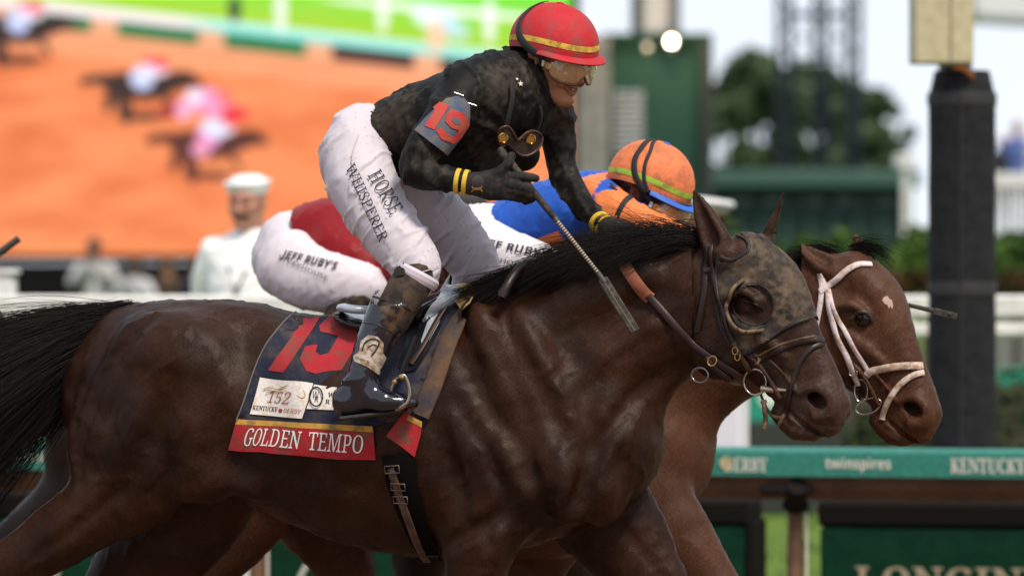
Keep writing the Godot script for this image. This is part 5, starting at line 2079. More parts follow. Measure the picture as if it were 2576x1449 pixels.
func hood_and_bridle() -> void:
	var fd: Field = field_of["main"]
	var hd: Field = field_of["main_head"]
	var q := main_head_pose()
	# --- hood
	var t := thing("blinker_hood", "dark blinker hood with an open eye cup, spattered with tan mud", "blinkers", Vector3(0.65, 0, 0.3))
	var sh := hd.shell(0.0045)
	var outline := PackedVector2Array(l2([[548, 425], [565, 470], [700, 420], [690, 350], [650, 318], [720, 322], [800, 352], [910, 430], [1010, 560], [1040, 700], [1000, 738], [930, 758], [860, 790], [790, 836], [720, 884], [690, 905], [640, 905], [600, 850], [565, 780], [545, 680], [538, 560]]))
	var eye := c2(722, 672)
	var fx := q.f()
	var keep: Variant = func(p: Vector3) -> bool:
		# fold both sides of the head onto its middle plane
		var d := (p - q.p(1897, 766))
		var out := d.dot(q.w())
		var m := p - q.w() * out + q.w() * absf(out)
		var k := UNIT * (EYE.z - m.z) / EYE.z
		var s := Vector2(1288.0 + m.x / k, 724.5 - (m.y - EYE.y) / k)
		return Geometry2D.is_point_in_polygon(s, outline) and s.distance_to(eye) > 50.0
	var hm := muddy("hood", Color(0.014, 0.011, 0.010), Color(0.150, 0.104, 0.064), 0.8, 0.33, 7.0, 81)
	part("cloth", sh.mesh(null, relief(0.0015, 83, 30.0), keep), hm, t)
	var edge := leather("hood_edge", Color(0.020, 0.015, 0.012), 0.6)
	part("binding", strap(hd, l2([[985, 738], [930, 757], [860, 790], [790, 836], [720, 884], [692, 905]]), 0.010, 0.003, 0.004).done(), edge, t)
	part("binding", strap(hd, l2([[692, 905], [640, 903], [600, 850], [566, 780], [546, 680], [540, 560], [548, 430]]), 0.008, 0.003, 0.004).done(), edge, t)
	part("binding", strap(hd, l2([[560, 440], [600, 458], [650, 445], [695, 412]]), 0.012, 0.003, 0.004).done(), edge, t)
	part("binding", strap(hd, l2([[640, 345], [680, 360], [698, 390], [694, 412]]), 0.010, 0.003, 0.004).done(), edge, t)
	var loop := []
	for i in 25:
		var an := TAU * i / 24.0
		loop.append(eye + Vector2(cos(an) * 51, sin(an) * 53))
	part("eye_binding", strap(hd, loop, 0.004, 0.003, 0.004, 2).done(), edge, t)
	# cup: a bowl open to the front
	var cup := Soup.new()
	var rim := []
	var rimn := []
	var arc := smooth(l2([[672, 562], [636, 600], [620, 660], [622, 720], [645, 770], [690, 800], [762, 798]]), 5)
	var rows := []
	for i in arc.size():
		var base := lay(hd, arc[i].x, arc[i].y)
		var e := sin(PI * i / (arc.size() - 1.0))
		var bp: Vector3 = base[0] + base[1] * 0.006
		var tp: Vector3 = bp + q.w() * (0.012 + 0.040 * e) + fx * (0.008 + 0.014 * e)
		var row := []
		for j in 5:
			var u := j / 4.0
			row.append(cup.add(bp.lerp(tp, u) - fx * 0.012 * sin(u * PI * 0.5) * e, (q.w() * 0.3 - fx + Vector3(0, (0.5 - float(i) / arc.size()) * 1.5, 0)).normalized()))
		rows.append(row)
		rim.append(tp - fx * 0.012 * e)
	for i in rows.size() - 1:
		for j in 4:
			cup.tri(rows[i][j], rows[i + 1][j], rows[i + 1][j + 1])
			cup.tri(rows[i][j], rows[i + 1][j + 1], rows[i][j + 1])
	var cp := part("eye_cup", cup.done(), leather("cup", Color(0.012, 0.010, 0.010), 0.35), t)
	var rs := Soup.new()
	rs.tube(rim, [0.0055], 8)
	part("cup_rim", rs.done(), muddy("cup_rim", Color(0.16, 0.10, 0.05), Color(0.02, 0.016, 0.014), 0.5, 0.2, 20.0, 85), cp)
	# --- bridle
	var lids := Soup.new()
	strap(hd, l2([[672, 652], [698, 660], [726, 668], [752, 682], [770, 694]]), 0.006, 0.002, 0.001, 4, lids)
	part("eye_slit", lids.done(), paint("lash", Color(0.006, 0.005, 0.005), 0.5), horse_node)
	var b := thing("bridle", "dark brown leather bridle with brass fittings and steel bit ring", "bridle", Vector3(0.7, 0, 0.35))
	var lea := leather("bridle_brown", Color(0.026, 0.012, 0.009), 0.42)
	var muddy_lea := muddy("bridle_mud", Color(0.035, 0.017, 0.011), Color(0.15, 0.085, 0.04), 0.55, 0.3, 14.0, 87)
	var brass := paint("brass", Color(0.45, 0.28, 0.08), 0.3, 1.0)
	var steel := paint("steel", Color(0.45, 0.42, 0.38), 0.22, 1.0)
	var both := [hd, fd]
	part("cheek_strap", strap(both, l2([[505, 395], [492, 480], [488, 590], [470, 700], [448, 800]]), 0.017, 0.004, 0.005).done(), lea, b)
	part("cheek_strap", strap(both, l2([[520, 400], [525, 480], [545, 590], [575, 690], [600, 780], [625, 850]]), 0.015, 0.004, 0.009).done(), lea, b)
	part("browband", strap(both, l2([[484, 515], [505, 508], [528, 500]]), 0.016, 0.004, 0.012).done(), lea, b)
	part("noseband", strap(hd, l2([[735, 940], [790, 908], [850, 880], [920, 852], [1000, 838], [1052, 850]]), 0.020, 0.005, 0.004).done(), lea, b)
	part("noseband", strap(hd, l2([[740, 918], [800, 885], [860, 862], [940, 838], [1010, 828]]), 0.006, 0.007, 0.005).done(), muddy_lea, b)
	part("flash_strap", strap(hd, l2([[1050, 862], [1000, 880], [950, 940], [915, 1030], [895, 1110], [880, 1180], [860, 1215]]), 0.013, 0.004, 0.004).done(), lea, b)
	part("cheek_piece", strap(hd, l2([[612, 825], [640, 875], [672, 930], [705, 985]]), 0.014, 0.005, 0.006).done(), muddy_lea, b)
	part("cheek_piece", strap(hd, l2([[725, 905], [742, 935], [738, 960]]), 0.009, 0.005, 0.006).done(), muddy_lea, b)
	var bk := Soup.new()
	for p in [[640, 890], [648, 915]]:
		var s2: Vector2 = c2(p[0], p[1])
		var hit := lay(hd, s2.x, s2.y)
		ring_mesh(hit[0] + hit[1] * 0.012, q.f(), Vector3.UP, 0.008, 0.010, 0.002, bk)
	part("buckle", bk.done(), brass, b)
	var rp := lay(hd, c2(742, 1030).x, c2(742, 1030).y)
	var rc: Vector3 = rp[0] + rp[1] * 0.014
	part("bit_ring", ring_mesh(rc, (q.f() + Vector3(0.1, -0.1, 0)).normalized(), Vector3(0.05, 1, 0.1).normalized(), 0.033, 0.035, 0.0035).done(), steel, b)
	var bit := Soup.new()
	var b0 := lay(hd, c2(778, 1060).x, c2(778, 1060).y)
	var b1 := lay(hd, c2(880, 1082).x, c2(880, 1082).y)
	bit.tube([b0[0] + b0[1] * 0.016, b0[0].lerp(b1[0], 0.5) + b0[1] * 0.012, b1[0] + b1[1] * 0.002], [0.0095, 0.008, 0.004], 9)
	part("bit", bit.done(), paint("bit_steel", Color(0.42, 0.33, 0.25), 0.35, 0.8), b)
	part("chin_strap", strap([hd], l2([[760, 1075], [762, 1120], [770, 1180], [830, 1210], [880, 1218]]), 0.011, 0.005, 0.006).done(), muddy_lea, b)
	var tails := Soup.new()
	tails.tube(smooth([at(c2(768, 1130).x, c2(768, 1130).y, 0.40), at(c2(772, 1180).x, c2(772, 1180).y, 0.41), at(c2(778, 1220).x, c2(778, 1220).y, 0.405), at(c2(768, 1270).x, c2(768, 1270).y, 0.41)], 4), [0.008, 0.010, 0.006, 0.007], 6)
	tails.tube([at(c2(868, 1200).x, c2(868, 1200).y, 0.42), at(c2(850, 1230).x, c2(850, 1230).y, 0.425), at(c2(838, 1255).x, c2(838, 1255).y, 0.42)], [0.006, 0.006, 0.004], 6)
	part("strap_end", tails.done(), muddy_lea, b)
	var ns := Soup.new()
	ns.tube(smooth([at(1262, 748, 0.30), at(1280, 712, 0.29), at(1306, 676, 0.25), at(1330, 664, 0.20)], 5), [0.012, 0.014, 0.016, 0.013], 8)
	part("neck_strap", ns.done(), lea, b)
	# --- reins
	var r := thing("reins", "leather reins with a tan rubber grip running from hand to bit of horse 19", "reins", Vector3(0.5, 0, 0.3))
	var tan := muddy("rein_tan", Color(0.26, 0.085, 0.045), Color(0.17, 0.06, 0.035), 0.7, 0.2, 12.0, 89)
	part("rubber_grip", strap([fd], l2([[70, 395], [80, 440], [105, 490], [145, 550], [190, 605], [225, 640]]), 0.034, 0.005, 0.010).done(), tan, r)
	part("leather_rein", strap(both, l2([[215, 625], [280, 700], [360, 790], [440, 865], [510, 915], [580, 960], [650, 1000], [700, 1020]]), 0.021, 0.005, 0.012).done(), leather("rein_dark", Color(0.036, 0.013, 0.012), 0.5), r)
	part("leather_rein", strap(both, l2([[500, 925], [560, 985], [620, 1018], [690, 1035]]), 0.020, 0.005, 0.014).done(), lea, r)
	var rp2 := lay(both, c2(535, 935).x, c2(535, 935).y)
	part("ring", ring_mesh(rp2[0] + rp2[1] * 0.018, Vector3(0.6, -0.6, 0.3).normalized(), Vector3(0.5, 0.6, 0.2).normalized(), 0.012, 0.014, 0.0028).done(), brass, r)
	var mart := Soup.new()
	ring_mesh(at(c2(462, 1010).x, c2(462, 1010).y, 0.33), Vector3(0.85, 0, 0.5), Vector3.UP, 0.026, 0.020, 0.004, mart)
	part("martingale_ring", mart.done(), paint("steel_dark", Color(0.18, 0.17, 0.18), 0.3, 1.0), r)

# ---------------------------------------------------------------- people
# a head: its own axes (forward, up, side) at a point between the ears
class Skull:
	var o := Vector3.ZERO
	var f := Vector3.RIGHT
	var u := Vector3.UP
	var s := Vector3.BACK
	var k := 1.0
	func _init(at_: Vector3, yaw: float, pitch: float, roll := 0.0, size := 1.0) -> void:
		o = at_
		k = size
		var b := Basis(Vector3.UP, -yaw) * Basis(Vector3(0, 0, 1), -pitch) * Basis(Vector3.RIGHT, roll)
		f = b * Vector3.RIGHT
		u = b * Vector3.UP
		s = b * Vector3.BACK
	func l(a: float, b: float, c: float) -> Vector3:
		return o + (f * a + u * b + s * c) * k
	func r(a: float, b: float, c: float, ra: float, rb: float) -> Array:
		return [l(a, b, c), ra * k, rb * k]

func face_solid(fd: Field, h: Skull, smile := 1.0) -> void:
	var k := h.k
	fd.ball(h.l(-0.012, 0.035, 0), h.f, 0.098 * k, 0.088 * k, 0.074 * k, h.s, 0.01)
	fd.chain([h.r(0.018, 0.02, 0, 0.080, 0.070), h.r(0.030, -0.03, 0, 0.066, 0.062), h.r(0.046, -0.075, 0, 0.046, 0.045), h.r(0.060, -0.104, 0, 0.024, 0.027)], h.s, 0.02, 2)
	fd.chain([h.r(0.080, 0.020, -0.045, 0.012, 0.012), h.r(0.095, 0.022, 0, 0.012, 0.012), h.r(0.080, 0.020, 0.045, 0.012, 0.012)], h.u, 0.016, 2)
	fd.chain([h.r(0.096, 0.010, 0, 0.008, 0.009), h.r(0.108, -0.018, 0, 0.010, 0.010), h.r(0.118, -0.036, 0, 0.012, 0.012)], h.s, 0.010, 3)
	for sd in [-1.0, 1.0]:
		fd.ball(h.l(0.104, -0.041, 0.013 * sd), h.f, 0.011 * k, 0.009 * k, 0.008 * k, h.s, 0.006)
		fd.ball(h.l(0.072, -0.020, 0.045 * sd), h.f, 0.026 * k, 0.020 * k, 0.020 * k, h.s, 0.018)
		fd.ball(h.l(0.105, 0.004, 0.033 * sd), h.f, 0.018 * k, 0.014 * k, 0.018 * k, h.s, 0.012, true)
		fd.chain([h.r(0.0, -0.055, 0.052 * sd, 0.014, 0.014), h.r(0.035, -0.088, 0.040 * sd, 0.013, 0.013), h.r(0.072, -0.108, 0.012 * sd, 0.013, 0.013)], h.s, 0.02, 2)
		# ear
		fd.ball(h.l(-0.012, -0.004, 0.076 * sd), h.u - h.f * 0.25, 0.033 * k, 0.020 * k, 0.010 * k, h.s, 0.006)
		fd.ball(h.l(-0.006, -0.002, 0.086 * sd), h.u - h.f * 0.25, 0.020 * k, 0.010 * k, 0.009 * k, h.s, 0.004, true)
		# folds beside the mouth
		fd.chain([h.r(0.104, -0.040, 0.022 * sd, 0.003, 0.003), h.r(0.096, -0.056, 0.034 * sd, 0.0035, 0.0035), h.r(0.084, -0.076, 0.040 * sd, 0.003, 0.003)], h.s, 0.006, 2, true)
		fd.ball(h.l(0.084, -0.048, 0.042 * sd), h.u, 0.018 * k, 0.014 * k, 0.010 * k, h.s, 0.010)
		# nostril
		fd.ball(h.l(0.112, -0.049, 0.008 * sd), h.f, 0.005 * k, 0.0035 * k, 0.0035 * k, h.s, 0.003, true)
	# lips
	var c := 0.006 * smile
	fd.chain([h.r(0.085, -0.064 + c, -0.028, 0.005, 0.005), h.r(0.099, -0.063, -0.012, 0.0075, 0.006), h.r(0.103, -0.062, 0, 0.007, 0.006), h.r(0.099, -0.063, 0.012, 0.0075, 0.006), h.r(0.085, -0.064 + c, 0.028, 0.005, 0.005)], h.u, 0.006, 2)
	fd.chain([h.r(0.084, -0.070 + c, -0.026, 0.005, 0.005), h.r(0.098, -0.080, 0, 0.009, 0.008), h.r(0.084, -0.070 + c, 0.026, 0.005, 0.005)], h.u, 0.006, 3)
	fd.chain([h.r(0.088, -0.066 + c, -0.033, 0.004, 0.0025), h.r(0.108, -0.0715, 0, 0.010, 0.0055), h.r(0.088, -0.066 + c, 0.033, 0.004, 0.0025)], h.u, 0.003, 3, true)
	fd.ball(h.l(0.084, -0.105, 0), h.f, 0.018 * k, 0.014 * k, 0.017 * k, h.s, 0.010)

func skin(base: Color) -> Variant:
	return func(p: Vector3, _n: Vector3) -> Color:
		var a := speck_noise.get_noise_3dv(p)
		var b := dust_noise.get_noise_3dv(p * 3.0)
		return base * (1.0 + 0.10 * a) * (1.0 + 0.15 * b)

func skin_material() -> StandardMaterial3D:
	var m := paint("skin", Color(1, 1, 1), 0.48, 0.0, 0.45)
	m.vertex_color_use_as_albedo = true
	m.subsurf_scatter_enabled = true
	m.subsurf_scatter_strength = 0.12
	return m

# racing cap over a helmet: dome, band, peak, button, straps
func helmet(owner_: Node3D, h: Skull, cover: StandardMaterial3D, band_mat: StandardMaterial3D, peak_mat: StandardMaterial3D, straps: Array, rx: float, ry: float, rz: float) -> void:
	var t := part("helmet", dome(h, rx, ry, rz, 1.0, PI * 0.5, 0.0), cover, owner_)
	part("band", dome(h, rx * 1.014, ry * 1.014, rz * 1.014, 1.0, 0.29, 0.155), band_mat, t)
	part("lining", dome(h, rx * 0.955, ry * 0.94, rz * 0.955, 1.0, PI * 0.5, -0.03), paint("lining", Color(0.009, 0.008, 0.008), 0.7), t)
	# peak
	var s := Soup.new()
	var rows := []
	for i in 25:
		var th := lerpf(-1.25, 1.25, i / 24.0)
		var ph := rim_of(th)
		var row := []
		var outw := 0.030 * pow(maxf(0.0, cos(th * 1.2)), 0.7)
		for e in [[-0.1, 0.001, 1.0], [0.55, 0.0, 1.0], [1.0, -0.004, 1.0], [1.0, -0.008, -1.0], [0.5, -0.006, -1.0], [-0.1, -0.005, -1.0]]:
			var p := dome_at(h, rx, ry, rz, th, ph)
			var dirn := (h.f * cos(th) + h.s * sin(th)).normalized()
			row.append(s.add(p + dirn * outw * e[0] + h.u * (e[1] - 0.006 * e[0]), h.u * e[2] + dirn * 0.2))
		rows.append(row)
	for i in 24:
		for j in 5:
			s.tri(rows[i][j], rows[i + 1][j], rows[i + 1][j + 1])
			s.tri(rows[i][j], rows[i + 1][j + 1], rows[i][j + 1])
	renormal(s)
	part("peak", s.done(), peak_mat, t)
	var b := Soup.new()
	b.lathe(dome_at(h, rx, ry, rz, 0.0, PI * 0.5) - h.u * 0.002, h.u, [[0.011, 0.0], [0.010, 0.005], [0.0, 0.007]], 14)
	part("button", b.done(), peak_mat, t)
	for st in straps:
		var line := []
		var nor := []
		for a in smooth(st[0], 6):
			var p := dome_at(h, rx, ry, rz, a.x, a.y)
			line.append(p)
			nor.append((p - h.l(-0.005, 0.045, 0)).normalized())
		var bs := Soup.new()
		band(bs, line, nor, st[1], 0.003, 0.001)
		part("strap", bs.done(), paint("elastic", Color(0.010, 0.010, 0.011), 0.75), t)

func rim_of(th: float) -> float:
	return -0.12 - 0.28 * pow(0.5 - 0.5 * cos(th), 3.0) + 0.09 * pow(sin(th), 2.0)

func dome_at(h: Skull, rx: float, ry: float, rz: float, th: float, ph: float) -> Vector3:
	return h.l(-0.005, 0.045, 0) + (h.f * rx * cos(ph) * cos(th) + h.u * ry * sin(ph) + h.s * rz * cos(ph) * sin(th)) * h.k

func dome(h: Skull, rx: float, ry: float, rz: float, _t: float, top: float, low: float) -> ArrayMesh:
	var s := Soup.new()
	var nj := 18 if top > 1.0 else 2
	for j in nj + 1:
		for i in 49:
			var th := TAU * i / 48.0
			var r0 := rim_of(th)
			var p0 := r0 + low
			var p1 := top if top > 1.0 else r0 + top
			var ph := lerpf(p0, p1, j / float(nj))
			var p := dome_at(h, rx, ry, rz, th, ph)
			var seam := 0.0012 * absf(sin(th * 3.0)) if top > 1.0 and low == 0.0 else 0.0
			var n := (h.f * cos(ph) * cos(th) / rx + h.u * sin(ph) / ry + h.s * cos(ph) * sin(th) / rz).normalized()
			s.add(p + n * seam, n)
	for j in nj:
		for i in 48:
			var a := j * 49 + i
			s.ix.append_array(PackedInt32Array([a, a + 49, a + 50, a, a + 50, a + 1]))
	return s.done()

# goggles: clear curved lens in a soft frame, with a round vent at each side
func goggles(owner_: Node3D, h: Skull, rimc: Color) -> void:
	var lens := Soup.new()
	var rim := []
	var n := 28
	var rows := []
	for i in n + 1:
		var e := lerpf(-1.0, 1.0, i / float(n))
		var an := e * 1.18
		# half height of the lens, dipping over the nose
		var up := 0.041 * pow(maxf(0.0, 1.0 - pow(absf(e), 4.0)), 0.5)
		var dn := up * (1.0 - 0.62 * exp(-pow(e / 0.13, 2.0)))
		var cen := h.l(0.026 + 0.104 * cos(an), -0.008, 0.094 * sin(an))
		var nn := (h.f * cos(an) + h.s * sin(an)).normalized()
		var row := []
		for j in 7:
			var v := lerpf(-1.0, 1.0, j / 6.0)
			var hh := (up if v > 0.0 else dn) * v
			row.append(lens.add(cen + h.u * hh * h.k + nn * (0.012 * (1.0 - v * v)) * h.k, (nn + h.u * v * 0.4).normalized()))
		rows.append(row)
	for i in n:
		for j in 6:
			lens.tri(rows[i][j], rows[i + 1][j], rows[i + 1][j + 1])
			lens.tri(rows[i][j], rows[i + 1][j + 1], rows[i][j + 1])
	var gm := paint("goggle_lens", Color(0.80, 0.72, 0.62), 0.08)
	gm.transparency = BaseMaterial3D.TRANSPARENCY_ALPHA
	gm.albedo_color = Color(0.86, 0.69, 0.48, 0.46)
	gm.metallic_specular = 1.0
	gm.clearcoat_enabled = true
	gm.clearcoat = 1.0
	gm.clearcoat_roughness = 0.06
	gm.normal_enabled = true
	gm.normal_texture = noise_map(0.012, 91, [], 256, 2, true, 14.0)
	gm.uv1_triplanar = true
	gm.uv1_scale = Vector3(7, 7, 7)
	var g := part("goggles", lens.done(), gm, owner_)
	for i in n + 1:
		rim.append(lens.v[rows[i][6]])
	for i in range(n, -1, -1):
		rim.append(lens.v[rows[i][0]])
	rim.append(rim[0])
	var fr := Soup.new()
	fr.tube(rim, [0.0042 * h.k], 7, false)
	part("frame", fr.done(), paint("goggle_frame%.3f" % rimc.r, rimc, 0.4), g)
	for sd in [-1.0, 1.0]:
		var c := h.l(0.066, -0.004, 0.088 * sd)
		var nn: Vector3 = (h.f * 0.35 + h.s * sd).normalized()
		var v := Soup.new()
		v.lathe(c + nn * 0.002, nn, [[0.013 * h.k, -0.006], [0.013 * h.k, 0.003], [0.010 * h.k, 0.005], [0.009 * h.k, 0.003], [0.0, 0.003]], 16)
		part("vent", v.done(), paint("vent_brass", Color(0.40, 0.25, 0.09), 0.35, 0.7), g)
		var bs := Soup.new()
		var line := [h.l(0.060, -0.006, 0.090 * sd), h.l(0.040, 0.010, 0.090 * sd), h.l(0.015, 0.022, 0.092 * sd), h.l(-0.01, 0.040, 0.098 * sd), h.l(-0.03, 0.055, 0.103 * sd)]
		band(bs, smooth(line, 4), smooth([nn, h.s * sd, h.s * sd, h.s * sd, h.s * sd], 4), 0.017 * h.k, 0.003)
		part("strap", bs.done(), paint("elastic", Color(0.010, 0.010, 0.011), 0.75), g)
		var bu := Soup.new()
		bu.box(h.l(0.050, 0.000, 0.094 * sd), Vector3(0.010, 0.018, 0.006) * h.k, Basis(h.f, h.u, h.s), 0.001)
		part("clip", bu.done(), paint("clip_white", Color(0.6, 0.56, 0.48), 0.3), g)

func chin_strap(owner_: Node3D, h: Skull, fd: Field) -> void:
	var bs := Soup.new()
	for path in [[[0.020, 0.040, 0.08], [0.022, 0.000, 0.08], [0.022, -0.030, 0.075], [0.034, -0.070, 0.06], [0.050, -0.105, 0.045], [0.055, -0.135, 0.02]], [[-0.055, 0.010, 0.08], [-0.035, -0.020, 0.08], [-0.005, -0.036, 0.078], [0.022, -0.034, 0.075]]]:
		var line := []
		var nor := []
		for p in smooth(path.map(func(a: Array) -> Vector3: return h.l(a[0], a[1], a[2])), 5):
			var q: Vector3 = fd.onto(p)
			line.append(q)
			nor.append(fd.normal(q, 0.01))
		band(bs, line, nor, 0.013 * h.k, 0.003, 0.0015)
	var c := part("chin_strap", bs.done(), paint("elastic", Color(0.010, 0.010, 0.011), 0.75), owner_)
	var bk := Soup.new()
	var p := fd.onto(h.l(0.022, -0.034, 0.08))
	bk.box(p + h.s * 0.004, Vector3(0.022, 0.020, 0.006), Basis(h.f, h.u, h.s), 0.002)
	part("buckle", bk.done(), paint("buckle_black", Color(0.012, 0.012, 0.013), 0.25), c)

func folds(amount: float, seed_no: int, freq: float, along: Vector3, stretch := 2.6, fine := 0.12) -> Variant:
	var a := noise(freq, seed_no, 2)
	var b := noise(freq * 2.0, seed_no + 3, 2)
	var d := along.normalized()
	return func(p: Vector3, _n: Vector3) -> float:
		# creases run across the limb: squeezed along it
		var q := p + d * p.dot(d) * (stretch - 1.0)
		var r := maxf(0.0, 1.0 - absf(a.get_noise_3dv(q)) * 4.5)
		var c := maxf(0.0, 1.0 - absf(b.get_noise_3dv(q)) * 5.0)
		return amount * (r * r * 0.9 + c * c * fine + 0.35 * a.get_noise_3dv(q)) - amount * 0.4

func ring1(x: float, y: float, z: float, a: float, b := -1.0) -> Array:
	var p := c1(x, y)
	return [at(p.x, p.y, z), a, a if b < 0.0 else b]

func p1(x: float, y: float, z: float) -> Vector3:
	var p := c1(x, y)
	return at(p.x, p.y, z)

const SHOULDER := Vector3(-0.66, -0.10, 0.75)

func rider_silks_field() -> Field:
	var fd := Field.new(Vector3(-0.46, 1.66, -0.32), Vector3(0.34, 2.30, 0.46), 0.0085)
	fd.chain([ring1(385, 655, 0.02, 0.080, 0.135), ring1(500, 610, 0.03, 0.098, 0.145), ring1(660, 565, 0.05, 0.118, 0.155), ring1(860, 520, 0.06, 0.140, 0.165), ring1(980, 470, 0.06, 0.128, 0.155), ring1(1060, 410, 0.06, 0.085, 0.10)], SHOULDER, 0.02, 3)
	# shoulders
	fd.chain([ring1(790, 430, 0.17, 0.075), ring1(1000, 440, 0.05, 0.09), ring1(1205, 545, -0.06, 0.062)], Vector3.UP, 0.05, 3)
	# near arm
	fd.chain([ring1(775, 445, 0.18, 0.072), ring1(690, 560, 0.25, 0.062), ring1(600, 690, 0.29, 0.056), ring1(540, 790, 0.30, 0.046), ring1(560, 838, 0.31, 0.044), ring1(630, 850, 0.325, 0.042), ring1(730, 866, 0.34, 0.033), ring1(772, 872, 0.345, 0.031)], Vector3.BACK, 0.018, 3)
	# far arm
	fd.chain([ring1(1200, 545, -0.07, 0.062), ring1(1228, 680, -0.06, 0.050), ring1(1252, 820, -0.03, 0.043), ring1(1330, 960, 0.03, 0.038), ring1(1400, 1040, 0.09, 0.031), ring1(1425, 1062, 0.11, 0.029)], Vector3.BACK, 0.018, 3)
	# gathered front of the jersey
	fd.chain([ring1(520, 770, 0.06, 0.06), ring1(800, 770, 0.08, 0.055), ring1(1060, 740, 0.06, 0.05)], SHOULDER, 0.04, 3)
	return fd

func rider_breeches_field() -> Field:
	var fd := Field.new(Vector3(-0.58, 1.52, -0.34), Vector3(0.02, 2.10, 0.42), 0.0062)
	fd.chain([ring1(335, 620, 0.02, 0.072, 0.13), ring1(290, 680, 0.02, 0.088, 0.15), ring1(250, 770, 0.03, 0.080, 0.145)], Vector3(-0.4, 0, 0.9), 0.03, 2)
	fd.chain([ring1(265, 730, 0.12, 0.088, 0.085), ring1(282, 860, 0.16, 0.100, 0.09), ring1(352, 1000, 0.20, 0.092, 0.085), ring1(450, 1140, 0.24, 0.083, 0.08), ring1(535, 1255, 0.27, 0.076, 0.074), ring1(545, 1320, 0.285, 0.066, 0.066), ring1(520, 1370, 0.295, 0.056, 0.058)], Vector3.BACK, 0.03, 3)
	fd.chain([ring1(330, 780, -0.06, 0.085, 0.085), ring1(480, 890, -0.11, 0.088, 0.085), ring1(640, 1030, -0.15, 0.085, 0.08), ring1(760, 1170, -0.19, 0.080, 0.076), ring1(835, 1290, -0.215, 0.070, 0.07), ring1(820, 1345, -0.22, 0.060, 0.06)], Vector3.BACK, 0.03, 3)
	fd.ball(p1(215, 790, 0.06), Vector3(-0.3, 1, 0), 0.10, 0.072, 0.13, Vector3.BACK, 0.03)
	return fd

func rider_skull() -> Skull:
	return Skull.new(p1(1205, 285, 0.07), 0.75, 0.24, 0.04, 0.94)

func rider_face_field() -> Field:
	var h := rider_skull()
	var fd := Field.new(h.o - Vector3(0.14, 0.19, 0.13), h.o + Vector3(0.16, 0.16, 0.15), 0.0034)
	face_solid(fd, h, 2.0)
	fd.chain([h.r(-0.025, -0.04, 0, 0.055, 0.055), [p1(1080, 400, 0.06), 0.058, 0.06]], h.s, 0.015, 2)
	return fd

func dusty_black() -> Variant:
	var big := noise(4.0, 101, 4)
	var fine := noise(42.0, 102, 3)
	return func(p: Vector3, _n: Vector3) -> Color:
		var d := smoothstep(-0.1, 0.45, big.get_noise_3dv(p) + fine.get_noise_3dv(p) * 0.35) * (0.35 + 0.9 * clampf(fine.get_noise_3dv(p) + 0.2, 0.0, 1.0))
		return Color(0.0050, 0.0046, 0.0046).lerp(Color(0.055, 0.043, 0.032), clampf(d, 0.0, 0.65))

func cloth_material(name_: String, rough := 0.85, sheen := 0.0) -> StandardMaterial3D:
	if mats.has(name_):
		return mats[name_]
	var m := paint(name_, Color(1, 1, 1), rough, 0.0, 0.3)
	m.vertex_color_use_as_albedo = true
	m.normal_enabled = true
	m.normal_texture = noise_map(0.03, 103, [], 256, 4, true, 2.0)
	m.normal_scale = 0.5
	m.uv1_triplanar = true
	m.uv1_scale = Vector3(9, 9, 9)
	if sheen > 0.0:
		m.rim_enabled = true
		m.rim = sheen
	return m

func crinkled() -> StandardMaterial3D:
	if mats.has("breeches_cloth"):
		return mats["breeches_cloth"]
	var m := cloth_material("breeches_cloth", 0.5)
	m.normal_scale = 0.12
	return m

func spattered(c: Color) -> Variant:
	return func(p: Vector3, _n: Vector3) -> Color:
		var d := smoothstep(0.52, 0.66, speck_noise.get_noise_3dv(p * 1.3) + 0.2 * dust_noise.get_noise_3dv(p))
		return (c * (1.0 + 0.05 * dust_noise.get_noise_3dv(p))).lerp(Color(0.30, 0.20, 0.14), d * 0.6)

func flat_tint(c: Color, amount := 0.12) -> Variant:
	return func(p: Vector3, _n: Vector3) -> Color:
		return c * (1.0 + amount * dust_noise.get_noise_3dv(p * 1.5))

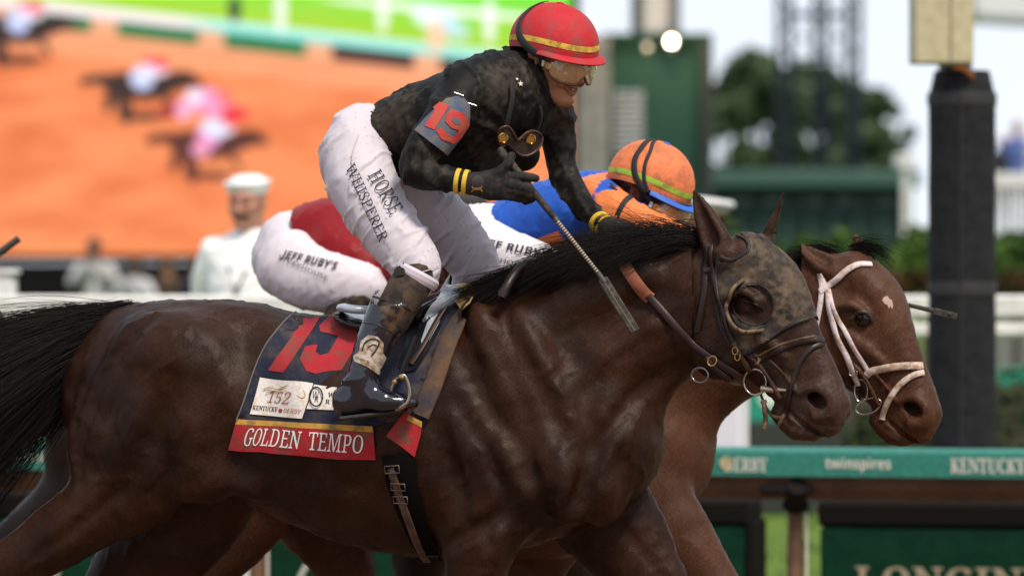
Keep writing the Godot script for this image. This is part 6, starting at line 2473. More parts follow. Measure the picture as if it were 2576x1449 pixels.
func main_rider() -> void:
	var sk: Field = result("rider_silks")
	var br: Field = result("rider_breeches")
	var fc: Field = result("rider_face")
	var h := rider_skull()
	var t := thing("person", "jockey in muddy black silks and red cap sitting up on horse 19, whip in hand", "jockey", Vector3(-0.35, 0, 0.1))
	var rng := RandomNumberGenerator.new()
	rng.seed = 17
	var face_skin: Variant = skin(Color(0.36, 0.165, 0.088))
	var lip := [h.l(0.085, -0.058, -0.030), h.l(0.103, -0.071, 0.0), h.l(0.085, -0.058, 0.030)]
	part("body", fc.mesh(func(p: Vector3, n: Vector3) -> Color:
		var d := minf(p.distance_to(Geometry3D.get_closest_point_to_segment(p, lip[0], lip[1])), p.distance_to(Geometry3D.get_closest_point_to_segment(p, lip[1], lip[2])))
		return face_skin.call(p, n).lerp(Color(0.22, 0.065, 0.045), smoothstep(0.015, 0.009, d) * 0.7)), skin_material(), t)
	# eyes and teeth
	for sd in [-1.0, 1.0]:
		var e := Soup.new()
		e.lathe(h.l(0.078, 0.004, 0.033 * sd), h.f, [[0.012, 0.0], [0.0105, 0.006], [0.007, 0.0098], [0.0, 0.012]], 12)
		var ep := part("eye", e.done(), paint("eye_white", Color(0.5, 0.45, 0.4), 0.2), t)
		var ir := Soup.new()
		ir.lathe(h.l(0.0885, 0.002, 0.034 * sd), h.f, [[0.005, 0.0], [0.004, 0.0015], [0.0, 0.002]], 12)
		part("iris", ir.done(), paint("iris", Color(0.02, 0.01, 0.006), 0.1), ep)
	var tee := Soup.new()
	tee.tube(smooth([h.l(0.076, -0.062, -0.024), h.l(0.0935, -0.0685, 0), h.l(0.076, -0.062, 0.024)], 4), [0.0050], 6)
	part("teeth", tee.done(), paint("teeth", Color(0.55, 0.50, 0.42), 0.3), t)
	var hairf := Soup.new()
	# dark hood under the cap, behind the ear
	part("silks", sk.mesh(dusty_black(), folds(0.009, 105, 4.0, Vector3(1, 0.5, 0.1), 2.6)), cloth_material("silks_cloth", 0.62, 0.0), t)
	# high collar
	var co := Field.new(p1(960, 500, 0.0) + Vector3(0, -0.02, -0.12), p1(1220, 230, 0.0) + Vector3(0.02, 0.0, 0.22), 0.006)
	co.chain([ring1(1060, 440, 0.06, 0.078, 0.085), ring1(1085, 365, 0.062, 0.072, 0.076)], h.s, 0.01, 3)
	co.chain([ring1(1005, 270, 0.05, 0.040, 0.060), ring1(1010, 330, 0.055, 0.05, 0.075)], h.s, 0.03, 2)
	co.chain([ring1(1150, 480, 0.09, 0.038, 0.05), ring1(1110, 420, 0.075, 0.06, 0.07)], h.s, 0.03, 2)
	part("collar", co.mesh(flat_tint(Color(0.0065, 0.006, 0.006)), folds(0.004, 106, 14.0, Vector3.UP)), cloth_material("silks_cloth"), t)
	for p in [[1047, 402, 0.0085], [1030, 380, 0.005]]:
		var st := []
		for i in 10:
			var r: float = p[2] * (1.0 if i % 2 == 0 else 0.42)
			st.append(Vector2(sin(TAU * i / 10.0), cos(TAU * i / 10.0)) * r)
		var pp := c1(p[0], p[1])
		var hit := lay([co, sk], pp.x, pp.y)
		if not hit.is_empty():
			var u: Vector3 = Vector3.UP - hit[1] * Vector3.UP.dot(hit[1])
			part("star", slab(st, hit[0] + hit[1] * 0.003, u.normalized().cross(hit[1]), u.normalized(), 0.001).done(), paint("star_white", Color(0.6, 0.57, 0.52), 0.7), t)
	# breeches
	var bm := part("breeches", br.mesh(spattered(Color(0.53, 0.495, 0.548)), folds(0.0078, 107, 3.8, Vector3(0.75, -0.6, 0.1), 3.0, 0.2)), crinkled(), t)
	var ink := paint("ink", Color(0.012, 0.012, 0.02), 0.7)
	part("lettering", print_on(br, letters("HORSE", "Droid Serif", 400), c1(312, 846), c1(424, 1036) - c1(312, 846), c1(372, 812) - c1(312, 846), 0.006).done(), ink, bm, "black lettering HORSE down the thigh")
	part("lettering", print_on(br, letters("WHISPERER", "Droid Serif", 400), c1(208, 806), c1(376, 1164) - c1(208, 806), c1(252, 782) - c1(208, 806), 0.006).done(), ink, bm, "black lettering WHISPERER down the thigh")
	var seam := Soup.new()
	strap(br, l1([[270, 650], [240, 760], [262, 900], [350, 1060], [430, 1180]]), 0.003, 0.001, 0.004, 6, seam)
	strap(br, l1([[500, 1330], [560, 1310], [620, 1290], [656, 1270]]), 0.003, 0.001, 0.004, 6, seam)
	part("seam", seam.done(), paint("seam", Color(0.45, 0.40, 0.45), 0.8), bm)
	# lower leg and boot
	var mud_leg := muddy("legging", Color(0.012, 0.010, 0.009), Color(0.085, 0.05, 0.028), 0.75, 0.42, 9.0, 111)
	var zl := 0.335
	var lf := Field.new(at(820, 1075, zl) - Vector3(0, 0, 0.1), at(1110, 660, zl) + Vector3(0, 0, 0.1), 0.007)
	lf.chain([[at(1048, 690, 0.30), 0.056, 0.052], [at(1020, 735, 0.325), 0.056, 0.052], [at(985, 800, zl), 0.052, 0.05]], Vector3.BACK, 0.01, 3)
	part("legging", lf.mesh(null, folds(0.0012, 113, 9.0, Vector3(0.4, 0.9, 0))), mud_leg, t)
	part("ankle_tab", drape([lf, br], l1([[448, 1300], [492, 1258], [496, 1322], [452, 1330]]), 8.0, 0.006).done(), leather("tab", Color(0.012, 0.011, 0.010), 0.8), t)
	var cf := Soup.new()
	cf.lathe(at(1044, 700, 0.302), Vector3(0.46, 0.88, -0.05), [[0.052, -0.010], [0.061, -0.008], [0.065, 0.002], [0.066, 0.014], [0.060, 0.022]], 28)
	part("cuff", cf.done(), paint("cuff_white", Color(0.51, 0.468, 0.530), 0.6), t)
	var bf := Field.new(at(815, 1080, zl) - Vector3(0, 0, 0.1), at(1075, 730, zl) + Vector3(0, 0, 0.1), 0.006)
	bf.chain([[at(986, 769, zl), 0.060, 0.058], [at(965, 812, zl), 0.056, 0.055], [at(938, 870, zl), 0.050, 0.050], [at(918, 920, zl), 0.043, 0.044], [at(906, 962, zl + 0.005), 0.040, 0.040]], Vector3.BACK, 0.012, 3)
	bf.chain([[at(868, 1010, zl), 0.042, 0.036], [at(915, 995, zl), 0.048, 0.040], [at(965, 1008, zl + 0.01), 0.034, 0.042], [at(1010, 1012, zl + 0.012), 0.024, 0.038], [at(1040, 1013, zl + 0.012), 0.016, 0.028]], Vector3.BACK, 0.02, 3)
	bf.ball(at(895, 952, zl), Vector3(1, 0.2, 0), 0.044, 0.012, 0.044, Vector3.BACK, 0.012)
	# cut the shaft open at its top
	bf.ball(at(1000, 738, zl), Vector3(-0.42, 0.9, 0), 0.034, 0.075, 0.075, Vector3.BACK, 0.004, true)
	var bt := part("boot", bf.mesh(func(p: Vector3, _n: Vector3) -> Color:
		var g := (p - at(965, 850, zl)).dot(Vector3(0.9, 0.42, 0.0))
		var d := smoothstep(-0.005, 0.05, g + 0.05 * dust_noise.get_noise_3dv(p * 3.0)) * smoothstep(-0.25, 0.1, speck_noise.get_noise_3dv(p * 0.6))
		return Color(0.008, 0.010, 0.016).lerp(Color(0.10, 0.058, 0.03), d * 0.9), relief(0.0012, 115, 30.0)), boot_material(), t)
	var sole := Soup.new()
	sole.box(at(938, 1043, zl), Vector3(0.19, 0.012, 0.066), Basis(Vector3(0, 0, 1), 0.12), 0.005)
	part("sole", sole.done(), paint("sole", Color(0.012, 0.010, 0.009), 0.6), bt)
	var emblem := drape(bf, l3([[1040, 560], [1050, 500], [1095, 462], [1150, 470], [1185, 510], [1180, 570], [1200, 600], [1170, 660], [1190, 690], [1150, 706], [1090, 660], [1010, 625], [1005, 595]]), 7.0, 0.0035)
	var em := part("emblem", emblem.done(), muddy("emblem", Color(0.62, 0.56, 0.50), Color(0.20, 0.11, 0.05), 0.6, 0.28, 16.0, 117), bt, "white horse head emblem on the boot, half muddied")
	var hl := Soup.new()
	strap(bf, l3([[1060, 560], [1075, 510], [1120, 485], [1160, 500], [1140, 550], [1110, 590]]), 0.004, 0.001, 0.0045, 5, hl)
	strap(bf, l3([[1090, 540], [1120, 520], [1145, 525]]), 0.003, 0.001, 0.0045, 5, hl)
	part("emblem_line", hl.done(), ink, em)
	part("lettering", print_on(bf, letters("HORSE W", "Droid Serif", 400), c3(1014, 606), c3(1100, 640) - c3(1014, 606), Vector2(2, -6), 0.0048).done(), ink, em)
	var bl := Soup.new()
	strap(bf, l3([[1062, 385], [1150, 400], [1230, 440], [1276, 482]]), 0.003, 0.0015, 0.001, 6, bl)
	strap(bf, l3([[1120, 224], [1200, 240], [1300, 275], [1362, 320]]), 0.006, 0.0025, 0.001, 6, bl)
	part("seam", bl.done(), paint("boot_seam", Color(0.006, 0.006, 0.008), 0.4), bt)
	# far boot
	var f2 := Field.new(at(1000, 1075, -0.33) - Vector3(0, 0, 0.1), at(1290, 670, -0.33) + Vector3(0, 0, 0.1), 0.010)
	f2.chain([[at(1180, 705, -0.25), 0.056, 0.052], [at(1120, 800, -0.33), 0.052, 0.05], [at(1060, 940, -0.34), 0.04, 0.04]], Vector3.BACK, 0.01, 3)
	f2.chain([[at(1030, 1000, -0.34), 0.042, 0.036], [at(1120, 1000, -0.34), 0.036, 0.042], [at(1200, 1010, -0.34), 0.018, 0.03]], Vector3.BACK, 0.02, 3)
	part("boot", f2.mesh(flat_tint(Color(0.012, 0.010, 0.010))), boot_material(), t)
	# gloves
	near_glove(t)
	var fg := Field.new(p1(1400, 1240, 0.05), p1(1720, 1020, 0.05) + Vector3(0, 0, 0.22), 0.005)
	fg.chain([ring1(1462, 1085, 0.13, 0.028, 0.024), ring1(1520, 1120, 0.155, 0.040, 0.026), ring1(1570, 1150, 0.17, 0.040, 0.026)], Vector3.BACK, 0.012, 2)
	for i in 4:
		fg.chain([ring1(1570 - i * 14, 1125 + i * 24, 0.18, 0.012), ring1(1620 - i * 16, 1140 + i * 24, 0.20, 0.012), ring1(1640 - i * 18, 1170 + i * 20, 0.20, 0.011), ring1(1615 - i * 18, 1195 + i * 14, 0.195, 0.010)], Vector3.BACK, 0.006, 3)
	fg.chain([ring1(1530, 1105, 0.18, 0.014), ring1(1585, 1100, 0.20, 0.013), ring1(1630, 1120, 0.21, 0.011)], Vector3.BACK, 0.008, 3)
	var glm := muddy("glove", Color(0.009, 0.009, 0.009), Color(0.05, 0.036, 0.026), 0.8, 0.22, 14.0, 121)
	part("glove", fg.mesh(null, relief(0.001, 122, 50.0)), glm, t, "black glove of the hand on the mane")
	# yellow wrist bands
	var yel := muddy("wrist_yellow", Color(0.62, 0.42, 0.035), Color(0.40, 0.26, 0.03), 0.6, 0.1, 18.0, 123)
	for d in [[[738, 867], [758, 870]], [[776, 873], [796, 876]]]:
		var wb := Soup.new()
		wb.tube([p1(d[0][0], d[0][1], 0.343), p1((d[0][0] + d[1][0]) * 0.5, (d[0][1] + d[1][1]) * 0.5, 0.344), p1(d[1][0], d[1][1], 0.345)], [0.0345, 0.0350, 0.0340], 26)
		part("wrist_band", wb.done(), yel, t)
	for d in [[[1424, 1062], [1436, 1073]], [[1446, 1080], [1457, 1089]]]:
		var wb := Soup.new()
		wb.tube([p1(d[0][0], d[0][1], 0.112), p1(d[1][0], d[1][1], 0.122)], [0.0315, 0.0310], 24)
		part("wrist_band", wb.done(), yel, t)
	# number pad on the arm
	var pad_poly := l1([[738, 468], [770, 474], [796, 506], [794, 560], [790, 600], [740, 670], [686, 738], [615, 684], [546, 630], [590, 580], [640, 530], [690, 482]])
	var pad := part("arm_pad", drape(sk, pad_poly, 8.0, 0.009).done(), muddy("arm_blue", Color(0.055, 0.085, 0.16), Color(0.15, 0.12, 0.09), 0.8, 0.34, 9.0, 125), t, "blue number pad with red 19 on the upper arm")
	var padn := muddy("arm_red", Color(0.46, 0.035, 0.030), Color(0.30, 0.09, 0.05), 0.7, 0.2, 11.0, 127)
	part("numeral", drape(sk, l1([[664, 500], [703, 514], [632, 628], [592, 612], [640, 538], [634, 526]]), 7.0, 0.0115).done(), padn, pad)
	part("numeral", drape(sk, l1([[712, 528], [766, 548], [786, 590], [752, 650], [712, 684], [660, 668], [638, 630], [662, 616], [688, 646], [712, 652], [738, 622], [706, 614], [682, 588], [688, 556]]), 7.0, 0.0115).done(), padn, pad)
	part("numeral_gap", drape(sk, l1([[716, 562], [744, 574], [748, 594], [726, 598], [708, 584]]), 6.0, 0.0125).done(), mats["arm_blue"], pad)
	var pin := Soup.new()
	for p in [[745, 462], [798, 502]]:
		var pc := lay(sk, c1(p[0], p[1]).x, c1(p[0], p[1]).y)
		if not pc.is_empty():
			pin.tube([pc[0] + pc[1] * 0.012 + Vector3(-0.012, 0.004, 0), pc[0] + pc[1] * 0.012, pc[0] + pc[1] * 0.012 + Vector3(0.014, -0.005, 0)], [0.0025], 6)
	part("safety_pin", pin.done(), paint("steel", Color(0.45, 0.42, 0.38), 0.22, 1.0), pad)
	# head gear
	var red := muddy("cap_red", Color(0.46, 0.014, 0.022), Color(0.20, 0.075, 0.06), 0.7, 0.16, 6.0, 131)
	var band_y := muddy("cap_yellow", Color(0.68, 0.44, 0.06), Color(0.22, 0.12, 0.03), 0.7, 0.22, 11.0, 133)
	helmet(t, h, red, band_y, red, [[[Vector2(1.25, -0.16), Vector2(1.75, 0.10), Vector2(2.05, 0.45), Vector2(2.3, 0.85), Vector2(2.75, 1.12), Vector2(3.14, 1.17)], 0.024]], 0.140, 0.121, 0.122)
	goggles(t, h, Color(0.10, 0.045, 0.03))
	chin_strap(t, h, fc)
	# spare goggles hanging on the chest
	spare_goggles(t, sk)

func boot_material() -> StandardMaterial3D:
	var m := paint("boot", Color(1, 1, 1), 0.14, 0.0, 0.6)
	m.vertex_color_use_as_albedo = true
	return m

func near_glove(t: Node3D) -> void:
	var gf := Field.new(p1(770, 985, 0.345) - Vector3(0, 0, 0.075), p1(1165, 715, 0.345) + Vector3(0, 0, 0.075), 0.0045)
	gf.chain([ring1(805, 880, 0.345, 0.031, 0.028), ring1(850, 884, 0.348, 0.034, 0.028), ring1(905, 888, 0.352, 0.042, 0.026), ring1(970, 888, 0.352, 0.040, 0.024)], Vector3.BACK, 0.010, 3)
	# fingers: forefinger straight, the others closed on the whip
	gf.chain([ring1(965, 852, 0.362, 0.015), ring1(1045, 846, 0.372, 0.0130), ring1(1100, 852, 0.372, 0.0118), ring1(1122, 855, 0.370, 0.0105)], Vector3.BACK, 0.006, 3)
	gf.chain([ring1(975, 885, 0.364, 0.0135), ring1(1050, 893, 0.386, 0.0125), ring1(1100, 912, 0.378, 0.0115), ring1(1092, 938, 0.352, 0.0108)], Vector3.BACK, 0.006, 3)
	gf.chain([ring1(970, 912, 0.360, 0.0130), ring1(1050, 922, 0.380, 0.0120), ring1(1110, 940, 0.368, 0.0112), ring1(1096, 958, 0.342, 0.0105)], Vector3.BACK, 0.006, 3)
	gf.chain([ring1(950, 935, 0.352, 0.0120), ring1(1010, 946, 0.368, 0.0112), ring1(1068, 958, 0.362, 0.0105), ring1(1070, 968, 0.340, 0.0095)], Vector3.BACK, 0.006, 3)
	gf.chain([ring1(900, 862, 0.350, 0.018), ring1(955, 820, 0.366, 0.0150), ring1(990, 782, 0.376, 0.0130), ring1(1006, 745, 0.372, 0.0110)], Vector3.BACK, 0.010, 3)
	var glm := muddy("glove", Color(0.009, 0.009, 0.009), Color(0.05, 0.036, 0.026), 0.8, 0.22, 14.0, 121)
	var g := part("glove", gf.mesh(null, relief(0.0012, 124, 60.0)), glm, t, "black glove closed on the whip, forefinger pointing")
	part("cuff_tab", drape(gf, l1([[815, 860], [835, 842], [862, 846], [872, 870], [870, 925], [815, 930]]), 6.0, 0.003).done(), leather("cuff", Color(0.030, 0.018, 0.014), 0.6), g)
	var mono := Soup.new()
	strap(gf, l1([[814, 892], [830, 912], [840, 898], [850, 912], [866, 892]]), 0.004, 0.001, 0.0045, 3, mono)
	strap(gf, l1([[814, 918], [830, 898], [840, 912], [850, 898], [866, 918]]), 0.004, 0.001, 0.0045, 3, mono)
	part("monogram", mono.done(), paint("mono", Color(0.22, 0.10, 0.03), 0.7), g)

func spare_goggles(t: Node3D, sk: Field) -> void:
	var g := Node3D.new()
	g.name = "spare_goggles"
	t.add_child(g, true)
	var rimm := leather("spare_rim", Color(0.085, 0.030, 0.022), 0.4)
	var outline := [[930, 640], [945, 612], [980, 606], [1005, 640], [1025, 670], [1060, 640], [1095, 624], [1130, 640], [1140, 672], [1120, 715], [1080, 742], [1040, 742], [1005, 715], [975, 690], [950, 700], [932, 680]]
	var loop := []
	var pos := []
	for p in smooth(l1(outline + [outline[0]]), 3):
		var hit := lay(sk, p.x, p.y)
		if hit.is_empty():
			hit = [at(p.x, p.y, 0.17), Vector3(0.4, -0.2, 0.9).normalized()]
		pos.append(hit[0] + Vector3(0.3, -0.1, 0.9).normalized() * 0.018)
	# keep the rim stiff: even it out
	for n in 6:
		var p2 := pos.duplicate()
		for i in pos.size():
			p2[i].z = (pos[(i + pos.size() - 1) % pos.size()].z + pos[i].z + pos[(i + 1) % pos.size()].z) / 3.0
		pos = p2
	var s := Soup.new()
	pos.append(pos[0])
	s.tube(pos, [0.0045], 7, false)
	part("rim", s.done(), rimm, g)
	var c := Vector3.ZERO
	for p in pos:
		c += p / pos.size()
	var lens := Soup.new()
	var ci := lens.add(c + Vector3(0.004, 0, 0.006), Vector3(0.3, -0.1, 0.9).normalized())
	for p in pos:
		lens.add(p, Vector3(0.3, -0.1, 0.9).normalized())
	for i in pos.size() - 1:
		lens.tri(ci, ci + 1 + i, ci + 2 + i)
	part("lens", lens.done(), mats["spare_lens"] if mats.has("spare_lens") else paint("spare_lens", Color(0.02, 0.017, 0.014), 0.12), g)
	for p in [[964, 662], [1096, 668]]:
		var q := c1(p[0], p[1])
		var hit := lay(sk, q.x, q.y)
		var z: float = (hit[0].z + 0.034) if not hit.is_empty() else 0.2
		var v := Soup.new()
		v.lathe(at(q.x, q.y, z), Vector3(0.3, -0.1, 0.9), [[0.015, -0.006], [0.015, 0.003], [0.012, 0.006], [0.0105, 0.003], [0.0, 0.003]], 18)
		part("vent", v.done(), paint("vent_gold", Color(0.45, 0.27, 0.07), 0.25, 0.9), g)
	var st := Soup.new()
	strap(sk, l1([[1000, 400], [1005, 470], [990, 540], [975, 600]]), 0.014, 0.003, 0.006, 6, st)
	part("cord", st.done(), paint("elastic", Color(0.010, 0.010, 0.011), 0.75), g)
	st = Soup.new()
	strap(sk, l1([[1130, 500], [1140, 550], [1128, 600], [1112, 630]]), 0.012, 0.003, 0.006, 6, st)
	part("cord", st.done(), paint("elastic", Color(0.010, 0.010, 0.011), 0.75), g)

func whip() -> void:
	var t := thing("riding_whip", "black jockey whip with beige bound shaft and square leather flap", "whip", p1(945, 715, 0.36))
	var a := p1(942, 712, 0.352)
	var b := p1(1212, 1045, 0.385)
	var c := p1(1432, 1322, 0.415)
	var e := at(1600, 836, 0.44)
	var s := Soup.new()
	var pts := []
	var rad := []
	for i in 61:
		var u := i / 60.0
		pts.append(a.lerp(b, u))
		rad.append((0.0125 - 0.0035 * u) * (1.0 - 0.10 * (1.0 if i % 6 == 0 else 0.0)) * (0.8 if i == 0 else 1.0))
	s.tube(pts, rad, 12)
	part("grip", s.done(), muddy("whip_grip", Color(0.012, 0.012, 0.012), Color(0.08, 0.06, 0.04), 0.7, 0.15, 16.0, 141), t)
	var sh := Soup.new()
	sh.tube([b, c], [0.0058, 0.0050], 10)
	part("shaft", sh.done(), paint("whip_beige", Color(0.42, 0.33, 0.23), 0.6), t)
	var w := Soup.new()
	for i in 26:
		var u := (i + 0.5) / 26.0
		var p := b.lerp(c, u)
		var d := (c - b).normalized()
		w.tube([p - d * 0.0018, p + d * 0.0018], [0.0064], 10)
	part("binding", w.done(), paint("whip_bind", Color(0.03, 0.022, 0.018), 0.6), t)
	var k := Soup.new()
	k.tube([b - (c - b).normalized() * 0.02, b + (c - b) * 0.06], [0.009, 0.007], 10)
	part("ferrule", k.done(), paint("whip_ferrule", Color(0.05, 0.045, 0.04), 0.5), t)
	k = Soup.new()
	k.tube([c - (c - b) * 0.05, c + (e - c) * 0.12], [0.007, 0.008], 10)
	part("ferrule", k.done(), paint("whip_ferrule", Color(0.05, 0.045, 0.04), 0.5), t)
	var d2 := (e - c).normalized()
	var x := d2.cross(Vector3.BACK).normalized()
	var nn := x.cross(d2)
	var fl := Soup.new()
	fl.box((c + (e - c) * 0.05).lerp(e, 0.5), Vector3(0.028, e.distance_to(c) * 0.95, 0.009), Basis(x, d2, nn), 0.003)
	var fp := part("flap", fl.done(), muddy("whip_flap", Color(0.025, 0.024, 0.022), Color(0.10, 0.08, 0.055), 0.7, 0.25, 14.0, 143), t)
	var st := Soup.new()
	st.box(c.lerp(e, 0.55) + nn * 0.0048, Vector3(0.003, e.distance_to(c) * 0.85, 0.002), Basis(x, d2, nn))
	part("stitching", st.done(), paint("whip_stitch", Color(0.12, 0.10, 0.07), 0.7), fp)

# ---------------------------------------------------------------- second and third horse with their riders
func c5(x: float, y: float) -> Vector2:
	return Vector2(1174.0 + 0.28597 * x, 345.3 + 0.28597 * y)
func c6(x: float, y: float) -> Vector2:
	return Vector2(656.0 + 0.2949 * x, 448.9 + 0.2949 * y)
func p5(x: float, y: float, z: float) -> Vector3:
	var p := c5(x, y)
	return at(p.x, p.y, z)
func p6(x: float, y: float, z: float) -> Vector3:
	var p := c6(x, y)
	return at(p.x, p.y, z)
func l5(a: Array) -> Array:
	return a.map(func(p: Array) -> Vector2: return c5(p[0], p[1]))
func l6(a: Array) -> Array:
	return a.map(func(p: Array) -> Vector2: return c6(p[0], p[1]))

func second_pose() -> Pose:
	var q := pose(148, 28, -0.95, 0.26)
	q.pivot = Vector2(1288, 1000)
	q.grow = 0.96
	return q

func second_head_pose() -> Pose:
	return head_pose(264, 32, -0.64, 0.42, 0.06, 0.925)

func leg(fd: Field, q: Pose, pts: Array, side: float) -> void:
	var r := []
	for p in pts:
		r.append(q.r(p[0], p[1], p[2], p[3], side))
	fd.chain(r, q.w(), 0.035, 3)

func second_body_field() -> Field:
	var q := second_pose()
	var fd := Field.new(Vector3(-1.6, -0.01, -1.5), Vector3(1.15, 1.72, -0.3), 0.018)
	torso(fd, q, [1.0])
	neck(fd, q)
	fd.chain([q.r(1520, 862, 232, 0.132), q.r(1700, 790, 190, 0.11), q.r(1850, 755, 160, 0.095), q.r(1960, 780, 140, 0.085)], q.w(), 0.05, 3)
	leg(fd, q, [[400, 1120, 185, 0.12], [430, 1230, 150, 0.10], [390, 1330, 110, 0.08], [310, 1420, 86, 0.065], [220, 1500, 60, 0.05], [130, 1620, 36, 0.034], [60, 1800, 28, 0.028], [10, 1930, 36, 0.034], [20, 2030, 30, 0.03], [40, 2090, 46, 0.05]], 0.13)
	leg(fd, q, [[560, 1160, 170, 0.12], [640, 1300, 120, 0.09], [700, 1420, 80, 0.065], [690, 1540, 60, 0.05], [640, 1660, 36, 0.034], [600, 1850, 28, 0.028], [600, 1980, 36, 0.034], [630, 2050, 46, 0.05]], -0.14)
	leg(fd, q, [[1440, 1220, 150, 0.10], [1520, 1310, 128, 0.09], [1600, 1400, 100, 0.075], [1680, 1500, 76, 0.06], [1800, 1640, 46, 0.046], [1880, 1780, 30, 0.03], [1960, 1930, 27, 0.028], [2010, 2010, 36, 0.036], [2040, 2080, 46, 0.05]], 0.12)
	leg(fd, q, [[1250, 1250, 150, 0.10], [1200, 1400, 84, 0.075], [1150, 1540, 60, 0.055], [1110, 1660, 46, 0.045], [1060, 1820, 30, 0.03], [1020, 1950, 36, 0.034], [1010, 2080, 48, 0.05]], -0.12)
	return fd

func second_head_field() -> Field:
	var q := second_head_pose()
	var c := q.p(1910, 830)
	var fd := Field.new(c - Vector3(0.40, 0.38, 0.26), c + Vector3(0.36, 0.36, 0.30), 0.0062)
	# ears laid back
	head_solid(fd, q, [
		ear(q, [[1852, 642, 34], [1816, 626, 34], [1784, 606, 25], [1758, 586, 14], [1738, 570, 5]], 0.065, Vector3(0.1, 0.5, 0.8), 0.01),
		ear(q, [[1880, 610, 24], [1872, 578, 24], [1862, 556, 16], [1850, 540, 5]], -0.06, Vector3(0.6, 0.2, 0.6), 0.0)])
	fd.chain([q.r(1640, 800, 160, 0.10), q.r(1700, 770, 160, 0.10), q.r(1795, 748, 150, 0.09)], Vector3(-sin(0.26), 0, cos(0.26)), 0.03, 2)
	return fd

func second_horse() -> void:
	var fd: Field = result("second_body")
	var hd: Field = result("second_head")
	var q := second_pose()
	var hq := second_head_pose()
	var h := thing("race_horse", "bright bay race horse with a white bridle and small white star, second from the camera", "horse", Vector3(0.1, 0, -0.95))
	var seam := hq.p(1740, 750)
	var body := fd.mesh(coat(Color(0.092, 0.036, 0.017), Color(0.165, 0.067, 0.033), Color(0.15, 0.09, 0.06), 0.2), relief(0.004, 201, 9.0), func(p: Vector3) -> bool: return p.x < seam.x + 0.03)
	var head := hd.mesh(coat(Color(0.092, 0.036, 0.018), Color(0.172, 0.070, 0.035), Color(0.17, 0.105, 0.07), 0.3), relief(0.0015, 202, 22.0), func(p: Vector3) -> bool: return p.x > seam.x)
	var joined := ArrayMesh.new()
	joined.add_surface_from_arrays(Mesh.PRIMITIVE_TRIANGLES, body.surface_get_arrays(0))
	joined.add_surface_from_arrays(Mesh.PRIMITIVE_TRIANGLES, head.surface_get_arrays(0))
	part("body", joined, coat_material(), h)
	var e := Soup.new()
	var es := hq.s(1906, 769)
	var ec := lay(hd, es.x, es.y)
	e.lathe(ec[0] - hq.w() * 0.013, hq.w(), [[0.025, 0.0], [0.0235, 0.009], [0.018, 0.016], [0.010, 0.0205], [0.0, 0.022]], 16)
	part("eye", e.done(), paint("eye", Color(0.006, 0.004, 0.003), 0.06), h)
	var lid := Soup.new()
	strap(hd, [es + Vector2(-26, 2), es + Vector2(-10, -15), es + Vector2(12, -14), es + Vector2(26, 6)], 0.010, 0.008, 0.0, 5, lid)
	part("eyelid", lid.done(), paint("lid", Color(0.025, 0.012, 0.008), 0.5), h)
	part("star", drape(hd, l2([[1338, 650], [1346, 634], [1362, 630], [1372, 644], [1384, 650], [1390, 676], [1384, 694], [1378, 678], [1368, 690], [1362, 672], [1350, 668]]), 7.0, 0.0012).done(), paint("hair_white2", Color(0.40, 0.28, 0.23), 0.7), h)
	var rng := RandomNumberGenerator.new()
	rng.seed = 23
	var mane := []
	for c in [[1700, 640], [1745, 600], [1790, 584], [1830, 586]]:
		mane.append(hr(hq.p(c[0], c[1] + 16), Vector3(-0.9, 0.35, 0.2), 0.10, Vector3(-0.9, -1.2, 0.3), 0.010, 0.2))
	var mh := part("mane", hair(mane, rng, 900, 0.0016, 6).done(), hair_material(), h)
	mh.set_meta("kind", "stuff")
	var fl := [hr(hq.p(1868, 575), Vector3(1, 0.25, 0.3), 0.15, Vector3(0.2, -1.0, 0.2), 0.010, 0.12), hr(hq.p(1885, 585), Vector3(1, 0.1, 0.5), 0.13, Vector3(0.2, -1.2, 0.2), 0.010, 0.12)]
	var fh := part("forelock", hair(fl, rng, 160, 0.0015, 7).done(), hair_material(), h)
	fh.set_meta("kind", "stuff")
	# bridle
	var b := thing("bridle", "white bridle with a muddied noseband and steel bit ring", "bridle", Vector3(0.98, 0, -0.6))
	var wm := muddy("bridle_white", Color(0.66, 0.58, 0.60), Color(0.34, 0.20, 0.11), 0.5, 0.10, 13.0, 211)
	var nb := muddy("noseband_white", Color(0.62, 0.52, 0.48), Color(0.25, 0.14, 0.07), 0.55, 0.32, 15.0, 213)
	part("browband", strap(hd, l2([[1040, 612], [1075, 585], [1120, 545], [1170, 508], [1225, 482], [1285, 484]]), 0.018, 0.005, 0.004).done(), wm, b)
	part("crown_strap", strap(hd, l2([[1038, 520], [1055, 560], [1072, 600], [1085, 650]]), 0.014, 0.004, 0.003).done(), wm, b)
	part("crown_strap", strap(hd, l2([[1042, 530], [1048, 590], [1040, 680], [1018, 800]]), 0.015, 0.004, 0.003).done(), wm, b)
	part("cheek_strap", strap(hd, l2([[1080, 620], [1095, 720], [1125, 820], [1165, 910], [1205, 1000], [1230, 1055]]), 0.016, 0.005, 0.006).done(), wm, b)
	part("cheek_strap", strap(hd, l2([[1080, 600], [1110, 700], [1160, 800], [1215, 895], [1255, 960], [1272, 990]]), 0.013, 0.005, 0.004).done(), wm, b)
	part("noseband", strap(hd, l2([[1262, 1010], [1300, 985], [1370, 972], [1450, 966], [1528, 968]]), 0.021, 0.006, 0.004).done(), nb, b)
	part("flash_strap", strap(hd, l2([[1535, 1000], [1490, 1010], [1430, 1050], [1385, 1110], [1355, 1170], [1342, 1225]]), 0.017, 0.005, 0.004).done(), nb, b)
	var steel := paint("steel", Color(0.45, 0.42, 0.38), 0.22, 1.0)
	var bp := lay(hd, c2(1250, 1075).x, c2(1250, 1075).y)
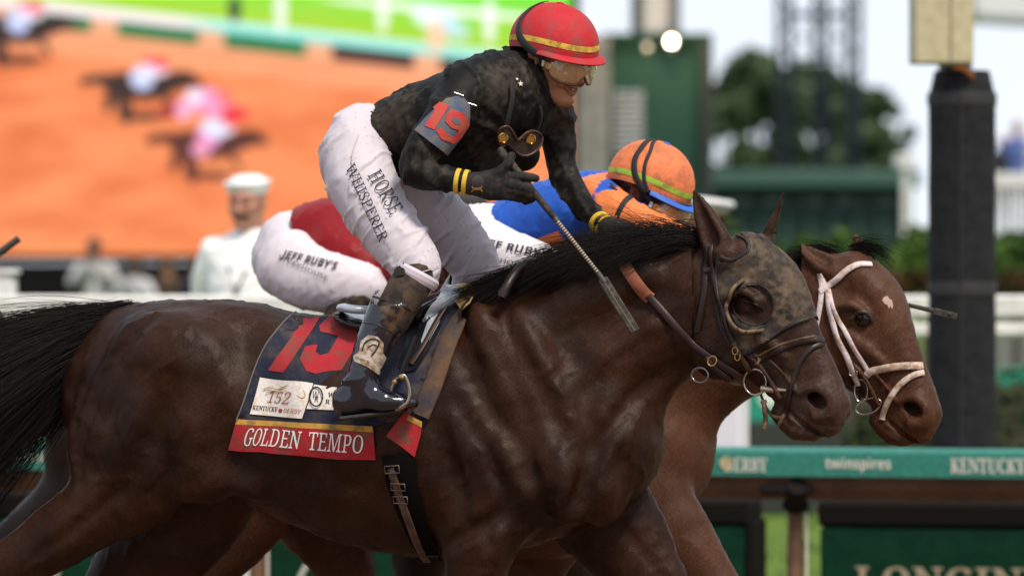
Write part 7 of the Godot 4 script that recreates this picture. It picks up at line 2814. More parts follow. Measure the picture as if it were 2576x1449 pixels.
	if not bp.is_empty():
		part("bit_ring", ring_mesh(bp[0] + bp[1] * 0.014, hq.f(), Vector3.UP, 0.020, 0.033, 0.0032).done(), steel, b)
		part("bit_ring", ring_mesh(bp[0] + bp[1] * 0.012 + Vector3(0.02, -0.045, 0), (hq.f() + Vector3(0, 0.25, 0)).normalized(), Vector3.UP, 0.040, 0.022, 0.003).done(), steel, b)
	var bk := lay(hd, c2(1206, 985).x, c2(1206, 985).y)
	if not bk.is_empty():
		part("buckle", ring_mesh(bk[0] + bk[1] * 0.014, hq.f(), Vector3.UP, 0.012, 0.010, 0.0025).done(), steel, b)
	part("rein", strap(hd, l2([[1110, 1010], [1150, 1035], [1200, 1062], [1240, 1085]]), 0.024, 0.005, 0.010).done(), leather("rein_red", Color(0.055, 0.018, 0.012), 0.5), b)
	var ds := Soup.new()
	strap(hd, l2([[1245, 1085], [1240, 1120], [1215, 1150], [1225, 1190]]), 0.012, 0.006, 0.008, 5, ds)
	part("strap_end", ds.done(), leather("bridle_brown", Color(0.026, 0.012, 0.009), 0.42), b)
	var lp := Soup.new()
	var pts := []
	for p in l2([[1170, 385], [1230, 395], [1275, 420], [1302, 455], [1295, 490], [1270, 495]]):
		pts.append(at(p.x, p.y, -0.62))
	lp.tube(smooth(pts, 5), [0.004], 7)
	part("brow_loop", lp.done(), leather("loop_brown", Color(0.05, 0.022, 0.012), 0.5), b)
	# saddle cloth under the rider, mostly hidden
	var sc := thing("saddle_cloth", "plain navy saddle cloth under the orange and blue rider, almost hidden", "saddle cloth", Vector3(-0.3, 0, -0.8))
	part("cloth", drape(fd, [Vector2(900, 800), Vector2(1290, 770), Vector2(1260, 1050), Vector2(860, 1050)], 24.0, 0.012).done(), mats["cloth_navy"], sc)

func second_skull() -> Skull:
	return Skull.new(p5(1585, 520, -0.66), 0.34, 0.44, 0.05)

const LEAN2 := Vector3(-0.3, 0.0, 0.95)

func r5(x: float, y: float, z: float, a: float, b := -1.0) -> Array:
	return [p5(x, y, z), a, a if b < 0.0 else b]

func second_silks_field() -> Field:
	var fd := Field.new(p5(0, 1250, -1.15), p5(2100, 200, -0.35) + Vector3(0, 0.1, 0), 0.0085)
	fd.chain([r5(200, 930, -0.85, 0.092, 0.14), r5(400, 850, -0.83, 0.108, 0.15), r5(650, 745, -0.80, 0.112, 0.16), r5(950, 630, -0.76, 0.106, 0.17), r5(1180, 540, -0.74, 0.080, 0.13), r5(1300, 500, -0.72, 0.055, 0.06)], LEAN2, 0.02, 3)
	fd.chain([r5(1160, 545, -0.62, 0.068), r5(1380, 680, -0.54, 0.056), r5(1600, 770, -0.51, 0.048), r5(1760, 830, -0.51, 0.042), r5(1940, 900, -0.53, 0.036)], Vector3.BACK, 0.02, 3)
	fd.chain([r5(1200, 480, -0.86, 0.066), r5(1450, 640, -0.98, 0.055), r5(1800, 820, -0.98, 0.040)], Vector3.BACK, 0.02, 2)
	return fd

func second_face_field() -> Field:
	var h := second_skull()
	var fd := Field.new(h.o - Vector3(0.15, 0.20, 0.13), h.o + Vector3(0.17, 0.15, 0.13), 0.0050)
	face_solid(fd, h, 0.4)
	fd.chain([h.r(-0.025, -0.04, 0, 0.055, 0.055), [p5(1310, 520, -0.72), 0.06, 0.06]], h.s, 0.015, 2)
	return fd

func second_breeches_field() -> Field:
	var fd := Field.new(p5(-250, 1500, -1.2), p5(1000, 560, -0.4) + Vector3(0, 0, 0.1), 0.011)
	fd.chain([r5(180, 850, -0.86, 0.10, 0.15), r5(60, 930, -0.85, 0.10, 0.15)], LEAN2, 0.03, 2)
	fd.chain([r5(60, 960, -0.70, 0.10, 0.09), r5(300, 1060, -0.62, 0.092, 0.085), r5(560, 1140, -0.58, 0.082, 0.08), r5(760, 1230, -0.58, 0.07, 0.07), r5(700, 1330, -0.58, 0.06, 0.06)], Vector3.BACK, 0.03, 3)
	fd.chain([r5(80, 960, -1.0, 0.10, 0.09), r5(560, 1140, -1.1, 0.082, 0.08), r5(760, 1230, -1.1, 0.07, 0.07)], Vector3.BACK, 0.03, 3)
	return fd

func second_rider() -> void:
	var sk: Field = result("second_silks")
	var fc: Field = result("second_face")
	var br: Field = result("second_breeches")
	var h := second_skull()
	var t := thing("person", "jockey in blue and orange silks and orange cap crouched low over the bay horse", "jockey", Vector3(0.1, 0, -0.8))
	part("body", fc.mesh(skin(Color(0.13, 0.052, 0.028))), skin_material(), t)
	var blue := Color(0.016, 0.085, 0.42)
	var orange := Color(0.72, 0.20, 0.065)
	var a0 := p5(1160, 545, -0.62)
	var a1 := p5(1940, 900, -0.53)
	var t0 := p5(200, 930, -0.85)
	var t1 := p5(1300, 500, -0.72)
	var tint: Variant = func(p: Vector3, _n: Vector3) -> Color:
		var s := Vector2(1288.0 + p.x / (UNIT * (EYE.z - p.z) / EYE.z), 724.5 - (p.y - EYE.y) / (UNIT * (EYE.z - p.z) / EYE.z))
		var c := (s - Vector2(1174.0, 345.3)) / 0.28597
		var ta := (p - a0).dot(a1 - a0) / (a1 - a0).length_squared()
		if ta > 0.0 and (p - a0.lerp(a1, ta)).length() < 0.078:
			if ta < 0.16:
				return blue
			if ta < 0.34:
				return orange
			if ta < 0.58:
				return blue
			return orange
		var tt := (p - t0).dot(t1 - t0) / (t1 - t0).length_squared()
		if tt > 0.88:
			return blue if (p - t0.lerp(t1, tt)).y > 0.062 else orange
		if tt < 0.62 and (p - t0.lerp(t1, tt)).y < -0.055:
			return orange if (p - t0.lerp(t1, tt)).y > -0.10 else blue
		return blue
	part("silks", sk.mesh(tint, folds(0.006, 221, 6.0, Vector3(1, 0.4, 0))), cloth_material("satin", 0.5, 0.1), t)
	var arm := Soup.new()
	arm.tube([p5(1370, 672, -0.545), p5(1410, 690, -0.54)], [0.060, 0.059], 24)
	part("arm_band", arm.done(), paint("elastic", Color(0.010, 0.010, 0.011), 0.75), t)
	var bm := part("breeches", br.mesh(flat_tint(Color(0.64, 0.61, 0.66), 0.05), folds(0.005, 223, 8.0, Vector3(0.9, -0.4, 0))), crinkled(), t)
	var ink := paint("ink", Color(0.012, 0.012, 0.02), 0.7)
	part("lettering", print_on(br, letters("JEFF RUBY'S", "Droid Sans", 700, true), c5(60, 960), c5(720, 1090) - c5(60, 960), c5(86, 880) - c5(60, 960), 0.005).done(), ink, bm)
	part("lettering", print_on(br, letters("STEAKHOUSE", "Droid Sans", 400), c5(60, 1050), c5(560, 1160) - c5(60, 1050), c5(66, 1012) - c5(60, 1050), 0.005).done(), ink, bm)
	var bo := Field.new(p5(300, 2300, -0.75), p5(900, 1260, -0.45), 0.012)
	bo.chain([r5(690, 1350, -0.58, 0.055), r5(560, 1700, -0.56, 0.05), r5(480, 2000, -0.55, 0.04), r5(560, 2120, -0.55, 0.04), r5(780, 2130, -0.55, 0.03)], Vector3.BACK, 0.01, 2)
	part("boot", bo.mesh(flat_tint(Color(0.012, 0.010, 0.010))), boot_material(), t)
	var gl := Field.new(p5(1850, 1080, -0.62), p5(2160, 800, -0.44), 0.007)
	gl.chain([r5(1950, 905, -0.53, 0.032), r5(2040, 950, -0.53, 0.036)], Vector3.BACK, 0.01, 2)
	for i in 4:
		gl.chain([r5(2050 - i * 14, 930 + i * 22, -0.52, 0.012), r5(2100 - i * 14, 960 + i * 22, -0.51, 0.011), r5(2075 - i * 14, 990 + i * 18, -0.50, 0.010)], Vector3.BACK, 0.005, 2)
	gl.chain([r5(2000, 910, -0.51, 0.014), r5(2060, 905, -0.50, 0.012)], Vector3.BACK, 0.006, 2)
	part("glove", gl.mesh(), paint("glove_dark", Color(0.012, 0.011, 0.011), 0.8), t)
	var oc := muddy("cap_orange", Color(0.74, 0.20, 0.075), Color(0.32, 0.10, 0.05), 0.7, 0.13, 7.0, 231)
	var gb := muddy("cap_green", Color(0.32, 0.55, 0.05), Color(0.20, 0.16, 0.04), 0.7, 0.20, 12.0, 233)
	helmet(t, h, oc, gb, paint("cap_blue", Color(0.02, 0.11, 0.50), 0.6), [[[Vector2(1.35, -0.14), Vector2(1.7, 0.1), Vector2(1.95, 0.45), Vector2(2.15, 0.85), Vector2(2.6, 1.12), Vector2(3.14, 1.2)], 0.018], [[Vector2(1.30, -0.12), Vector2(1.5, 0.15), Vector2(1.65, 0.5), Vector2(1.8, 0.9), Vector2(2.3, 1.2), Vector2(3.14, 1.32)], 0.011]], 0.130, 0.120, 0.108)
	goggles(t, h, Color(0.06, 0.035, 0.03))
	var st := Soup.new()
	var line := []
	for p in [[1270, 400], [1330, 480], [1420, 570], [1530, 640]]:
		line.append(p5(p[0], p[1], -0.55))
	st.tube(smooth(line, 4), [0.005], 6)
	part("neck_cord", st.done(), paint("cord_brown", Color(0.10, 0.04, 0.035), 0.6), t)
	chin_strap(t, h, fc)
	# its whip, tip showing past the bay horse's nose
	var wt := thing("riding_whip", "thin grey whip pointing out past the bay horse's forehead", "whip", at(2262, 765, -0.7))
	var ws := Soup.new()
	ws.tube([at(2000, 740, -0.9), at(2262, 762, -0.8), at(2395, 792, -0.75)], [0.007, 0.006, 0.008], 8)
	part("shaft", ws.done(), muddy("whip_flap", Color(0.025, 0.024, 0.022), Color(0.10, 0.08, 0.055), 0.7, 0.25, 14.0, 143), wt)
	var wf := Soup.new()
	wf.box(at(2380, 790, -0.75), Vector3(0.07, 0.020, 0.006), Basis(Vector3(0, 0, 1), -0.24), 0.002)
	part("flap", wf.done(), mats["whip_flap"], wt)

# ---------------------------------------------------------------- third horse, behind the others
func r6(x: float, y: float, z: float, a: float, b := -1.0) -> Array:
	return [p6(x, y, z), a, a if b < 0.0 else b]

func third_body_field() -> Field:
	var q := pose(-150, 22, -1.95, 0.26)
	q.pivot = Vector2(1288, 1000)
	q.grow = 0.92
	var fd := Field.new(Vector3(-2.1, -0.01, -2.6), Vector3(0.85, 1.72, -1.3), 0.024)
	torso(fd, q, [1.0])
	neck(fd, q)
	fd.chain([q.r(1760, 760, 150, 0.088), q.r(1810, 850, 130, 0.088), q.r(1820, 940, 95, 0.06), q.r(1820, 1010, 60, 0.052)], q.w(), 0.03, 3)
	for sd in [1.0, -1.0]:
		leg(fd, q, [[340, 1120, 175, 0.12], [290, 1220, 130, 0.10], [200, 1300, 95, 0.075], [90, 1380, 74, 0.055], [0, 1450, 55, 0.045], [-80, 1600, 34, 0.032], [-160, 1850, 34, 0.034], [-170, 2000, 46, 0.05]], 0.14 * sd)
	leg(fd, q, [[1235, 1230, 150, 0.10], [1200, 1420, 82, 0.075], [1190, 1680, 44, 0.045], [1184, 1900, 27, 0.028], [1200, 2120, 48, 0.05]], 0.14)
	leg(fd, q, [[1460, 1220, 140, 0.10], [1618, 1430, 95, 0.075], [1790, 1650, 46, 0.046], [1950, 1920, 27, 0.028], [2060, 2080, 46, 0.05]], -0.13)
	return fd

func third_rider_field() -> Field:
	var fd := Field.new(p6(-40, 1250, -2.25), p6(1700, 100, -1.5) + Vector3(0, 0, 0.1), 0.012)
	fd.chain([r6(250, 560, -1.92, 0.105, 0.15), r6(180, 680, -1.92, 0.10, 0.15)], Vector3.BACK, 0.03, 2)
	fd.chain([r6(215, 720, -1.74, 0.112, 0.09), r6(430, 850, -1.68, 0.104, 0.085), r6(680, 900, -1.64, 0.092, 0.08), r6(880, 930, -1.63, 0.076, 0.07), r6(900, 985, -1.63, 0.062, 0.06)], Vector3.BACK, 0.03, 3)
	fd.chain([r6(215, 720, -2.1, 0.105, 0.09), r6(680, 870, -2.2, 0.09, 0.08), r6(1080, 960, -2.2, 0.09, 0.085), r6(1300, 950, -2.2, 0.075, 0.07)], Vector3.BACK, 0.03, 3)
	return fd

func third_silks_field() -> Field:
	var fd := Field.new(p6(300, 1050, -2.25), p6(1900, 100, -1.5) + Vector3(0, 0, 0.1), 0.012)
	fd.chain([r6(440, 470, -1.9, 0.095, 0.15), r6(600, 480, -1.88, 0.118, 0.16), r6(850, 560, -1.86, 0.125, 0.17), r6(1100, 600, -1.84, 0.11, 0.17), r6(1250, 600, -1.84, 0.07, 0.09)], Vector3.BACK, 0.02, 3)
	fd.chain([r6(640, 620, -1.74, 0.09), r6(820, 720, -1.70, 0.085), r6(960, 830, -1.68, 0.06)], Vector3.BACK, 0.04, 3)
	fd.chain([r6(1080, 600, -1.70, 0.065), r6(1180, 800, -1.64, 0.05), r6(1420, 850, -1.66, 0.038)], Vector3.BACK, 0.02, 2)
	return fd

func third_horse_and_rider() -> void:
	var fd: Field = result("third_body")
	var h := thing("race_horse", "dark brown race horse farthest back, hidden but for a hind leg and croup", "horse", Vector3(-0.2, 0, -1.95))
	part("body", fd.mesh(coat(Color(0.015, 0.008, 0.006), Color(0.028, 0.014, 0.009), Color(0.05, 0.035, 0.025), 0.2), relief(0.004, 241, 9.0)), coat_material(), h)
	var t := thing("person", "jockey in dark red silks with white lettered breeches, behind the number 19 saddle cloth", "jockey", Vector3(-0.4, 0, -1.9))
	var br: Field = result("third_rider")
	var sk: Field = result("third_silks")
	var k := Skull.new(p6(1380, 640, -1.84), 0.2, 0.5)
	var fc := Field.new(k.o - Vector3(0.17, 0.22, 0.14), k.o + Vector3(0.17, 0.16, 0.14), 0.008)
	face_solid(fc, k, 0.2)
	part("body", fc.mesh(skin(Color(0.26, 0.12, 0.07))), skin_material(), t)
	part("silks", sk.mesh(flat_tint(Color(0.20, 0.006, 0.010), 0.1), folds(0.005, 243, 6.0, Vector3(1, -0.4, 0))), cloth_material("satin", 0.5, 0.1), t)
	var bm := part("breeches", br.mesh(flat_tint(Color(0.60, 0.55, 0.60), 0.05), folds(0.004, 245, 8.0, Vector3(0.9, -0.4, 0))), crinkled(), t)
	var ink := paint("ink", Color(0.012, 0.012, 0.02), 0.7)
	part("lettering", print_on(br, letters("JEFF RUBY'S", "Droid Sans", 700, true), c6(160, 690), c6(625, 800) - c6(160, 690), c6(200, 612) - c6(160, 690), 0.005).done(), ink, bm)
	part("lettering", print_on(br, letters("STEAKHOUSE", "Droid Sans", 400), c6(150, 690), c6(565, 872) - c6(150, 690), c6(162, 655) - c6(150, 690), 0.006).done(), ink, bm)
	var bo := Field.new(p6(300, 2200, -1.8), p6(1150, 880, -1.5), 0.012)
	bo.chain([r6(890, 985, -1.63, 0.060), r6(780, 1060, -1.62, 0.060), r6(640, 1250, -1.62, 0.05), r6(520, 1700, -1.60, 0.04), r6(600, 1900, -1.6, 0.042), r6(850, 1930, -1.6, 0.03)], Vector3.BACK, 0.01, 2)
	part("boot", bo.mesh(null, relief(0.002, 247, 20.0)), muddy("legging", Color(0.012, 0.010, 0.009), Color(0.085, 0.05, 0.028), 0.75, 0.42, 9.0, 111), t)
	helmet(t, k, muddy("cap_dark", Color(0.30, 0.01, 0.015), Color(0.15, 0.06, 0.04), 0.7, 0.1, 7.0, 249), paint("cap_white", Color(0.6, 0.6, 0.6), 0.7), paint("cap_dark2", Color(0.30, 0.01, 0.015), 0.7), [], 0.130, 0.120, 0.108)

# ---------------------------------------------------------------- fourth horse, entering at the left edge
func fourth_horse_field() -> Field:
	var q := head_pose(-2105, -110, -0.45, 0.30, -0.10, 0.92)
	var fd := Field.new(q.p(1600, 1150) - Vector3(0.12, 0.2, 0.30), q.p(2140, 560) + Vector3(0.1, 0.1, 0.36), 0.011)
	head_solid(fd, q, [ear(q, [[1848, 655, 36], [1832, 610, 41], [1812, 560, 33], [1793, 515, 20], [1779, 482, 6]], 0.07, Vector3(-0.5, 0.1, 0.75), 0.01)])
	return fd

func fourth_horse() -> void:
	var fd: Field = result("fourth_horse")
	var h := thing("race_horse", "brown nose of a race horse just entering at the left edge", "horse", Vector3(-1.6, 0, -0.5))
	part("body", fd.mesh(coat(Color(0.10, 0.050, 0.028), Color(0.14, 0.07, 0.04), Color(0.18, 0.12, 0.08), 0.3)), coat_material(), h)
	var wt := thing("riding_whip", "blurred dark whip end held out at the left edge", "whip", at(-60, 660, -2.6))
	var ws := Soup.new()
	ws.tube([at(-220, 760, -2.6), at(-40, 662, -2.6), at(46, 600, -2.6)], [0.010, 0.012, 0.012], 9)
	part("shaft", ws.done(), paint("whip_far", Color(0.03, 0.028, 0.025), 0.6), wt)

# ---------------------------------------------------------------- people behind the rail
# a standing figure, feet on the ground at base, facing dir; arms: "down", "camera"
func standing(base: Vector3, face: float, hgt: float, arms: String, cell: float) -> Field:
	var f := Vector3(sin(face), 0, cos(face))
	var s := Vector3(cos(face), 0, -sin(face))
	var fd := Field.new(base + Vector3(-0.48, 0, -0.48), base + Vector3(0.48, hgt + 0.08, 0.48), cell)
	var k := hgt / 1.78
	var P: Variant = func(a: float, y: float, b: float) -> Vector3: return base + s * a * k + Vector3(0, y * k, 0) + f * b * k
	for sd in [-1.0, 1.0]:
		fd.chain([[P.call(0.10 * sd, 0.92, 0.0), 0.095 * k, 0.085 * k], [P.call(0.11 * sd, 0.50, 0.01), 0.068 * k, 0.062 * k], [P.call(0.11 * sd, 0.10, -0.02), 0.045 * k, 0.045 * k]], s, 0.03, 2)
		fd.chain([[P.call(0.11 * sd, 0.045, -0.05), 0.042 * k, 0.045 * k], [P.call(0.13 * sd, 0.035, 0.16), 0.032 * k, 0.045 * k]], s, 0.02, 2)
		var hand: Vector3 = P.call(0.24 * sd, 0.82, 0.03) if arms == "down" else P.call(0.06 * sd, 1.52, 0.26)
		var elbow: Vector3 = P.call(0.27 * sd, 1.10, -0.05) if arms == "down" else P.call(0.30 * sd, 1.22, 0.16)
		if arms == "back":
			elbow = P.call(0.30 * sd, 1.12, -0.08)
			hand = P.call(0.08 * sd, 0.92, -0.20)
		fd.chain([[P.call(0.19 * sd, 1.42, 0.0), 0.072 * k, 0.072 * k], [elbow, 0.054 * k, 0.054 * k], [hand, 0.036 * k, 0.036 * k]], s, 0.03, 2)
		fd.ball(hand + (hand - elbow).normalized() * 0.05, hand - elbow, 0.075 * k, 0.04 * k, 0.03 * k, s, 0.02)
	fd.chain([[P.call(0, 0.92, 0), 0.12 * k, 0.165 * k], [P.call(0, 1.12, 0.01), 0.115 * k, 0.155 * k], [P.call(0, 1.32, 0.01), 0.125 * k, 0.185 * k], [P.call(0, 1.44, 0.0), 0.09 * k, 0.17 * k]], s, 0.03, 3)
	fd.chain([[P.call(0, 1.44, 0.0), 0.058 * k, 0.058 * k], [P.call(0, 1.56, 0.02), 0.055 * k, 0.055 * k]], s, 0.03, 2)
	fd.ball(P.call(0, 1.66, 0.02), Vector3.UP, 0.118 * k, 0.098 * k, 0.078 * k, s, 0.02)
	fd.ball(P.call(0, 1.645, 0.12), Vector3.UP, 0.026 * k, 0.018 * k, 0.014 * k, s, 0.01)
	return fd

func dressed(base: Vector3, hgt: float, top: Color, legs: Color, skin_c: Color) -> Variant:
	var k := hgt / 1.78
	return func(p: Vector3, _n: Vector3) -> Color:
		var y := (p.y - base.y) / k
		var v := 1.0 + 0.12 * dust_noise.get_noise_3dv(p)
		if y > 1.50:
			return skin_c * v
		if y < 0.90:
			return legs * v
		return top * v

func bystander(x: float, y_head: float, z: float, face: float, hgt: float, arms: String, label: String, top: Color, legs: Color, cat := "person", group := "") -> Node3D:
	var p := at(x, y_head, z)
	# stands on whatever carries the feet: a low step where needed
	var base := Vector3(p.x, p.y - hgt, z)
	var t := thing("person", label, cat, base, group)
	var fd := standing(base, face, hgt, arms, 0.024)
	part("body", fd.mesh(dressed(base, hgt, top, legs, Color(0.33, 0.17, 0.11)), folds(0.006, int(x), 7.0, Vector3.UP)), cloth_material("plain_cloth"), t)
	if base.y > 0.03:
		var st := thing("step_block", "dark step block carrying the %s" % " ".join(label.split(" ").slice(0, 9)), "step", Vector3(base.x, 0, z), "step blocks under bystanders")
		var s := Soup.new()
		s.box(Vector3(base.x, base.y * 0.5 - 0.015, z), Vector3(0.62, base.y - 0.034, 0.62), Basis.IDENTITY, 0.01)
		part("block", s.done(), paint("step", Color(0.05, 0.05, 0.05), 0.8), st)
		s = Soup.new()
		s.box(Vector3(base.x, base.y - 0.016, z), Vector3(0.66, 0.028, 0.66), Basis.IDENTITY, 0.008)
		part("top_board", s.done(), paint("step_top", Color(0.09, 0.085, 0.08), 0.8), st)
	return t

func head_of(t: Node3D, hgt: float, face: float) -> Vector3:
	return t.position + Vector3(sin(face) * 0.02, hgt * 1.66 / 1.78, cos(face) * 0.02)

func people_behind() -> void:
	sailor()
	# photographers at the foot of the screen
	var z := -53.0
	var list := [[236, 604, 1.80, "camera", "photographer in white shirt and dark hat raising a camera, leftmost under the screen", Color(0.45, 0.44, 0.46), Color(0.02, 0.02, 0.025)], [335, 650, 1.62, "camera", "photographer in a white top crouching with a camera under the screen", Color(0.55, 0.55, 0.60), Color(0.05, 0.04, 0.03)], [420, 648, 1.66, "down", "person in a brown coat under the screen", Color(0.055, 0.038, 0.026), Color(0.03, 0.024, 0.02)], [492, 655, 1.62, "down", "person in navy standing nearest the sailor under the screen", Color(0.012, 0.017, 0.05), Color(0.02, 0.02, 0.03)]]
	for l in list:
		var t := bystander(l[0], l[1], z, 0.0, l[2], l[3], l[4], l[5], l[6], "person", "people under the screen")
		var c := head_of(t, l[2], 0.0)
		var hs := Soup.new()
		hs.lathe(c + Vector3(0, 0.035, 0), Vector3.UP, [[0.14 if l[0] == 236 else 0.10, 0.0], [0.105, 0.02], [0.10, 0.07], [0.06, 0.105], [0.0, 0.115]], 16)
		part("hat", hs.done(), paint("hat_dark", Color(0.03, 0.025, 0.02), 0.9), t)
		if l[3] == "camera":
			var s := Soup.new()
			s.box(c + Vector3(0, -0.06, 0.26), Vector3(0.15, 0.11, 0.08), Basis.IDENTITY, 0.01)
			s.lathe(c + Vector3(0, -0.06, 0.29), Vector3.BACK, [[0.045, 0.0], [0.05, 0.16], [0.055, 0.18], [0.0, 0.17]], 14)
			part("camera", s.done(), paint("cam_dark", Color(0.03, 0.03, 0.035), 0.6), t)
	# two officers in caps beyond the horses
	var a := bystander(1172, 482, -14.5, 0.4, 1.82, "down", "person in a dark cap seen between the two riders' legs", Color(0.03, 0.03, 0.028), Color(0.02, 0.02, 0.02))
	var ca := head_of(a, 1.82, 0.4)
	var s := Soup.new()
	s.lathe(ca + Vector3(0, 0.0, 0), Vector3.UP, [[0.112, -0.03], [0.116, 0.03], [0.125, 0.06], [0.12, 0.10], [0.07, 0.13], [0.0, 0.135]], 20)
	part("cap", s.done(), paint("cap_black", Color(0.035, 0.036, 0.034), 0.8), a)
	s = Soup.new()
	s.lathe(ca + Vector3(0, 0.0, 0), Vector3.UP, [[0.113, -0.065], [0.118, -0.03], [0.118, -0.03]], 20)
	part("cap_band", s.done(), paint("cap_olive", Color(0.12, 0.11, 0.02), 0.7), a)
	var b := bystander(1765, 500, -10.5, 0.9, 1.84, "down", "officer in a white peaked cap with gold band behind the orange-capped jockey", Color(0.02, 0.021, 0.026), Color(0.02, 0.02, 0.02))
	var cb := head_of(b, 1.84, 0.9)
	s = Soup.new()
	s.lathe(cb + Vector3(0, 0.04, 0), Vector3(0.10, 1, 0.0), [[0.10, 0.0], [0.105, 0.03], [0.145, 0.065], [0.13, 0.085], [0.0, 0.092]], 24)
	part("cap_top", s.done(), paint("cap_white2", Color(0.62, 0.63, 0.65), 0.6), b)
	s = Soup.new()
	s.lathe(cb + Vector3(0, 0.038, 0), Vector3(0.10, 1, 0.0), [[0.107, -0.01], [0.109, 0.028], [0.104, 0.03]], 24)
	part("cap_band", s.done(), paint("cap_gold", Color(0.30, 0.20, 0.05), 0.5), b)
	s = Soup.new()
	s.box(cb + Vector3(0.10, 0.022, 0.07), Vector3(0.11, 0.008, 0.13), Basis(Vector3.UP, 0.5) * Basis(Vector3.BACK, -0.4), 0.003)
	part("cap_peak", s.done(), paint("cap_visor", Color(0.012, 0.012, 0.014), 0.2), b)
	# spectators on the stand
	var k := [[2560, 300, "spectator in a blue top on the viewing stand at the right edge", Color(0.08, 0.12, 0.32)], [2524, 338, "spectator in dark clothes, left one on the viewing stand", Color(0.03, 0.03, 0.04)], [2620, 320, "spectator in white, just outside the right edge on the viewing stand", Color(0.5, 0.5, 0.5)]]
	for l in k:
		var zz := -59.0
		var foot := at(0, 600, -58.0).y
		var p := at(l[0], l[1], zz)
		var hgt := p.y - foot
		var base := Vector3(p.x, foot, zz)
		var t := thing("person", l[2], "person", base, "spectators on the viewing stand")
		part("body", standing(base, 0.2, hgt, "down", 0.03).mesh(dressed(base, hgt, l[3], Color(0.03, 0.03, 0.05), Color(0.36, 0.19, 0.13))), cloth_material("plain_cloth"), t)

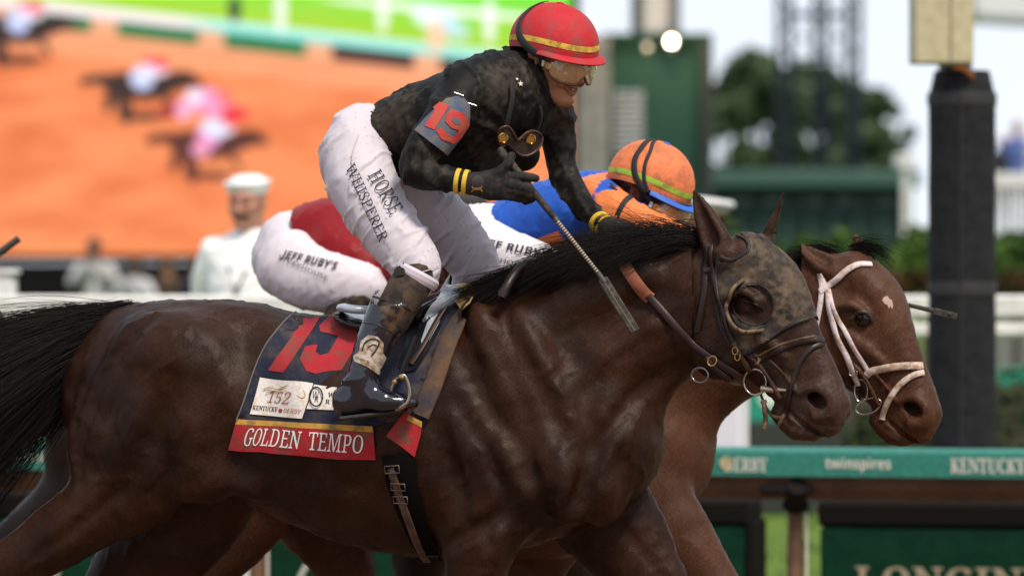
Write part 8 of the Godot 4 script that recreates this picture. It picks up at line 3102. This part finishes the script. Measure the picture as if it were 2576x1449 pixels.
func sailor() -> void:
	var z := -12.0
	var hgt := 1.86
	var face := -0.35
	var p := at(626, 448, z)
	var base := Vector3(p.x, p.y - hgt, z)
	var t := thing("person", "sailor with moustache in white uniform and white round cap standing before the screen", "person", base)
	var fd := standing(base, face, hgt, "back", 0.016)
	# a broad chest and full belly
	fd.chain([[base + Vector3(0, 1.46, 0), 0.11, 0.215], [base + Vector3(0, 1.30, 0.02), 0.15, 0.225], [base + Vector3(0, 1.06, 0.03), 0.15, 0.20]], Vector3(cos(face), 0, -sin(face)), 0.05, 2)
	var k := hgt / 1.78
	var f := Vector3(sin(face), 0, cos(face))
	var s := Vector3(cos(face), 0, -sin(face))
	var body := fd.mesh(func(q: Vector3, _n: Vector3) -> Color:
		return Color(0.84, 0.84, 0.84) * (1.0 + 0.05 * dust_noise.get_noise_3dv(q)), folds(0.007, 61, 6.0, Vector3.UP), func(q: Vector3) -> bool: return (q.y - base.y) / k < 1.53)
	part("uniform", body, cloth_material("plain_cloth"), t)
	var h := Skull.new(base + Vector3(0, 1.66 * k, 0) + f * 0.02, PI * 0.5 - face, 0.05, 0.0, 1.14)
	var fc := Field.new(h.o - Vector3(0.17, 0.22, 0.17), h.o + Vector3(0.17, 0.17, 0.17), 0.007)
	face_solid(fc, h, -0.3)
	fc.chain([h.r(-0.02, -0.05, 0, 0.062, 0.062), h.r(-0.03, -0.19, 0, 0.066, 0.066)], h.s, 0.02, 2)
	part("body", fc.mesh(skin(Color(0.40, 0.19, 0.13))), skin_material(), t)
	var hair_m := paint("short_hair", Color(0.03, 0.018, 0.012), 0.8)
	var mo := Soup.new()
	mo.tube(smooth([h.l(0.080, -0.070, -0.034), h.l(0.104, -0.055, -0.014), h.l(0.110, -0.053, 0), h.l(0.104, -0.055, 0.014), h.l(0.080, -0.070, 0.034)], 4), [0.006, 0.009, 0.010, 0.009, 0.006, 0.006], 7)
	part("moustache", mo.done(), hair_m, t)
	for sd in [-1.0, 1.0]:
		var eb := Soup.new()
		eb.tube(smooth([h.l(0.094, 0.024, 0.012 * sd), h.l(0.094, 0.030, 0.030 * sd), h.l(0.080, 0.024, 0.050 * sd)], 4), [0.005], 6)
		part("eyebrow", eb.done(), hair_m, t)
		var ey := Soup.new()
		ey.lathe(h.l(0.086, 0.006, 0.032 * sd), h.f, [[0.010, 0.0], [0.008, 0.006], [0.0, 0.008]], 10)
		part("eye", ey.done(), paint("iris", Color(0.02, 0.01, 0.006), 0.1), t)
	var hb := Field.new(h.o - Vector3(0.15, 0.08, 0.15), h.o + Vector3(0.15, 0.16, 0.15), 0.008)
	hb.ball(h.l(-0.030, 0.030, 0), h.f, 0.092, 0.086, 0.080, h.s, 0.01)
	part("hair", hb.mesh(), hair_m, t)
	var c := Soup.new()
	c.lathe(h.l(-0.005, 0.050, 0), h.u + h.f * 0.10, [[0.092, -0.012], [0.100, -0.008], [0.122, 0.045], [0.122, 0.052], [0.112, 0.050], [0.104, 0.020], [0.100, 0.05], [0.075, 0.078], [0.0, 0.088]], 26)
	part("cap", c.done(), paint("sailor_white", Color(0.84, 0.84, 0.84), 0.7), t)
	# neckerchief
	var nk := Soup.new()
	var nm := paint("kerchief", Color(0.016, 0.017, 0.022), 0.6)
	for sd in [-1.0, 1.0]:
		var line := []
		var nor := []
		for q in smooth([base + s * 0.09 * sd + Vector3(0, 1.50, 0) - f * 0.02, base + s * 0.075 * sd + Vector3(0, 1.44, 0) + f * 0.11, base + s * 0.03 * sd + Vector3(0, 1.34, 0) + f * 0.155, base + Vector3(0, 1.27, 0) + f * 0.165], 4):
			line.append(q)
			nor.append(f)
		band(nk, line, nor, 0.020, 0.010)
	nk.box(base + Vector3(0, 1.25, 0) + f * 0.165, Vector3(0.05, 0.05, 0.03), Basis(s, Vector3.UP, f), 0.012)
	nk.box(base + Vector3(0.0, 1.15, 0) + f * 0.158, Vector3(0.075, 0.17, 0.016), Basis(s, Vector3.UP, f), 0.006)
	part("neckerchief", nk.done(), nm, t)
	var rb := Soup.new()
	rb.box(base + s * 0.115 + Vector3(0, 1.34, 0) + f * 0.138, Vector3(0.10, 0.028, 0.008), Basis(s, Vector3.UP, f), 0.002)
	part("ribbon_bar", rb.done(), muddy("ribbons", Color(0.30, 0.10, 0.06), Color(0.35, 0.28, 0.08), 0.7, 0.3, 30.0, 463), t)
	var col := Soup.new()
	for sd in [-1.0, 1.0]:
		var line := []
		var nor := []
		for q in smooth([base + s * 0.10 * sd + Vector3(0, 1.52, 0) - f * 0.06, base + s * 0.12 * sd + Vector3(0, 1.47, 0) + f * 0.06, base + s * 0.06 * sd + Vector3(0, 1.36, 0) + f * 0.145], 4):
			line.append(q)
			nor.append((f + Vector3.UP * 0.5).normalized())
		band(col, line, nor, 0.06, 0.008)
	part("collar_flap", col.done(), paint("sailor_white", Color(0.84, 0.84, 0.84), 0.7), t)
	if base.y > 0.03:
		var st := thing("step_block", "step block under the sailor behind the white fence", "step", Vector3(base.x, 0, z), "step blocks under bystanders")
		var bs := Soup.new()
		bs.box(Vector3(base.x, base.y * 0.5 - 0.015, z), Vector3(0.8, base.y - 0.034, 0.8), Basis.IDENTITY, 0.01)
		part("block", bs.done(), paint("step", Color(0.05, 0.05, 0.05), 0.8), st)
		bs = Soup.new()
		bs.box(Vector3(base.x, base.y - 0.016, z), Vector3(0.84, 0.028, 0.84), Basis.IDENTITY, 0.008)
		part("top_board", bs.done(), paint("step_top", Color(0.09, 0.085, 0.08), 0.8), st)
